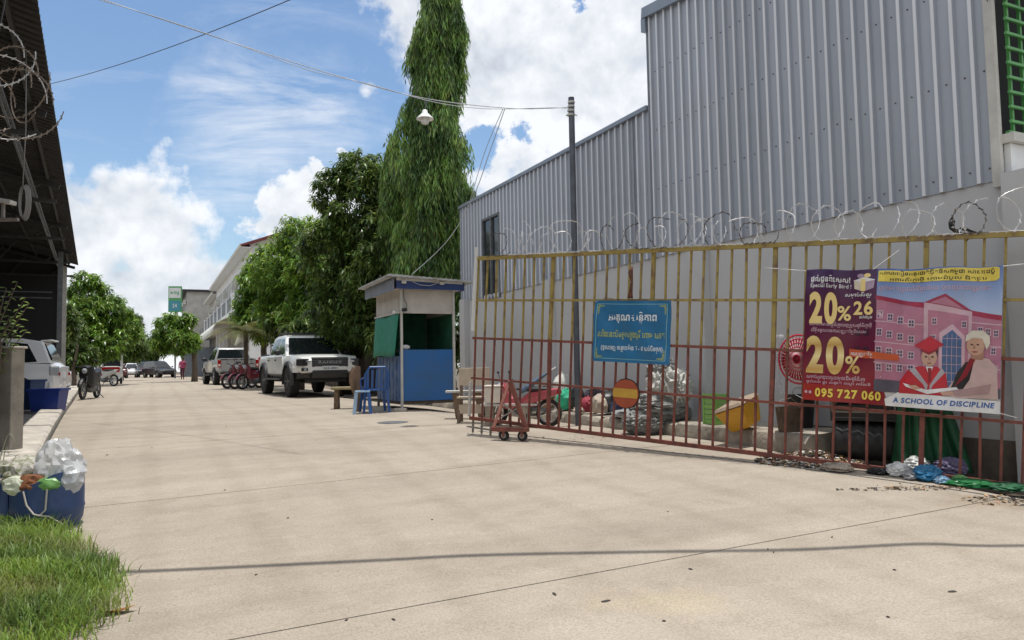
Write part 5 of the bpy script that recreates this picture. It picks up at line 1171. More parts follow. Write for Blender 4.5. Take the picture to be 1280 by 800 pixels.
M_RED = mat('rusty_red_paint', (.24, .072, .052), .65, col2=(.13, .048, .036), vscale=9, fac=(.35, .62), bump=.15)
M_GREYM = mat('bare_grey_steel', (.26, .24, .22), .6, col2=(.16, .09, .06), vscale=10, fac=(.3, .5))
OX = Matrix.Translation((0, 0, GO.z-gz0)) @ TILT
def gmb(): m = MB(); m.X = OX; return m
GL = 6.95; GH = 2.2
rails = [(0.0, M_RED, 'rail', .045), (.55, M_RED, 'rail', .028), (1.10, M_RED, 'rail', .032), (1.62, M_YEL, 'rail', .028), (2.2, M_YEL, 'rail', .05)]
for z, m, nm, w in rails:
    mb = gmb(); n = 12; 
    for i in range(n): mb.bar((GL*i/n, 0.008*math.sin(i), z), (GL*(i+1)/n, 0.008*math.sin(i+1), z), w, w)
    mb.build(nm, m, gate)
sp = .156; k = 0; x = 0.03
while x < GL:
    thick = .042 if k % 9 == 8 else .022
    low = -.20 if x < .55 else 0.0
    mb = MB(); mb.X = OX; j = random.uniform(-.006, .006); bend = random.uniform(-.018, .018); sw = 1.10+random.uniform(-.012, .02)
    mb.cur = 1; 
    if low: mb.cur = 2; mb.bar((x, .034, low), (x, .034, 0), thick); mb.cur = 1
    mb.bar((x, .034, 0), (x+bend, .034+j, sw), thick); mb.cur = 0; mb.bar((x+bend, .034+j, sw), (x+bend*.3, .034, 2.2), thick)
    mb.build('bar', (M_YEL, M_RED, M_GREYM), gate); x += sp; k += 1
mb = gmb(); mb.tube([(-.05, .0, -.12), (.60, 0, -.13)], .014, 6); mb.build('tail_rod', M_GREYM, gate)
mb = gmb(); mb.bar((-.01, -.01, .02), (-.01, -.01, .5), .03); mb.build('pale_upright', M_OFFW, gate)
mb = gmb(); mb.bar((.015, -.03, 1.2), (.03, -.03, 2.35), .035); mb.build('end_post', M_WHITE, gate)
# razor wire along the top
M_RAZ = mat('galvanised_razor_wire', (.58, .58, .58), .4, metal=.3); M_RAZD = mat('rusted_razor_wire', (.10, .085, .075), .6, metal=.4)
def razor(mb, pts, r=.0035, barb=.035, step=2):
    mb.tube(pts, r, 4)
    for i in range(1, len(pts)-1, step):
        d = (pts[i+1]-pts[i-1]).normalized(); s = d.cross(Vector((.3, 1, .2))).normalized()*.011
        mb.add([pts[i]-d*barb*.4, pts[i]-s*1.4-d*barb*.5, pts[i]+d*barb*.4, pts[i]+s*1.4+d*barb*.5], [(0, 1, 2, 3)])
ro_ = thing('razor_wire', 'loose coils of razor wire strung along the top rail of the barred gate', 'razor wire', (GO.x, GO.y, gz0), GA)
rgz = random.Random(11)
cx = ggl(612); ends = ggl(1300); k = 0
while cx < ends:
    rad = rgz.uniform(.15, .23); m = gmb(); zc = 2.2 + rad*rgz.uniform(.55, 1.0); pts = []; a0 = rgz.uniform(0, 6); tw = rgz.uniform(.1, .5); yaw = rgz.uniform(-.5, .5)
    n = 34 if rgz.random() > .35 else 22
    for i in range(n):
        a = a0 + i*2*math.pi/32; pts.append(Vector((cx + math.cos(a)*rad*math.cos(yaw) + i/n*.14, math.cos(a)*rad*math.sin(yaw) - .05 + .03*math.sin(a*2), max(2.22, zc+math.sin(a)*rad*(1+.1*math.sin(3*a+k))))))
    razor(m, pts, .0036, .042); m.build('coil', M_RAZ if rgz.random() > .3 else M_RAZD, ro_); cx += rgz.uniform(.13, .27); k += 1
# black scraps on the wire
def scrap(label, px, py, d, sc, seed, col=M_PLBLK, n=5, name='plastic_scrap', cat='rag'):
    p = at(px, py, d); t = thing(name, label, cat, p, 0); rg_ = random.Random(seed)
    mb = MB()
    for q in range(n):
        a = rg_.uniform(0, 6.28); l = sc*rg_.uniform(.5, 1); d1 = Vector((math.cos(a), rg_.uniform(-.2, .2), math.sin(a)*.8)); s1 = Vector((-math.sin(a), .1, math.cos(a)))*l*.16
        mb.loft([[Vector((0, .005, 0))-s1*.3, Vector((0, -.005, 0)), Vector((0, 0, 0))+s1*.3], [d1*l*.5-s1, d1*l*.5+Vector((0, -.02, 0)), d1*l*.5+s1], [d1*l-s1*.2, d1*l+Vector((0, .01, -.01)), d1*l+s1*.2]])
    mb.build('strip', col, t); return t
scrap('black plastic scrap caught in the razor wire, the left one of two', 1187, 285, 6.85, .18, 4)
scrap('black plastic scrap caught in the razor wire, the right one of two', 1214, 288, 6.75, .17, 9)
pr0 = at(790, 338, 8.72); t = thing('rag_strip', 'twisted brown rag strip tied over the top rail above the blue sign', 'rag', pr0, GA)
mb = MB(); mb.tube([(0.02, -.03, .04), (.0, -.04, -.03), (.015, -.04, -.14), (-.01, -.03, -.26), (-.02, -.03, -.33)], [.012, .03, .014, .024, .035], 7); mb.build('cloth', mat('brown_rag', (.13, .055, .035), .9, var=.5, vscale=30), t, smooth=True)
# ---------------------------------------------------------------- blue notice
def panel_root(name, label, cat, px, py, d):
    p = at(px, py, d); o = thing(name, label, cat, p, GA); return o
M_BANB = mat('blue_banner_vinyl', (.022, .155, .33), .45, var=.15, vscale=3, bump=.25, bscale=5, bdist=.02)
M_BANL = mat('pale_blue_print', (.25, .50, .55), .5); M_PW = mat('white_print', (.72, .78, .82), .5); M_PG = mat('gold_green_print', (.40, .45, .12), .5)
bs = panel_root('notice_banner', 'blue Khmer notice banner tied to the gate with white and yellow lettering', 'sign', 741, 451, 9.05)
BW, BH = 1.005, .735
def pm(): m = MB(); m.X = TILT; return m
mb = pm(); n = 10
mb.box((BW/2, 0, BH/2), (BW, .006, BH)); mb.build('sheet', M_BANB, bs)
def frame(mb, x0, x1, z0, z1, w, y, th=.002):
    mb.box(((x0+x1)/2, y, z0), (x1-x0, th, w)); mb.box(((x0+x1)/2, y, z1), (x1-x0, th, w)); mb.box((x0, y, (z0+z1)/2), (w, th, z1-z0-w)); mb.box((x1, y, (z0+z1)/2), (w, th, z1-z0-w))
mb = pm(); frame(mb, .035, BW-.05, .04, BH-.04, .006, -.0045); mb.build('border', M_BANL, bs)
mb = pm()
for (x, z, sx, sz) in ((.045, BH-.05, 1, -1), (BW-.06, BH-.05, -1, -1), (BW-.06, .05, -1, 1), (.045, .05, 1, 1)):
    for q in range(5): mb.box((x+sx*(.012+.018*q), -.0045, z+sz*.012), (.010, .002, .03-.004*q)); mb.box((x+sx*.012, -.0045, z+sz*(.035+.018*q)), (.03-.004*q, .002, .010))
mb.build('corner_ornament', M_PG, bs)
mb = pm(); text(mb, 'អរគុណសន្តិភាព', .19, .84, .50, .085, -.005, .022); mb.build('lettering', M_PW, bs)
mb = pm(); text(mb, 'របាំងនេះបិទចូលក្នុងបុរី ហាម ឃាត', .06, .94, .30, .070, -.005, .018); mb.build('lettering', M_PG, bs)
mb = pm(); text(mb, '(ចូលចេញ ចន្លោះម៉ោង ៥ - ៩ យប់បិទច្រក)', .11, .92, .15, .052, -.005, .014); mb.build('lettering', M_PW, bs)
for k, (x, z) in enumerate(((.02, BH-.02), (BW-.02, BH-.02), (.02, .02), (BW-.02, .02))):
    mb = pm(); mb.tube([(x, -.006, z), (x+.01, .02, z+.01), (x+.03, .05, z+.03)], .004, 5); mb.build('tie', M_WIREW, bs)
mb = pm(); mb.tube([(.13, -.01, BH+.0), (.135, -.012, BH+.028), (.25, -.012, BH+.022), (.28, -.01, BH+.0)], .004, 5); mb.build('tie', mat('brown_twine', (.18, .08, .05), .9), bs)
# ---------------------------------------------------------------- round board
rs = panel_root('round_board', 'round red board with a yellow band fixed to the gate below the blue banner', 'sign', 782, 492, 8.78)
M_RB = mat('faded_red_board', (.36, .075, .035), .6, var=.15, vscale=8); M_YB = mat('faded_yellow_board', (.55, .33, .05), .6, var=.15, vscale=8)
def disc_slice(z0, z1, r, y, n=14):
    pts = []
    for i in range(n+1): z = z0+(z1-z0)*i/n; pts.append((math.sqrt(max(0, r*r-z*z)), z))
    return pts + [(-x, z) for x, z in reversed(pts)]
r = .168
mb = pm(); mb.prism(disc_slice(-r, r, r, 0, 24), -.008, .008); mb.build('disc', M_RB, rs)
mb = pm(); mb.prism(disc_slice(-.047, .058, r-.006, 0, 8), -.012, -.0085); mb.build('band', M_YB, rs)
mb = pm(); mb.prism(disc_slice(-r-.012, r+.012, r+.012, 0, 24), .009, .016); mb.build('black_rim', M_PLBLK, rs)
# ---------------------------------------------------------------- school poster
po = panel_root('school_poster', 'large school advertising poster on the gate with maroon offer panel and pink building', 'poster', 1003.5, 499, 7.53)
PW, PH = 1.665, 1.305
def q(u, v): return (u*PW, v*PH)
def poly(pts, m, layer, name='print'):
    mb = pm(); y = -.003 - .0012*layer; mb.add([(u*PW, y, v*PH) for u, v in pts], [tuple(range(len(pts)))]); o = mb.build(name, m, po); 
    return o
def rect(u0, u1, v0, v1): return [(u0, v0), (u1, v0), (u1, v1), (u0, v1)]
def ell(cu, cv, ru, rv, n=24, a0=0, a1=360): return [(cu+ru*math.cos(R(a0+(a1-a0)*i/n)), cv+rv*math.sin(R(a0+(a1-a0)*i/n))) for i in range(n+(0 if a1-a0 == 360 else 1))]
def pmat(n, c): return mat('print_'+n, c, .38, var=.22, vscale=7, fac=(.25, .75), bump=.12, bscale=3.5, bdist=.02)
def gradmat(name, cols, axis=2, span=PH, off=0.0):
    m = bpy.data.materials.new(name); m.use_nodes = True; t_ = m.node_tree; nd = t_.nodes; b = nd['Principled BSDF']; b.inputs['Roughness'].default_value = .38
    tc_ = nd.new('ShaderNodeTexCoord'); sx = nd.new('ShaderNodeSeparateXYZ'); t_.links.new(tc_.outputs['Object'], sx.inputs[0])
    mr = nd.new('ShaderNodeMapRange'); mr.inputs['From Min'].default_value = off; mr.inputs['From Max'].default_value = off+span; t_.links.new(sx.outputs[axis], mr.inputs['Value'])
    rp = nd.new('ShaderNodeValToRGB'); el = rp.color_ramp.elements
    for i, (p_, c_) in enumerate(cols):
        if i < 2: e_ = el[i]; e_.position = p_
        else: e_ = el.new(p_)
        e_.color = (*c_, 1)
    t_.links.new(mr.outputs[0], rp.inputs[0]); t_.links.new(rp.outputs[0], b.inputs['Base Color']); return m
M_BACK = pmat('backing', (.6, .6, .6))
mb = pm(); mb.box((PW/2, 0, PH/2), (PW, .004, PH)); mb.build('sheet', M_BACK, po)
M_LEFTP = gradmat('print_maroon_panel', [(0.0, (.30, .012, .02)), (1.0, (.045, .02, .085)), (.35, (.13, .006, .03)), (.75, (.075, .01, .05))], 2, PH)
M_SKYP = gradmat('print_blue_sky', [(0.55, (.45, .55, .72)), (1.0, (.035, .11, .40))], 2, PH)
M_GOLD = gradmat('print_gold', [(0.0, (.75, .60, .22)), (1.0, (.80, .62, .25)), (.25, (.55, .33, .09)), (.55, (.85, .72, .35)), (.8, (.50, .30, .08))], 2, .42, .2)
M_PINK = pmat('pink_wall', (.44, .18, .26)); M_PINKL = pmat('pale_pink', (.60, .40, .47)); M_PWIN = pmat('dark_panes', (.05, .06, .11)); M_PROOF = pmat('crimson_roof', (.34, .03, .07))
M_YELP = pmat('yellow_label', (.74, .60, .10)); M_WP = pmat('white_ink', (.75, .75, .76)); M_BP = pmat('blue_ink', (.03, .12, .38)); M_BK = pmat('black_ink', (.03, .02, .02))
poly(rect(.39, 1, .10, 1), M_SKYP, 1, 'sky_print')
# building
poly([(.39, .10), (.64, .10), (.64, .72), (.39, .775)], M_PINK, 2, 'building_print')
poly([(.86, .10), (1, .10), (1, .63), (.86, .67)], M_PINK, 2, 'building_print')
poly([(.39, .775), (.64, .715), (.64, .755), (.56, .765), (.39, .805)], M_PROOF, 3, 'building_print')
poly([(.86, .665), (1, .625), (1, .66), (.86, .70)], M_PROOF, 3, 'building_print')
poly([(.64, .10), (.865, .10), (.865, .69), (.64, .755)], M_PINKL, 3, 'building_print')
poly([(.66, .10), (.85, .10), (.85, .66), (.66, .70)], M_PINK, 4, 'building_print')
poly([(.64, .755), (.87, .69), (.74, .81)], M_PROOF, 4, 'building_print'); poly([(.67, .752), (.83, .705), (.74, .79)], M_PINK, 5, 'building_print')
for v0 in (.60, .45, .30):
    mb = pm(); y = -.003-.0012*4
    for u0, u1 in ((.39, .64), (.865, 1.0)): mb.add([(u0*PW, y, (v0+.02)*PH), (u1*PW, y, (v0+.0)*PH), (u1*PW, y, (v0-.008)*PH), (u0*PW, y, (v0+.012)*PH)], [(0, 1, 2, 3)])
    mb.build('building_print', M_PINKL, po)
mw = pm(); mf = pm()
def win_(u, v, w=.026, h=.05):
    mf.box((u*PW, -.003-.0012*5, v*PH), (w*PW*1.3, .0006, h*PH*1.15))
    for a in (-1, 1):
        for b in (-1, 1): mw.box((u*PW+a*w*PW*.25, -.003-.0012*6, v*PH+b*h*PH*.24), (w*PW*.36, .0006, h*PH*.36))
for i, u in enumerate((.415, .47, .525, .58)):
    for v in (.665-.02*i, .535-.015*i, .405-.01*i, .28): win_(u, v)
for u, v in ((.905, .56), (.94, .55), (.975, .54), (.905, .44), (.965, .42), (.975, .30), (.69, .62), (.83, .60), (.685, .5), (.685, .38)): win_(u, v, .02, .045)
mf.build('window_surrounds', M_PINKL, po)['kind'] = 'stuff'; mw.build('window_panes', M_PWIN, po)['kind'] = 'stuff'
poly([(.715, .14), (.835, .14), (.835, .52), (.775, .60), (.715, .54)], M_PINKL, 5, 'building_print')
poly([(.73, .14), (.82, .14), (.82, .50), (.775, .56), (.73, .51)], pmat('blue_panes', (.06, .12, .26)), 6, 'building_print')
mb = pm()
for u in (.7525, .775, .7975): mb.box((u*PW, -.003-.0012*7, .33*PH), (.003, .0006, .40*PH))
for v in (.2, .26, .32, .38, .44, .5): mb.box((.775*PW, -.003-.0012*7-.0004, v*PH), (.09*PW, .0006, .004))
mb.build('building_print', M_PINKL, po)['kind'] = 'stuff'
poly([(.39, .10), (1, .10), (1, .17), (.39, .19)], pmat('lawn_shadow', (.10, .09, .12)), 5)
# left panel
poly(rect(0, .395, .09, 1), M_LEFTP, 3, 'maroon_panel')
poly([(0, 0), (.47, 0), (.44, .125), (0, .125)], gradmat('print_red_strip', [(0, (.36, .03, .02)), (1, (.22, .012, .02))], 0, .7), 4, 'red_strip')
poly([(.455, 0), (1, 0), (1, .085), (.52, .105), (.45, .05)], M_WP, 7, 'white_strip')
mb = pm(); mf = pm()
for i, u in enumerate((.30, .345)):
    for v in (.53, .40): mb.box((u*PW, -.003-.0012*4, v*PH), (.03*PW, .0006, .05*PH))
mb.build('ghost_windows', pmat('maroon_panes', (.05, .012, .03)), po)['kind'] = 'stuff'
def ptext(s, u0, u1, v, h, m, layer=8, bold=.01, slant=0.0, tilt=0.0):
    mb = MB(); text(mb, s, 0, (u1-u0)*PW, 0, h*PH, 0, bold, slant); X = TILT @ Matrix.Translation((u0*PW, -.003-.0012*layer, v*PH)) @ Matrix.Rotation(-tilt, 4, 'Y')
    mb.v = [tuple(X @ Vector(p)) for p in mb.v]; mb.build('lettering', m, po)
ptext('ផ្តល់ជូនពិសេស!', .03, .255, .905, .042, M_WP, bold=.02)
ptext('Special Early Bird !', .03, .26, .862, .030, M_WP, bold=.012)
ptext('សម្រាប់សិស្ស', .225, .37, .80, .026, M_WP, bold=.015)
ptext('20', .03, .20, .60, .225, M_GOLD, 9, .045); ptext('%', .188, .27, .62, .11, M_GOLD, 10, .02)
ptext('26', .275, .385, .665, .10, M_GOLD, 9, .03); ptext('នាក់ដំបូង', .305, .375, .635, .018, M_WP)
ptext('សម្រាប់ការបង់ថ្លៃសិក្សាពេញមួយឆ្នាំសិក្សាថ្មី', .03, .375, .572, .024, M_PINKL, bold=.012)
ptext('ដើម្បីទទួលបានការបញ្ចុះតម្លៃពិសេស', .04, .345, .525, .024, M_PINKL, bold=.012)
ptext('20', .02, .245, .225, .265, M_GOLD, 9, .045); ptext('%', .235, .325, .225, .13, M_GOLD, 10, .02)
poly([(.255, .345), (.52, .33), (.52, .375), (.255, .405)], pmat('orange_strip', (.55, .10, .03)), 8, 'orange_strip'); ptext('ការបញ្ចុះតម្លៃ', .262, .385, .358, .026, M_WP, 9, .012)
ptext('សម្រាប់អ្នកចុះឈ្មោះមុនដើមឆ្នាំសិក្សា', .02, .345, .168, .027, M_PINKL, bold=.012)
ptext('ផ្ទះលេខ ផ្លូវ សង្កាត់ ខណ្ឌ រាជធានី', .02, .375, .135, .018, M_PINKL)
M_PHONE = pmat('phone_yellow', (.78, .62, .10))
ptext('095 727 060', .075, .435, .035, .062, M_PHONE, 9, .04)
for u in (.02, .045): poly(ell(u, .062, .009, .012, 14), M_PINKL, 8, 'round_icon')
ptext('A SCHOOL OF DISCIPLINE', .495, .975, .030, .036, M_BP, 9, .035, .2, tilt=.012)
poly([(.40, .905), (.97, .90), (.985, .915), (.985, .985), (.97, .995), (.40, .985)], M_YELP, 5, 'yellow_label')
ptext('សាលារៀនអន្តរជាតិប្រ៊ីតធីសកម្ពុជា សាខាដេប៉ូ', .405, .965, .955, .026, M_BK, 6, .02); ptext('អគារសិក្សាថ្មី ក្រោមដំបូល ជិតផ្សារ', .46, .93, .912, .022, M_BK, 6, .008)
ptext('ថ្នាក់មត្តេយ្យដល់វិទ្យាល័យ ចុះឈ្មោះឥឡូវនេះ', .405, .945, .842, .032, M_PINKL, 6, .004)
# gift box
M_CRM = pmat('cream', (.66, .60, .48)); M_MAUVE = pmat('mauve', (.40, .30, .40))
poly([(.275, .86), (.325, .835), (.325, .915), (.272, .925)], M_CRM, 5, 'gift_print'); poly([(.325, .835), (.378, .86), (.382, .925), (.325, .915)], M_MAUVE, 5, 'gift_print'); poly([(.268, .92), (.325, .905), (.386, .92), (.325, .945)], M_WP, 6, 'gift_print')
poly([(.31, .84), (.335, .838), (.335, .93), (.31, .93)], M_GOLD, 7, 'gift_print'); poly(ell(.308, .955, .018, .016, 12), M_MAUVE, 7, 'gift_print'); poly(ell(.343, .955, .018, .016, 12), M_GOLD, 7, 'gift_print')
# pupil in a red gown
M_SKP = pmat('skin_tone', (.55, .33, .24)); M_SKP2 = pmat('skin_shadow', (.38, .20, .14)); M_GOWN = pmat('red_gown', (.48, .015, .03)); M_GOWND = pmat('dark_red_gown', (.25, .01, .02)); M_HRP = pmat('dark_hair', (.02, .015, .015))
poly([(.525, .10), (.53, .19), (.565, .265), (.62, .30), (.71, .30), (.75, .25), (.765, .10)], M_GOWN, 9, 'pupil_print')
poly([(.60, .295), (.665, .17), (.66, .11), (.645, .17), (.575, .27)], pmat('silver_trim', (.40, .36, .40)), 10, 'pupil_print'); poly([(.73, .295), (.675, .17), (.67, .11), (.69, .17), (.745, .26)], MATS['print_silver_trim'], 10, 'pupil_print')
poly([(.655, .30), (.69, .30), (.672, .23)], M_WP, 10, 'pupil_print'); poly([(.665, .29), (.683, .29), (.68, .19), (.668, .19)], M_GOWND, 11, 'pupil_print')
poly(ell(.67, .365, .038, .062, 24), M_SKP, 10, 'pupil_print'); poly([(.63, .36), (.632, .42), (.66, .41), (.70, .42), (.709, .36), (.712, .43), (.69, .455), (.645, .455), (.628, .43)], M_HRP, 11, 'pupil_print')
for u in (.655, .686): poly(ell(u, .368, .0065, .006, 10), M_HRP, 12, 'pupil_print')
poly([(.668, .365), (.674, .365), (.676, .343), (.667, .343)], M_SKP2, 12, 'pupil_print'); poly([(.66, .327), (.682, .327), (.678, .321), (.664, .321)], M_GOWND, 12, 'pupil_print')
poly([(.595, .445), (.668, .40), (.74, .455), (.672, .515)], M_GOWN, 13, 'pupil_print'); poly([(.630, .425), (.668, .40), (.71, .432), (.71, .415), (.668, .383), (.63, .41)], M_GOWND, 13, 'pupil_print')
# teacher in a pale jacket
M_JAC = pmat('pale_pink_jacket', (.56, .40, .38)); M_JACD = pmat('jacket_fold', (.40, .26, .26)); M_HRW = pmat('white_hair', (.66, .62, .52))
poly([(.735, .105), (.80, .24), (.83, .33), (.875, .375), (.945, .37), (.985, .31), (.99, .10), (.80, .09)], M_JAC, 10, 'teacher_print')
poly([(.80, .26), (.84, .34), (.88, .36), (.86, .22), (.82, .13), (.775, .16)], M_HRP, 11, 'teacher_print'); poly([(.86, .37), (.885, .36), (.845, .24), (.79, .165), (.83, .27)], M_GOWND, 12, 'teacher_print')
poly([(.865, .36), (.92, .36), (.925, .42), (.87, .42)], M_SKP2, 11, 'teacher_print')
poly(ell(.885, .455, .041, .066, 24), M_SKP, 12, 'teacher_print')
poly([(.838, .48), (.842, .525), (.87, .56), (.92, .56), (.948, .52), (.95, .47), (.935, .43), (.925, .47), (.915, .505), (.875, .51), (.855, .495)], M_HRW, 13, 'teacher_print')
for u in (.868, .895): poly(ell(u, .463, .0065, .005, 10), M_HRP, 13, 'teacher_print')
poly([(.876, .46), (.884, .46), (.884, .433), (.873, .435)], M_SKP2, 13, 'teacher_print'); poly([(.868, .417), (.895, .417), (.89, .409), (.873, .409)], M_GOWND, 13, 'teacher_print')
poly([(.80, .10), (.95, .13), (.96, .20), (.84, .155), (.76, .145)], M_JACD, 12, 'teacher_print')
poly([(.545, .175), (.66, .135), (.80, .165), (.81, .15), (.665, .105), (.56, .15)], M_WP, 14, 'book_print'); poly([(.57, .16), (.61, .165), (.635, .14), (.60, .13)], M_SKP, 15, 'pupil_print'); poly([(.72, .125), (.78, .135), (.79, .115), (.74, .10)], M_SKP, 15, 'teacher_print')
for k, (x, z, dx, dz, yy) in enumerate(((0, PH, -.42, .035, 0), (PW, PH, .45, .04, 0), (PW, .02, .12, -.04, 0), (.62, PH, .22, .17, 0), (0.0, .02, -.08, .02, 0))):
    mb = pm(); mb.tube([(x, -.006, z-.01), (x+dx, .02, z+dz)], .0035, 5); mb.build('tie_string', M_WHITE, po)
def drape(root, wave, step=.05):
    """lets the printed vinyl sag and buckle: every layer is cut on one grid and follows the same surface"""
    Ti = TILT.inverted()
    for o in [c_ for c_ in bpy.data.objects if c_.parent == root and c_.type == 'MESH']:
        if o.name.startswith(('tie',)): continue
        bm = bmesh.new(); bm.from_mesh(o.data)
        big = max((max(v.co[i] for v in bm.verts)-min(v.co[i] for v in bm.verts)) for i in (0, 2))
        if not o.name.startswith(('lettering', 'window_')) or big > 2:
            nx = int(PW/step)+2
            for ax in (0, 2):
                for k_ in range(nx):
                    co = [0, 0, 0]; co[ax] = k_*step; no = [0, 0, 0]; no[ax] = 1
                    xs_ = [v.co[ax] for v in bm.verts]
                    if min(xs_) < co[ax] < max(xs_): bmesh.ops.bisect_plane(bm, geom=bm.verts[:]+bm.edges[:]+bm.faces[:], plane_co=co, plane_no=no)
        for v in bm.verts:
            q_ = Ti @ v.co; dy, dz = wave(q_.x, q_.z); q_.y += dy; q_.z += dz; v.co = TILT @ q_
        bm.to_mesh(o.data); bm.free()
def wave_p(x, z):
    u = x/PW; f = z/PH
    return (-.016*math.sin(x*7.5+1.2*math.sin(z*3)) - .010*math.sin((x-z)*11) - .02*math.sin(math.pi*u)*math.sin(math.pi*f) + .008*math.sin(x*23+z*4)*(f**3), -.012*math.sin(math.pi*u)*(f) + .008*math.sin(u*19)*f*f)
drape(po, wave_p)
drape(bs, lambda x, z: (-.012*math.sin(x*9+z*5) - .008*math.sin((x+z)*15), -.006*math.sin(math.pi*x/BW)*z/BH))
# ---------------------------------------------------------------- wheeled A-frame
p0 = gat(638, 545); dl = thing('wheeled_frame', 'rusty red A-frame trolley on two small wheels propping the free end of the gate', 'trolley', (at(637, 460, 9.55).x, 9.55, G(at(637, 460, 9.55).x, 9.55)), GA+R(16))
dl_z = .0
mb = MB(); mb.box((-.01, 0, .145), (.50, .09, .055)); mb.build('base_beam', M_RED, dl, bevel=.004)
mb = MB(); mb.bar((-.23, -.02, .16), (.0, .0, .76), .035); lg = mb.build('leg', mat('pink_faded_paint', (.46, .20, .16), .6, var=.2, vscale=8), dl)
mb = MB(); mb.bar((.20, .02, .16), (.005, .0, .76), .05); mb.build('leg', M_RED, dl)
mb = MB(); mb.bar((-.10, .25, .10), (.0, .0, .72), .035); mb.build('leg', M_RED, dl)
mb = MB(); mb.bar((-.11, 0, .48), (.12, 0, .30), .02); mb.bar((-.12, .0, .30), (.11, 0, .42), .016); mb.build('brace', M_GREYM, dl)
for x in (-.09, .16):
    mb = MB(); mb.lathe([(.02, -.022), (.06, -.022), (.066, -.012), (.066, .012), (.06, .022), (.02, .022)], c=(0, 0, 0), n=18, axis='Y'); wo = mb.build('wheel', M_TYRE, dl, smooth=40, loc=(x, -.0, .066))
    mb = MB(); mb.lathe([(.034, -.026), (.034, .026)], n=12, axis='Y'); mb.build('hub', M_GREYM, wo)
    mb = MB(); mb.box((x, -.03, .10), (.03, .008, .09)); mb.box((x, .03, .10), (.03, .008, .09)); mb.build('fork', M_RED, dl)
# ---------------------------------------------------------------- things on and by the ledge
def Yc(px, c): r_ = ray(px, 470); r_ = r_.x/r_.y; return c/(.9*r_+.435)
LT = CZ - 1.0 + .195
def lpos(px, c, z=None): d = Yc(px, c); p = at(px, 470, d); return Vector((p.x, p.y, LT if z is None else z))
def scale_at(px, c): return Yc(px, c)/FPX
def cloth(name, col, var=.25): return mat(name, col, .75, var=var, vscale=8, bump=.6, bscale=14, bdist=.02)
def plastic(name, col, var=.12): return mat(name, col, .38, var=var, vscale=4, bump=.15, bscale=25)
def sack(name, label, cat, px, c, w_px, h_px, m, seed, rd=.2, z=None, amp=.22, extra=None, sub=3):
    p = lpos(px, c, z); k = scale_at(px, c); t = thing(name, label, cat, p, ASZ); w = w_px*k; h = h_px*k
    mb = MB(); lump(mb, (0, 0, h*.5), (rd, w/2, h*.52), seed=seed, amp=amp, sub=sub, fr=2.0, sharp=.8, flat=.8, st=(1, 1, .5), cr=.16); o = mb.build('bag', m, t, smooth=32)
    mb = MB(); mb.tube([(0, 0, h*.92), (.01, .02, h*1.02), (-.01, -.02, h*1.1)], [w*.10, w*.05, w*.12], 8); mb.build('tied_neck', m, t, smooth=True)
    return t
# cardboard carton
def carton(label, px, c, w, h, d, m, rz=0, z=None, name='carton', cat='box', flaps=True, loc=None):
    p = loc or lpos(px, c, z); t = thing(name, label, cat, p, ASZ+rz)
    mb = MB()
    for s in (-1, 1): mb.box((s*(d/2-.004), 0, h/2), (.008, w, h)); mb.box((0, s*(w/2-.004), h/2), (d-.017, .008, h))
    mb.box((0, 0, .006), (d-.02, w-.02, .01)); mb.build('walls', m, t)
    if flaps:
        for a in (-1, 1): mb = MB(); mb.box((a*(d/2+.03), 0, h+.005), (.09, w*.95, .004), ry=a*.5); mb.build('flap', m, t)
    return t
M_CARD = mat('brown_cardboard', (.26, .15, .07), .9, var=.25, vscale=5)
carton('brown cardboard carton standing on the ledge left of the white sack', 687, 6.65, .27, .26, .24, M_CARD, .2)
sack('white_sack', 'white woven sack standing behind the green bag on the ledge', 'sack', 703, 6.85, 25, 40, cloth('white_sack_cloth', (.60, .60, .56)), 2, .15)
sack('green_bag', 'bright green plastic bag bulging in front of the white sack', 'bag', 707, 6.5, 22, 25, plastic('green_plastic_bag', (.03, .42, .24)), 5, .14)
sack('black_bag', 'black rubbish bag right of the green bag on the ledge', 'bag', 721, 6.6, 16, 28, plastic('black_bag_plastic', (.015, .015, .017)), 7, .14)
sack('red_bag', 'dark red cloth bundle on the ledge behind the gate', 'bag', 734, 6.5, 21, 18, cloth('dark_red_cloth', (.30, .03, .05)), 8, .15)
sack('white_rag', 'crumpled white and beige rag beside the dark red bundle', 'rag', 749, 6.5, 18, 22, cloth('beige_rag', (.50, .42, .34)), 9, .12, amp=.35)
sack('black_bag', 'black bag heap between the beige rag and the round board', 'bag', 764, 6.7, 24, 26, plastic('black_bag_plastic', None), 10, .16, amp=.3)
sack('dark_bag', 'low dark bag with a striped cloth behind the dark red bundle', 'bag', 742, 6.95, 34, 24, cloth('dark_striped_cloth', (.06, .05, .07)), 12, .14, amp=.3)
sack('grey_rag', 'flat grey plastic sheet crumpled under the round board', 'rag', 784, 6.5, 38, 9, plastic('grey_plastic_sheet', (.30, .31, .32)), 13, .14, amp=.4)
sack('pink_rag', 'pink and white rag heap on the ledge behind the red motorbike', 'rag', 668, 6.6, 26, 14, cloth('pink_rag_cloth', (.50, .22, .24)), 41, .15, amp=.3)
sack('brown_sack', 'small brown sack squeezed between the carton and the grey wall', 'sack', 679, 6.95, 18, 22, cloth('brown_sack_cloth', (.22, .15, .09)), 42, .13)
sack('navy_bag', 'navy blue bag sitting just left of the round board', 'bag', 772, 6.45, 17, 18, plastic('navy_bag_plastic', (.02, .025, .07)), 43, .13, amp=.3)
sack('cream_rag', 'small cream rag at the edge of the ledge below the black bags', 'rag', 725, 6.38, 16, 8, cloth('beige_rag', None), 44, .10, amp=.4)
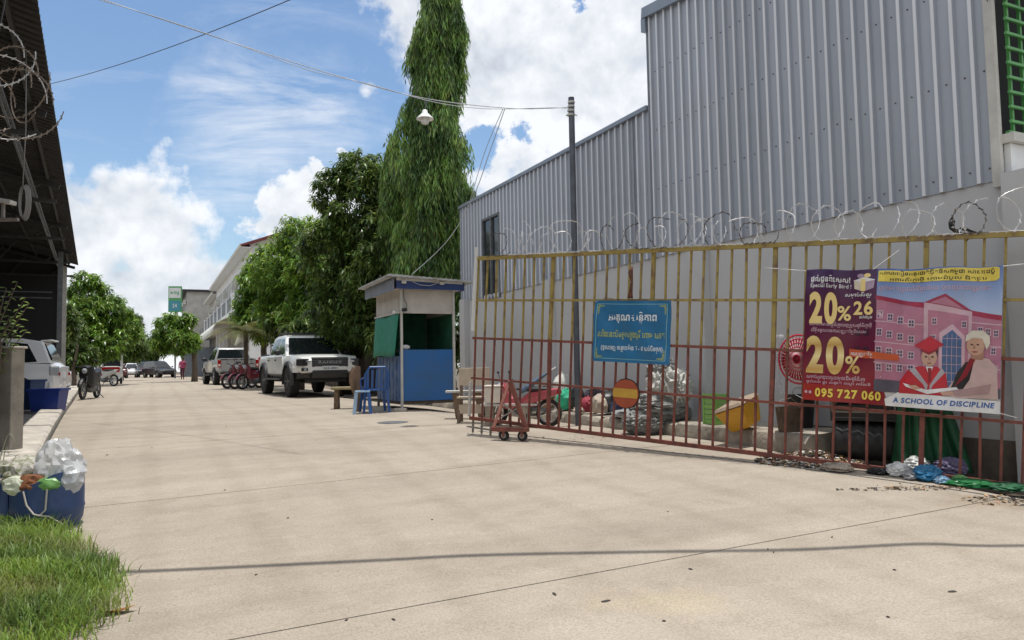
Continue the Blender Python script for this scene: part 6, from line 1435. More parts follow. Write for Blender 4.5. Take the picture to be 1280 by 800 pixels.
# big grey tarpaulin bundle
M_TARP = mat('grey_tarpaulin', (.22, .225, .22), .55, var=.35, vscale=3.5, bump=.5, bscale=9, bdist=.03); M_TARPW = mat('silver_tarpaulin', (.48, .48, .45), .4, var=.4, vscale=5, bump=.5, bscale=12, bdist=.03)
p = lpos(830, 6.55); p.z = G(p.x, p.y); tb_ = thing('tarpaulin_bundle', 'big crumpled grey tarpaulin bundle piled against the ledge under the blue banner', 'tarpaulin', p, ASZ)
k = scale_at(830, 6.5)
mb = MB(); lump(mb, (-.05, -.05, .62), (.24, 24*k, 24*k), seed=21, amp=.30, cr=.16, sub=5, fr=2.6, sharp=.9, st=(1, 1, .35)); mb.build('fold', M_TARPW, tb_, smooth=30)
mb = MB(); lump(mb, (.02, 0, .78), (.2, 16*k, 20*k), seed=24, amp=.34, cr=.16, sub=5, fr=2.6, sharp=.9, st=(1, 1, .4)); mb.build('fold', M_TARP, tb_, smooth=30)
mb = MB(); lump(mb, (.0, .10, .36), (.28, 33*k, 18*k), seed=22, amp=.22, cr=.16, sub=5, fr=2.4, sharp=.8, st=(1, .5, 1)); mb.build('fold', M_TARP, tb_, smooth=30)
mb = MB(); lump(mb, (-.02, .36, .17), (.25, 26*k, 15*k), seed=23, amp=.2, cr=.16, sub=5, fr=2.8, sharp=.8, st=(1, .4, 1)); mb.build('fold', M_TARP, tb_, smooth=30)
mb = MB(); mb.tube([(.0, -.4, .25), (.02, .1, .27), (-.02, .3, .20)], [.11, .12, .10], 14); mb.build('rolled_end', M_TARP, tb_, smooth=40)
# green crate, yellow bin, buckets
p = lpos(893, 6.55); t = thing('green_crate', 'tall light green plastic crate on the ledge left of the yellow bin', 'crate', p, ASZ)
M_GC = plastic('light_green_plastic', (.24, .46, .12)); h = .40; w = .20
for s in (-1, 1):
    for i in range(6): mb = MB(); mb.box((s*.11, 0, .035+i*.066), (.012, w, .052)); mb.build('slat', M_GC, t)
    for i in range(6): mb = MB(); mb.box((0, s*w/2, .035+i*.066), (.20, .012, .052)); mb.build('slat', M_GC, t)
mb = MB()
for a in (-1, 1):
    for b in (-1, 1): mb.box((a*.105, b*w/2*.98, h/2), (.03, .03, h))
mb.box((0, 0, .01), (.2, .19, .015)); mb.build('crate_frame', M_GC, t)
p = lpos(931, 6.4); p.z += .03; t = thing('yellow_bin', 'dirty yellow plastic bin with a grey lid tipped over on the ledge', 'bin', p, ASZ+.35)
M_YBIN = mat('yellow_plastic', (.58, .30, .02), .4, var=.18, vscale=5, bump=.2); M_LID = mat('dusty_lid', (.34, .26, .19), .85, var=.3, vscale=6)
Xb = Matrix.Translation((0, 0, .0)) @ Matrix.Rotation(R(-14), 4, 'X') @ Matrix.Rotation(R(18), 4, 'Y')
mb = MB(); mb.X = Xb; mb.loft([[(-.13, -.15, 0), (.13, -.15, 0), (.13, .15, 0), (-.13, .15, 0)], [(-.19, -.22, .25), (.19, -.22, .25), (.19, .22, .25), (-.19, .22, .25)], [(-.20, -.235, .28), (.20, -.235, .28), (.20, .235, .28), (-.20, .235, .28)]]); mb.build('tub', M_YBIN, t, bevel=.02)
mb = MB(); mb.X = Xb; mb.loft([[(-.205, -.24, .285), (.205, -.24, .285), (.205, .24, .285), (-.205, .24, .285)], [(-.17, -.20, .325), (.17, -.20, .325), (.17, .20, .325), (-.17, .20, .325)]]); mb.build('lid', M_LID, t, bevel=.01)
p = lpos(985, 6.5); t = thing('paint_bucket', 'dirty dark bucket with a wire handle at the near end of the ledge', 'bucket', p, ASZ)
M_BKT = mat('dirty_brown_bucket', (.10, .07, .05), .8, var=.5, vscale=8)
mb = MB(); mb.lathe([(.125, 0), (.15, .26), (.158, .28), (.145, .28), (.12, .03), (.01, .03)], n=22); mb.build('pail', M_BKT, t, smooth=40)
mb = MB(); mb.tube([(0, .15, .25), (0, .17, .30), (0.02, .10, .36), (.02, -.05, .38), (0, -.15, .30), (0, -.15, .25)], .005, 5); mb.build('handle', M_GREYM, t)
p = lpos(1000, 6.95); t = thing('dark_bucket', 'second darker bucket half behind the paint bucket by the wall', 'bucket', p, ASZ)
mb = MB(); mb.lathe([(.12, 0), (.16, .38), (.17, .40), (.155, .40), (.11, .03), (.01, .03)], n=20); mb.build('pail', M_PLBLK, t, smooth=40); mb = MB(); mb.tube([(0, .16, .38), (0, .1, .48), (0, -.1, .48), (0, -.16, .38)], .005, 5); mb.build('handle', M_GREYM, t)
# red round basket behind the gate and a clear plastic sleeve
p = at(999, 449, 8.25); t = thing('round_basket', 'round red plastic mesh basket hanging behind the gate beside the poster', 'basket', p, GA)
M_RP = plastic('red_mesh_plastic', (.55, .02, .05)); M_RPL = mat('pale_red_mesh', (.75, .45, .47), .5)
for i in range(6):
    mb = MB(); rr_ = .05+.044*i; rings = []
    for q_ in range(29): a = 2*math.pi*q_/28; rings.append(Vector((math.cos(a)*rr_*.82, .02*(i-5), math.sin(a)*rr_)))
    mb.tube(rings, .006 if i < 5 else .011, 5, cap=False); mb.build('ring', M_RP, t)
mb = MB()
for q_ in range(36): a = q_*math.pi/18; mb.bar((math.cos(a)*.04, -.10, math.sin(a)*.05), (math.cos(a)*.22, 0.0, math.sin(a)*.265), .011, .003)
mb.build('spokes', M_RPL, t)['kind'] = 'stuff'
mb = MB(); mb.lathe([(.01, -.08), (.20, .03), (.01, .035)], n=24, axis='Y', sy=1.2); mb.build('liner', plastic('dark_red_liner', (.28, .01, .03)), t)
p = at(975, 455, 8.4); t = thing('plastic_sleeve', 'clear wrinkled plastic sleeve hanging between the bars left of the poster', 'plastic sheet', p, GA)
mb = MB(); V = []; nu, nv = 6, 16
for i in range(nu):
    for j in range(nv): z = .33 - .66*j/(nv-1); V.append((-.05+.10*i/(nu-1)*(1-.3*j/nv)+.03*math.sin(j*.5), .02*math.sin(i*2+j*.7), z))
mb.add(V, [(i*nv+j, (i+1)*nv+j, (i+1)*nv+j+1, i*nv+j+1) for i in range(nu-1) for j in range(nv-1)]); o = mb.build('film', mat('clear_film', (.65, .67, .72), .15, alpha=.35, spec=.8), t, smooth=True); md = o.modifiers.new('s', 'SOLIDIFY'); md.thickness = .002
# black drums
p = gat(1075, 592); c0 = .9*p.x+.435*p.y
pd = ST(6.75, -.435*at(1078, 470, Yc(1078, 6.75)).x + .9*Yc(1078, 6.75)); pd.z = G(pd.x, pd.y)
t = thing('black_drum', 'ribbed black plastic drum lying at the foot of the wall under the poster', 'drum', pd, GA+.12)
mb = MB(); pf = []
for i in range(13): x = -.30+.05*i; pf.append((.20+(.012 if i % 2 else 0), x))
mb.lathe([(.05, -.305)] + pf + [(.05, .305)], c=(0, 0, .20), n=28, axis='X'); mb.build('shell', M_PLBLK, t, smooth=25)
mb = MB(); mb.lathe([(.205, .295), (.215, .30), (.205, .31)], c=(0, 0, .20), n=28, axis='X'); mb.build('hoop', M_GREYM, t)
pd2 = Vector(pd); t = thing('black_crate', 'black plastic crate stacked on the ribbed drum under the poster', 'crate', pd2 + Vector((0.05, .05, .405)), GA+.05)
mb = MB(); mb.box((0, 0, .02), (.62, .40, .03))
for s in (-1, 1):
    for i in range(5): mb.box((0, s*.2, .07+.075*i), (.62, .012, .055)); mb.box((s*.31, 0, .07+.075*i), (.012, .38, .055))
for a in (-1, 1):
    for b in (-1, 1): mb.box((a*.3, b*.19, .22), (.04, .04, .44))
mb.build('crate_body', M_PLBLK, t)
mb = MB(); frame(mb, -.30, .30, .1, .42, .02, -.225, .012); mb.build('light_frame', M_GREYM, t)
# green tarpaulin
pt_ = at(1147, 470, Yc(1147, 6.7)); t = thing('green_tarpaulin', 'dark green tarpaulin hanging in folds to the ground right of the black drum', 'tarpaulin', (pt_.x, pt_.y, G(pt_.x, pt_.y)), GA)
M_GT = mat('dark_green_tarpaulin', (.012, .10, .04), .6, var=.5, vscale=3, bump=.4)
mb = MB(); nu, nv = 26, 14; V = []
for i in range(nu):
    for j in range(nv):
        f = j/(nv-1); u = i/(nu-1)-.5; w = .30+.42*f; V.append((u*w+.06*f, -.12*f*math.cos(u*3)+.05*(.3+f)*math.sin(u*24+1.2*math.sin(f*3))+.1, .98*(1-f)+.02*math.sin(u*20)*f))
mb.add(V, [(i*nv+j, (i+1)*nv+j, (i+1)*nv+j+1, i*nv+j+1) for i in range(nu-1) for j in range(nv-1)]); o = mb.build('sheet', M_GT, t, smooth=True); md = o.modifiers.new('s', 'SOLIDIFY'); md.thickness = .004
# rubbish along the foot of the gate
def rub(name, label, cat, px, py, w, h, m, seed, d=.14, amp=.35):
    p = gat(px, py); t = thing(name, label, cat, p, GA); mb = MB(); lump(mb, (0, 0, h*.4), (w/2, d, h*.55), seed=seed, amp=amp, sub=4, fr=1.6, sharp=.85, flat=.6, st=(.6, 1, 1.2), cr=.34); mb.build('sheet', m, t, smooth=28)
rub('white_bag', 'torn white plastic bag on the ground just right of the black drum', 'bag', 1124, 594, .17, .11, plastic('white_bag_plastic', (.62, .63, .62)), 31, .10)
rub('white_bag', 'small white bag heaped just behind the blue bag', 'bag', 1147, 588, .17, .13, plastic('white_bag_plastic', None), 35, .1)
rub('grey_bag', 'small grey plastic bag squashed between the white bag and the blue bag', 'bag', 1139, 599, .10, .07, plastic('grey_plastic_sheet', None), 71, .07)
rub('blue_bag', 'bright blue crumpled plastic bag at the foot of the gate', 'bag', 1160, 600, .19, .12, plastic('blue_bag_plastic', (.03, .17, .33)), 32, .11)
rub('blue_wrapper', 'small blue and white wrapper lying right of the bright blue bag', 'wrapper', 1178, 604, .10, .06, plastic('pale_blue_wrapper', (.22, .36, .50)), 72, .07)
rub('purple_rag', 'faded purple and white cloth lying behind the blue wrapper', 'rag', 1188, 593, .22, .14, cloth('faded_purple_cloth', (.16, .14, .24)), 33, .1)
rub('green_sheet', 'flat bright green plastic sheet on the ground near the right edge', 'plastic sheet', 1212, 607, .34, .05, plastic('green_sheet_plastic', (.02, .16, .05)), 34, .13)
rub('light_green_wrapper', 'light green wrapper on the green sheet near the gate foot', 'wrapper', 1200, 603, .10, .06, plastic('light_green_film', (.16, .36, .13)), 73, .05)
rub('green_sheet', 'dark green sheet end lying at the extreme right foot of the gate', 'plastic sheet', 1262, 612, .30, .05, MATS['dark_green_tarpaulin'], 36, .13)
rub('pale_sack', 'dusty pale sack slumped on the ground left of the black drum', 'sack', 1046, 588, .24, .07, cloth('dusty_sack', (.38, .33, .27)), 37, .11)
rub('black_scrap', 'crumpled black plastic scrap in front of the black drum', 'plastic sheet', 1098, 592, .16, .05, M_PLBLK, 74, .08)
def litter(name, label, cat, centre, rad, n, mats_, seed, size=(.015, .05), zr=.04):
    rg_ = random.Random(seed); t = thing(name, label, cat, centre, 0)
    for m in mats_:
        mb = MB()
        for q_ in range(n):
            a = rg_.uniform(0, 6.28); r_ = math.sqrt(rg_.random()); x = math.cos(a)*r_*rad[0]; y = math.sin(a)*r_*rad[1]; z = G(centre[0]+x, centre[1]+y)-centre[2] + .004 + zr*(1-r_)*rg_.random()
            s = rg_.uniform(*size); b = rg_.uniform(0, 6.28); u = Vector((math.cos(b), math.sin(b), rg_.uniform(-.3, .3)))*s; v = Vector((-math.sin(b), math.cos(b), rg_.uniform(-.4, .4)))*s*rg_.uniform(.2, .6); c_ = Vector((x, y, z))
            mb.add([c_-u, c_-v+Vector((0, 0, s*.2)), c_+u, c_+v+Vector((0, 0, s*.15))], [(0, 1, 2), (0, 2, 3)])
        o = mb.build('litter', m, t); o['kind'] = 'stuff'
    return t
M_L1 = mat('dry_leaf', (.34, .21, .11), .85, island=.5); M_L2 = mat('pale_scrap', (.66, .63, .58), .8, island=.3); M_L3 = mat('dark_scrap', (.05, .045, .04), .9, island=.5)
pc = gat(1018, 580); litter('rubbish_heap', 'spread of dry leaves and pale scraps at the near end of the ledge', 'rubbish', (pc.x, pc.y+.15, pc.z), (.55, .38), 420, [M_L1, M_L2, M_L3], 3, (.012, .045), .13)
pc = gat(1150, 612); litter('rubbish_strip', 'thin strip of dry leaves and crumbs along the right foot of the gate', 'rubbish', (pc.x, pc.y+.03, pc.z), (.7, .07), 90, [M_L1, M_L3], 4, (.008, .03), .03)
pc = gat(1272, 628); litter('leaf_scatter', 'scatter of dead leaves on the concrete at the right edge', 'leaves', (pc.x, pc.y+.05, pc.z), (.4, .2), 60, [M_L1, M_L3], 5, (.01, .035), .01)
pc = gat(700, 548); litter('leaf_scatter', 'few crumbs and dead leaves under the left half of the gate', 'leaves', (pc.x, pc.y, pc.z), (.9, .35), 26, [M_L1, M_L3], 6, (.01, .03), .005)
rg_ = random.Random(77)
stx = [(863, 712, .03), (320, 719, .02), (433, 776, .02), (492, 775, .028), (134, 569, .03), (190, 560, .02), (105, 578, .02), (693, 743, .05), (757, 752, .06), (835, 640, .02), (960, 687, .02), (1118, 713, .02), (1190, 740, .05), (830, 777, .02), (1040, 672, .02), (1125, 605, .02), (1097, 607, .015), (540, 650, .02), (360, 648, .02), (283, 533, .02), (281, 613, .02), (1110, 772, .02), (967, 691, .02)]
for i, (px, py, s) in enumerate(stx):
    p = gat(px, py); mb = MB(); a = rg_.uniform(0, 3.1)
    lump(mb, (0, 0, .002), (s*.42, s*.13, .006), seed=i, amp=.5, sub=2); o = mb.build('twig', M_L3, None); o.location = p; o.rotation_euler = (0, 0, a); tag(o, 'small dark twig or crumb lying on the pale concrete road', 'twig', 'twigs and crumbs on the road')
# dry leaf near the grass
p = gat(146, 767); mb = MB(); mb.add([(-.10, 0, .01), (-.04, -.035, .03), (.03, -.03, .02), (.10, .01, .035), (.04, .03, .02), (-.03, .03, .012), (0, 0, .004)], [(0, 1, 6), (1, 2, 6), (2, 3, 6), (3, 4, 6), (4, 5, 6), (5, 0, 6)])
o = mb.build('dry_leaf', mat('brown_leaf', (.30, .13, .04), .8, var=.3, vscale=20), None); o.location = p; o.rotation_euler = (0, 0, .3); tag(o, 'curled brown dry leaf on the concrete at the edge of the grass', 'leaf')
# thin dark strip on the ground below the gate
mb = MB(); pts = [gat(px, py) + Vector((0, 0, .002)) for px, py in ((598, 539), (690, 549), (780, 559), (900, 573), (1040, 591), (1150, 606), (1279, 626))]
for a, b in zip(pts, pts[1:]): mb.bar(a, b, .012, .008)
o = mb.build('gate_ground_strip', M_STEEL, None); tag(o, 'thin dark strip on the concrete below the sliding gate', 'track')
# iron cover in the road
p = gat(491, 528); mb = MB(); mb.lathe([(.25, -.02), (.25, .004), (.22, .008), (.01, .008)], n=24); o = mb.build('drain_cover', M_STEEL, None); o.location = p; tag(o, 'round dark iron drain cover in the road in front of the booth', 'drain cover')
# ================================================================ THE BOOTH
bo_ = at(500, 460, 14.5); BZ = G(bo_.x, bo_.y); BZ0 = CZ-.82
booth = thing('guard_booth', 'small guard booth with blue lower panels, white upper panels and a flat sheet roof', 'booth', (bo_.x, bo_.y, BZ0), ASZ-math.pi/2)
# local: x = across the street to the right (front face), y = away along the street
bw, bd = 1.15, 1.68
def zz(zr): return zr + .82
M_BLUE = mat('royal_blue_panel', (.022, .13, .38), .6, col2=(.04, .12, .27), fac=(.30, .62), vscale=2.5, bump=.1); M_BLUED = mat('navy_fascia', (.02, .045, .16), .5, var=.2); M_BLUEG = mat('grey_blue_fascia', (.20, .22, .26), .6, var=.2)
M_BWHT = mat('booth_white', (.50, .47, .42), .75, var=.2, vscale=3); M_NET = mat('green_net', (.035, .24, .16), .8, var=.15, vscale=6, bump=.3)
M_DKG = mat('dark_green_curtain', (.02, .12, .07), .85, var=.4)
z_b, z_s, z_o, z_w, z_f = zz(-.66), zz(.345), zz(1.06), zz(1.52), zz(1.68)
mb = MB(); mb.box((bw/2, .02, (z_b+z_s)/2), (bw, .04, z_s-z_b)); mb.build('front_panel', M_BLUE, booth, bevel=.006)
mb = MB(); mb.box((bw-.02, bd/2+.02, (z_b+z_s)/2), (.04, bd-.04, z_s-z_b)); mb.build('side_panel', M_BLUE, booth)
mb = MB(); n = 14
for i in range(n): mb.box((.015+(.012 if i % 2 else 0), .05+(bd-.05)*(i+.5)/n, (z_b+z_s-.12)/2), (.02, (bd-.05)/n, z_s-.12-z_b)); 
lp = mb.build('left_panel', mat('striped_blue_sheet', (.03, .10, .27), .6, col2=(.16, .22, .32), vscale=5, fac=(.45, .55), stretch=(1, 6, 1)), booth)
mb = MB(); mb.box((bw/2, .015, (z_o+z_w)/2), (bw-.002, .03, z_w-z_o)); mb.build('upper_panel', M_BWHT, booth)
mb = MB(); mb.box((.015, bd/2+.03, (z_o+z_w)/2+.0), (.03, bd-.06, z_w-z_o-.0)); mb.build('upper_panel', M_BWHT, booth)
mb = MB(); mb.box((bw-.015, bd/2+.03, (z_o+z_w)/2), (.03, bd-.06, z_w-z_o)); mb.build('upper_panel', M_BWHT, booth)
mb = MB(); mb.box((bw/2, bd-.012, (z_b+z_w)/2), (bw-.07, .024, z_w-z_b)); mb.build('back_panel', M_DKG, booth)
mb = MB(); mb.box((bw/2, bd/2, z_b-.03), (bw-.05, bd-.05, .06)); mb.build('floor', M_BOARD, booth)
for x, y in ((.03, .03), (bw-.03, .03), (.03, bd-.03), (bw-.03, bd-.03)):
    mb = MB(); mb.bar((x, y-.045 if y < .1 else y, -.02), (x, y-.045 if y < .1 else y, z_w), .045); mb.build('corner_post', M_OFFW if y < .1 else M_STEEL, booth)
# green net on the left opening, bulging out
mb = MB(); V = []; nu, nv = 12, 8
for i in range(nu):
    for j in range(nv): f = j/(nv-1); u = i/(nu-1); V.append((-.03-.07*f-.02*math.sin(u*9+f), -.02+u*(bd*.98), z_o-.02-(z_o-z_s+.10)*f*(1+.02*math.sin(u*7))))
mb.add(V, [(i*nv+j, (i+1)*nv+j, (i+1)*nv+j+1, i*nv+j+1) for i in range(nu-1) for j in range(nv-1)]); o = mb.build('green_net', M_NET, booth, smooth=True); md = o.modifiers.new('s', 'SOLIDIFY'); md.thickness = .004
mb = MB(); mb.bar((-.03, -.03, z_o+.01), (-.03, bd, z_o+.01), .03); mb.build('net_rail', M_OFFW, booth)
mb = MB()
for i in range(9): mb.box((.12+.085*i, bd-.10+.015*(i % 2), (z_s+z_o)/2+.05), (.08, .02, z_o-z_s+.2))
mb.build('curtain', MATS['dark_green_curtain'], booth)
mb = MB(); mb.box((bw-.035, bd/2, (z_s+z_o)/2), (.01, bd-.12, z_o-z_s)); mb.build('side_net', M_DKG, booth)
mb = MB(); mb.box((bw/2, .25, z_s-.02), (bw-.1, .4, .03)); mb.build('counter', M_BOARD, booth)
mb = MB(); lump(mb, (.14, .12, z_s+.05), (.10, .05, .05), seed=3, amp=.3, sub=2); pp = mb.build('paper', M_WHITE, None); pp.parent = None; pp.location = Vector(booth.location); pp.rotation_euler = booth.rotation_euler; tag(pp, 'crumpled white paper on the sill inside the booth opening', 'paper')
# fascia and roof
ov = .20
mb = MB(); mb.box((bw/2, -ov+.02, (z_w+z_f)/2), (bw+2*ov-.16, .03, z_f-z_w)); mb.build('fascia', M_BLUED, booth)
mb = MB(); mb.box((-ov+.02, bd/2, (z_w+z_f)/2-.01), (.03, bd+2*ov, z_f-z_w+.06)); mb.build('fascia', M_BLUEG, booth)
mb = MB(); mb.box((bw+ov-.06, bd/2, (z_w+z_f)/2), (.03, bd+2*ov-.08, z_f-z_w)); mb.build('fascia', M_BLUED, booth)
mb = MB(); mb.box((bw/2, bd/2, z_w+.012), (bw+2*ov-.2, bd+2*ov-.12, .015)); mb.build('soffit', M_BWHT, booth)
mb = MB(); rz0, rz1 = z_f+.10, z_f+.02; x0, x1, y0, y1 = -ov-.12, bw+ov+.10, -ov-.12, bd+ov+.1; N_ = 16; V = []
for i in range(N_*2+1):
    x = x0+(x1-x0)*i/(2*N_); dz = .012*(i % 2); V += [(x, y0, rz0+(rz1-rz0)*i/(2*N_)+dz), (x, y1, rz0-.04+(rz1-rz0)*i/(2*N_)+dz)]
mb.add(V, [(2*i, 2*i+2, 2*i+3, 2*i+1) for i in range(2*N_)]); o = mb.build('roof', mat('pale_roof_sheet', (.44, .45, .45), .6, metal=.1, col2=(.22, .18, .15), fac=(.33, .5), vscale=4), booth); md = o.modifiers.new('s', 'SOLIDIFY'); md.thickness = .035; md.offset = -1
mb = MB(); mb.bar((x0+.2, -ov+.0, z_f+.03), (x1-.2, -ov+.0, z_f-.01), .03, .06); mb.bar((x0+.2, bd+ov, z_f+.03), (x1-.2, bd+ov, z_f-.02), .03, .06); mb.build('roof_batten', M_OFFW, booth)
for x in (.02, .8):
    mb = MB(); mb.box((x, -ov-.03, z_f-.03), (.09, .05, .06), rx=.3); mb.tube([(x, -ov, z_f), (x, -ov-.03, z_f-.03)], .008, 5); mb.build('floodlight', M_OFFW, booth, bevel=.006)
mb = MB(); mb.box((.07, -.10, z_o+.06), (.08, .10, .06)); mb.lathe([(.022, 0), (.018, .02)], c=(.07, -.17, z_o+.06), n=10, axis='Y'); mb.build('camera', M_PLBLK, booth, bevel=.004)
mb = MB(); mb.tube([(.20, -ov-.02, z_f-.02), (.35, -ov-.03, z_f-.08), (.55, -ov-.03, z_f-.09), (.75, -ov-.03, z_f-.02)], .006, 5); mb.build('cable', M_WIREW, booth)
mb = MB(); mb.tube([(.10, -ov+.04, z_f-.06), (.06, -.06, z_w-.02), (.08, -.06, z_w-.2), (.14, -.05, z_w-.3), (.1, -.06, z_o+.08)], .006, 5); mb.build('cable', M_WIRE, booth)
mb = MB(); mb.lathe([(.03, 0), (.035, .03), (.02, .05)], c=(-.08, .1, z_o), n=10); mb.build('bulb', M_WHITE, booth)
# block under the booth
p = at(500, 460, 14.3); mb = MB(); mb.box((0, 0, .03), (.24, .18, .06)); o = mb.build('paving_block', M_KERB, None, bevel=.008); o.location = (p.x, p.y, G(p.x, p.y)); tag(o, 'loose concrete block at the foot of the booth corner', 'block')
# ---------------------------------------------------------------- seats by the booth
def gp3(px, d): p = at(px, 460, d); return Vector((p.x, p.y, G(p.x, p.y)))
M_CHB = plastic('blue_chair_plastic', (.02, .09, .30)); M_STL = plastic('pale_blue_plastic', (.30, .45, .62))
ch = thing('plastic_chair', 'blue plastic armchair beside the left wall of the booth', 'chair', gp3(468, 14.2), R(200))
mb = MB(); mb.box((0, 0, .42), (.44, .42, .03)); mb.build('seat', M_CHB, ch, bevel=.01)
for a, b in ((-1, -1), (1, -1), (-1, 1), (1, 1)): mb = MB(); mb.bar((a*.20, b*.19, .42), (a*.24, b*.23, 0), .045); mb.build('leg', M_CHB, ch)
for i in range(5): mb = MB(); x = -.16+.08*i; mb.bar((x, .20, .44), (x*1.1, .32, .80), .045, .015); mb.build('back_slat', M_CHB, ch)
mb = MB(); mb.tube([(-.21, .2, .43), (-.22, .30, .72), (-.14, .33, .85), (.14, .33, .85), (.22, .30, .72), (.21, .2, .43)], .022, 7); mb.build('back_frame', M_CHB, ch, smooth=40)
for s in (-1, 1): mb = MB(); mb.tube([(s*.22, -.18, .42), (s*.24, -.17, .62), (s*.24, .1, .64), (s*.22, .26, .66)], .018, 6); mb.build('armrest', M_CHB, ch, smooth=40)
st = thing('plastic_stool', 'pale blue plastic stool in front of the blue chair', 'stool', gp3(453, 13.9), R(10))
mb = MB(); mb.box((0, 0, .41), (.28, .28, .03)); mb.build('seat', M_STL, st, bevel=.01)
for a, b in ((-1, -1), (1, -1), (-1, 1), (1, 1)): mb = MB(); mb.bar((a*.11, b*.11, .41), (a*.15, b*.15, 0), .06, .03); mb.build('leg', M_STL if a < 0 else M_CHB, st)
bn = thing('stone_bench', 'small stone bench with a yellowish slab in front of the white pickup', 'bench', gp3(434, 15.3), R(5))
M_STONE = mat('yellow_stone', (.36, .30, .17), .85, var=.3, vscale=8)
mb = MB(); mb.box((0, 0, .42), (.62, .30, .055)); mb.build('slab', M_STONE, bn, bevel=.01)
for s in (-1, 1): mb = MB(); mb.box((s*.21, 0, .20), (.10, .24, .39), taper=.8); mb.build('leg', mat('brown_stone', (.16, .11, .07), .9, var=.4, vscale=9), bn, bevel=.01)
dw = thing('driftwood_plank', 'gnarled brown wooden plank standing upright left of the plastic stool', 'plank', gp3(445, 14.4), R(0))
mb = MB(); S = []
for i, (z, w, x) in enumerate([(0, .045, .05), (.15, .05, .04), (.3, .07, .03), (.45, .10, .0), (.6, .115, -.02), (.72, .11, -.02), (.82, .09, .0), (.87, .05, .03)]): S.append([(x-w, -.02, z), (x-w*.3, -.045, z), (x+w, -.015, z), (x+w*.9, .025, z), (x-w*.5, .03, z)])
mb.loft(S); mb.build('board', mat('brown_driftwood', (.20, .13, .085), .85, var=.5, vscale=9, bump=.5, stretch=(1, 1, .3)), dw, smooth=40)
# planks and bench right of the booth
M_CREAM = mat('cream_board', (.52, .44, .34), .8, var=.18, vscale=6); M_WOOD = mat('weathered_wood', (.20, .14, .10), .85, var=.35, vscale=5, bump=.4)
tb2 = thing('plank_table', 'narrow white plank table beside the right wall of the booth', 'table', gp3(582, 12.6), R(2))
mb = MB(); mb.box((0, 0, .46), (.68, .26, .035)); mb.build('top', M_OFFW, tb2, bevel=.006)
for x in (-.12, .26): mb = MB(); mb.bar((x-.06, 0, .44), (x, 0, 0), .11, .05); mb.build('leg', M_WOOD, tb2)
wb = thing('wooden_bench', 'old wooden bench with a cream back board behind the free end of the gate', 'bench', gp3(592, 11.9), R(-4))
mb = MB(); mb.box((0, .10, .72), (.50, .03, .28)); mb.build('back_board', M_CREAM, wb, bevel=.006)
for i in range(3): mb = MB(); mb.box((0, -.22+.10*i, .40), (.48, .085, .025)); mb.build('seat_slat', M_CREAM, wb)
for a in (-1, 1):
    mb = MB(); mb.bar((a*.22, .12, 0), (a*.22, .14, .80), .045); mb.build('leg', M_WOOD, wb); mb = MB(); mb.bar((a*.22, -.22, 0), (a*.22, -.20, .40), .045); mb.build('leg', M_WOOD, wb)
    mb = MB(); mb.bar((a*.22, -.22, .20), (a*.22, .12, .20), .03); mb.build('stretcher', M_WOOD, wb)
mb = MB(); mb.box((0, -.22, .22), (.42, .025, .14)); mb.build('apron', M_CREAM, wb)
# pink motorcycle junk and a foam box behind the A-frame
fb = thing('foam_box', 'white foam box on a low board behind the red A-frame trolley', 'box', gp3(617, 11.3) + Vector((0, 0, .34)), R(-10))
mb = MB(); mb.box((0, 0, .12), (.26, .22, .24)); mb.build('foam_body', mat('white_foam', (.72, .66, .58), .8, var=.08), fb, bevel=.02); mb = MB(); mb.box((0, 0, .255), (.28, .24, .03)); mb.build('lid', MATS['white_foam'], fb, bevel=.012)
lb = thing('low_board', 'white board laid on blocks carrying the foam box', 'board', gp3(632, 11.3), R(-6))
mb = MB(); mb.box((0.05, 0, .32), (.85, .28, .03)); mb.build('board_top', M_OFFW, lb)
for x in (-.25, .3): mb = MB(); mb.box((x, 0, .15), (.12, .2, .30)); mb.build('block', M_LEDGE, lb)
l_ = gp3(652, 11.3); mk_ = motorbike('faded red motorbike parked behind the A-frame trolley and the gate bars', (l_.x, l_.y, l_.z), R(155), M_PINKP); mk_.scale = (.72, .72, .72)
ug = thing('folded_umbrella', 'folded blue umbrella with a white tip leaning over the red motorbike', 'umbrella', gp3(668, 11.2) + Vector((0, 0, .48)), 0)
mb = MB(); mb.tube([(-.22, 0, .04), (-.18, 0, .08), (.10, 0, .27), (.24, 0, .36)], [.02, .045, .03, .012], 8); mb.build('canopy', mat('blue_grey_cloth', (.10, .16, .24), .7, var=.4, vscale=20), ug, smooth=40)
mb = MB(); mb.tube([(.23, 0, .355), (.32, 0, .415)], .010, 6); mb.build('tip', M_WHITE, ug)
# ---------------------------------------------------------------- left side: bins, coil, bracket
def rbin(label, loc, rz, w, d, h, m, name='blue_bin', lid=False):
    t = thing(name, label, 'bin', loc, rz)
    k = .82; mb = MB(); o_ = [(-w/2*k, -d/2*k), (w/2*k, -d/2*k), (w/2*k, d/2*k), (-w/2*k, d/2*k)]; T_ = [(-w/2, -d/2), (w/2, -d/2), (w/2, d/2), (-w/2, d/2)]
    I = [(x*.93, y*.93) for x, y in T_]; Ib = [(x*.93, y*.93) for x, y in o_]
    mb.loft([[(x, y, 0) for x, y in o_], [(x, y, h) for x, y in T_], [(x, y, h) for x, y in I], [(x, y, .05) for x, y in Ib]]); mb.build('tub', m, t, bevel=.015)
    mb = MB(); frame_ = [(-w/2-.01, -d/2-.01), (w/2+.01, -d/2-.01), (w/2+.01, d/2+.01), (-w/2-.01, d/2+.01)]
    for i in range(4): a, b = frame_[i], frame_[(i+1) % 4]; mb.bar((*a, h-.02), (*b, h-.02), .03, .04)
    mb.build('rim', m, t)
    return t
M_BIN = plastic('deep_blue_plastic', (.012, .035, .22)); M_BIN2 = plastic('navy_plastic', (.012, .045, .14))
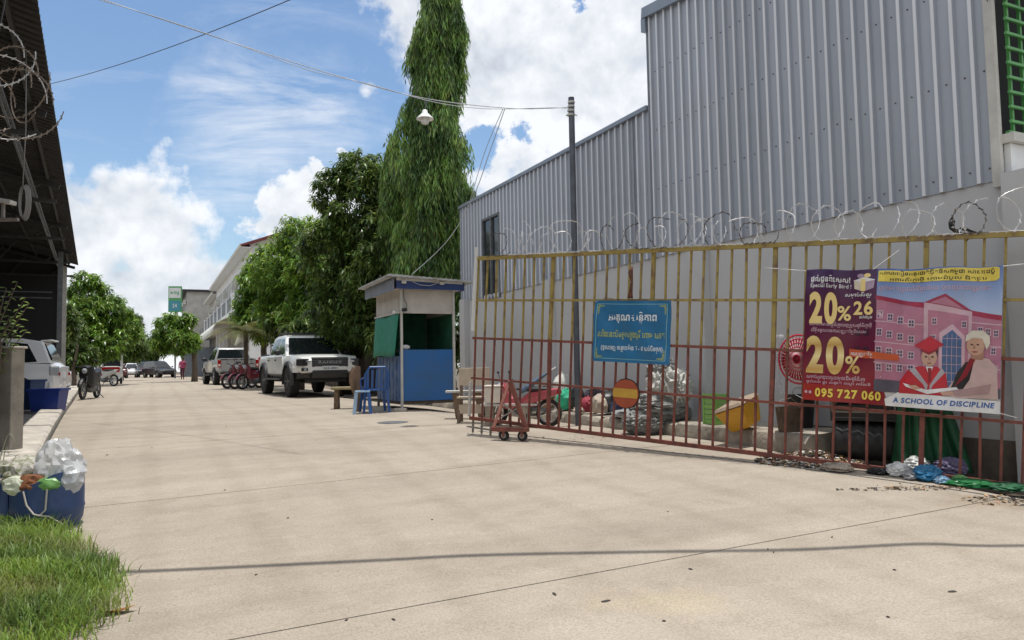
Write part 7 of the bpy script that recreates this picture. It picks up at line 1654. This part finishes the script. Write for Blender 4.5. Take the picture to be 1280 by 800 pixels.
p = at(61, 480, 15.2); g_ = at(62, 512, 15.2); rbin('deep blue rectangular bin standing at the kerb in front of the white hatchback', (p.x, p.y, G(p.x, p.y)+.06), R(8), .60, .45, .46, M_BIN)
p = at(36, 480, 15.6); rbin('darker blue bin close behind the low grey wall, left of the deep blue bin', (p.x, p.y, G(p.x, p.y)+.08), R(-5), .42, .45, .62, M_BIN2)
# half drum full of rubbish in the foreground
p = gat(62, 640); dc = at(60, 600, 5.75); DZ = G(dc.x, dc.y)
dr = thing('cut_drum', 'blue plastic drum cut in half, a rope handle on its side, by the grass', 'drum', (dc.x, dc.y, DZ), R(6))
M_DRUM = mat('scuffed_blue_drum', (.014, .04, .125), .5, col2=(.03, .065, .17), vscale=5, fac=(.5, .75), bump=.15)
mb = MB(); n = 36; rings = []
for z, r1 in ((0.0, .215), (.06, .242), (.13, .25), (.15, .256), (.17, .25), (.30, .25), (.42, .246)):
    ring = []
    for k in range(n):
        a = 2*math.pi*k/n; zz_ = z
        if z > .4: zz_ = .36 + .075*math.cos(a) + .012*math.sin(5*a)
        elif z > .25: zz_ = .28
        ring.append((math.cos(a)*r1, math.sin(a)*r1*.9, zz_))
    rings.append(ring)
inner = [[(x*.965, y*.965, z) for x, y, z in rings[-1]], [(x*.94, y*.94, .03) for x, y, z in rings[0]]]
mb.loft(rings + inner); mb.build('shell', M_DRUM, dr, smooth=40)
mb = MB(); V = []
for j in range(9):
    a = R(168 + 62*j/8*.55)
    V.append((math.cos(a)*.285, math.sin(a)*.25))
mb.tube([(-.27, -.05, .02), (-.28, -.06, .2), (-.27, -.05, .40)], [.045, .05, .04], 9); mb.build('curled_flap', M_DRUM, dr, smooth=40)
mb = MB(); mb.tube([Vector((-.06, -.228, .30)), Vector((-.03, -.238, .20)), Vector((.02, -.240, .135)), Vector((.06, -.236, .12)), Vector((.095, -.225, .16)), Vector((.10, -.218, .31))], .007, 6); mb.tube([Vector((.05, -.240, .125)), Vector((.12, -.222, .11)), Vector((.19, -.185, .05)), Vector((.23, -.18, .01))], .006, 6); mb.build('rope_handle', mat('dirty_rope', (.50, .46, .42), .9), dr, smooth=40)
def rubb(label, name, cat, off, rad, m, seed, amp=.3, sub=3):
    rz = R(6); o_ = Vector((off[0]*math.cos(rz)-off[1]*math.sin(rz), off[0]*math.sin(rz)+off[1]*math.cos(rz), off[2])); t = thing(name, label, cat, Vector((dc.x, dc.y, DZ))+o_, rz)
    mb = MB(); lump(mb, (0, 0, rad[2]*.4), rad, seed=seed, amp=amp*.8, sub=sub, fr=1.6, sharp=.6, st=(.7, 1, .7), cr=.30); mb.build('heap', m, t, smooth=26)
M_PBAG = mat('milky_plastic_bag', (.70, .72, .74), .22, var=.1, vscale=9, bump=.5, bscale=30, bdist=.01, alpha=.62)
rubb('puffed white plastic bag topping the rubbish in the cut blue drum', 'plastic_bag', 'bag', (.08, .0, .34), (.145, .13, .19), M_PBAG, 51, .34, 4)
rubb('second pale plastic bag draped over the right rim of the cut drum', 'plastic_bag', 'bag', (.18, -.05, .33), (.09, .10, .11), M_PBAG, 52, .35)
rubb('brown food waste showing between the white bags in the cut drum', 'food_waste', 'rubbish', (-.03, -.15, .30), (.11, .06, .07), mat('brown_waste', (.20, .075, .03), .9, var=.5, vscale=20, bump=.8), 53, .4)
rubb('green wrapper on the right of the rubbish in the cut drum', 'green_wrapper', 'wrapper', (.09, -.18, .32), (.07, .04, .045), plastic('light_green_wrapper', (.16, .36, .10)), 54, .4)
rubb('mottled grey net bag spilling over the left side of the cut drum', 'net_bag', 'bag', (-.20, .02, .36), (.16, .12, .11), mat('mottled_net', (.50, .47, .42), .8, col2=(.20, .21, .12), vscale=26, fac=(.4, .55), bump=.8), 55, .35)
rubb('pale cream wrapper hanging at the left front rim of the cut drum', 'cream_wrapper', 'wrapper', (-.14, -.17, .31), (.08, .05, .06), plastic('cream_wrapper_plastic', (.55, .58, .45)), 56, .4)
# weeds by the low wall
p = gat(8, 592); wd_ = thing('weeds', 'long bent weed stems in front of the low grey wall at the left edge', 'weeds', p, 0)
M_WEED = mat('pale_weed_stem', (.34, .36, .24), .7)
for (ex, ez, bx) in ((.12, .42, -.1), (.20, .20, .02), (-.06, .36, -.16), (.05, .28, -.05), (.24, .06, .08), (-.12, .22, -.2)):
    mb = MB(); mb.tube([Vector((bx, 0, 0)).lerp(Vector((ex, -.05, 0)), f) + Vector((0, 0, ez*math.sin(f*2.3))) for f in [i/10 for i in range(11)]], [.006-.0004*i for i in range(11)], 5); mb.build('stem', M_WEED, wd_, smooth=True)
# razor coil hanging from the shed
p = at(2, 105, 4.7); rc = thing('razor_coil', 'big loose coil of rusty razor wire hanging from the shed roof at the upper left', 'razor wire', p, R(0))
rgz = random.Random(5)
for k_i, (ox, oy, oz, rad, yaw, n, m) in enumerate(((-.10, 0, .20, .21, .3, 36, M_RAZD), (.0, .05, .03, .24, -.2, 36, M_RAZD), (.10, -.02, -.14, .23, .15, 34, M_RAZD), (-.06, .04, -.07, .28, .5, 30, M_RAZD), (.04, .1, -.03, .19, -.6, 30, M_RAZ), (-.14, 0, -.10, .20, .9, 30, M_RAZD))):
    mb = MB(); pts = [Vector((ox+math.cos(a)*rad*math.cos(yaw)+a*.012, oy+math.cos(a)*rad*math.sin(yaw), oz+math.sin(a)*rad)) for a in [i*2*math.pi/34 for i in range(n)]]
    razor(mb, pts, .0036, .026, 1); mb.build('loop', mat('tan_razor_wire', (.26, .21, .17), .5, metal=.2) if k_i % 3 else M_RAZ, rc)
mb = MB(); mb.tube([(-.05, 0, .2), (-.06, .1, .6), (-.1, .2, 1.9)], .004, 4); mb.build('hanger', M_WIRE, rc)
p = at(28, 252, 9.0); cc = thing('cable_loop', 'looped grey cable hanging under the shed roof at the left', 'cable', p, 0)
mb = MB()
for k in range(4): pts = [Vector((math.cos(a)*(.045+.006*k), .02*k, math.sin(a)*(.19+.01*k))) for a in [i*2*math.pi/24 for i in range(25)]]; mb.tube(pts, .009, 6, cap=False)
mb.tube([(0, 0, .2), (.02, .0, .9), (.0, 0, 1.9)], .008, 5); mb.build('loops', mat('grey_cable', (.22, .21, .20), .6), cc, smooth=True)
p = at(4, 262, 8.6); ac = thing('lamp_bracket', 'pale metal bracket with a small lamp fixed under the shed roof at the left edge', 'bracket', p, 0)
mb = MB(); mb.box((-.1, 0, .12), (.45, .12, .05), ry=.2); mb.build('lamp_body', M_OFFW, ac, bevel=.01); mb = MB(); mb.bar((.0, 0, .1), (.0, 0, -.12), .03); mb.bar((-.2, 0, -.12), (.18, 0, -.12), .035); mb.bar((-.2, 0, -.12), (-.2, 0, 2.0), .03); mb.build('arm', M_GREYM, ac)
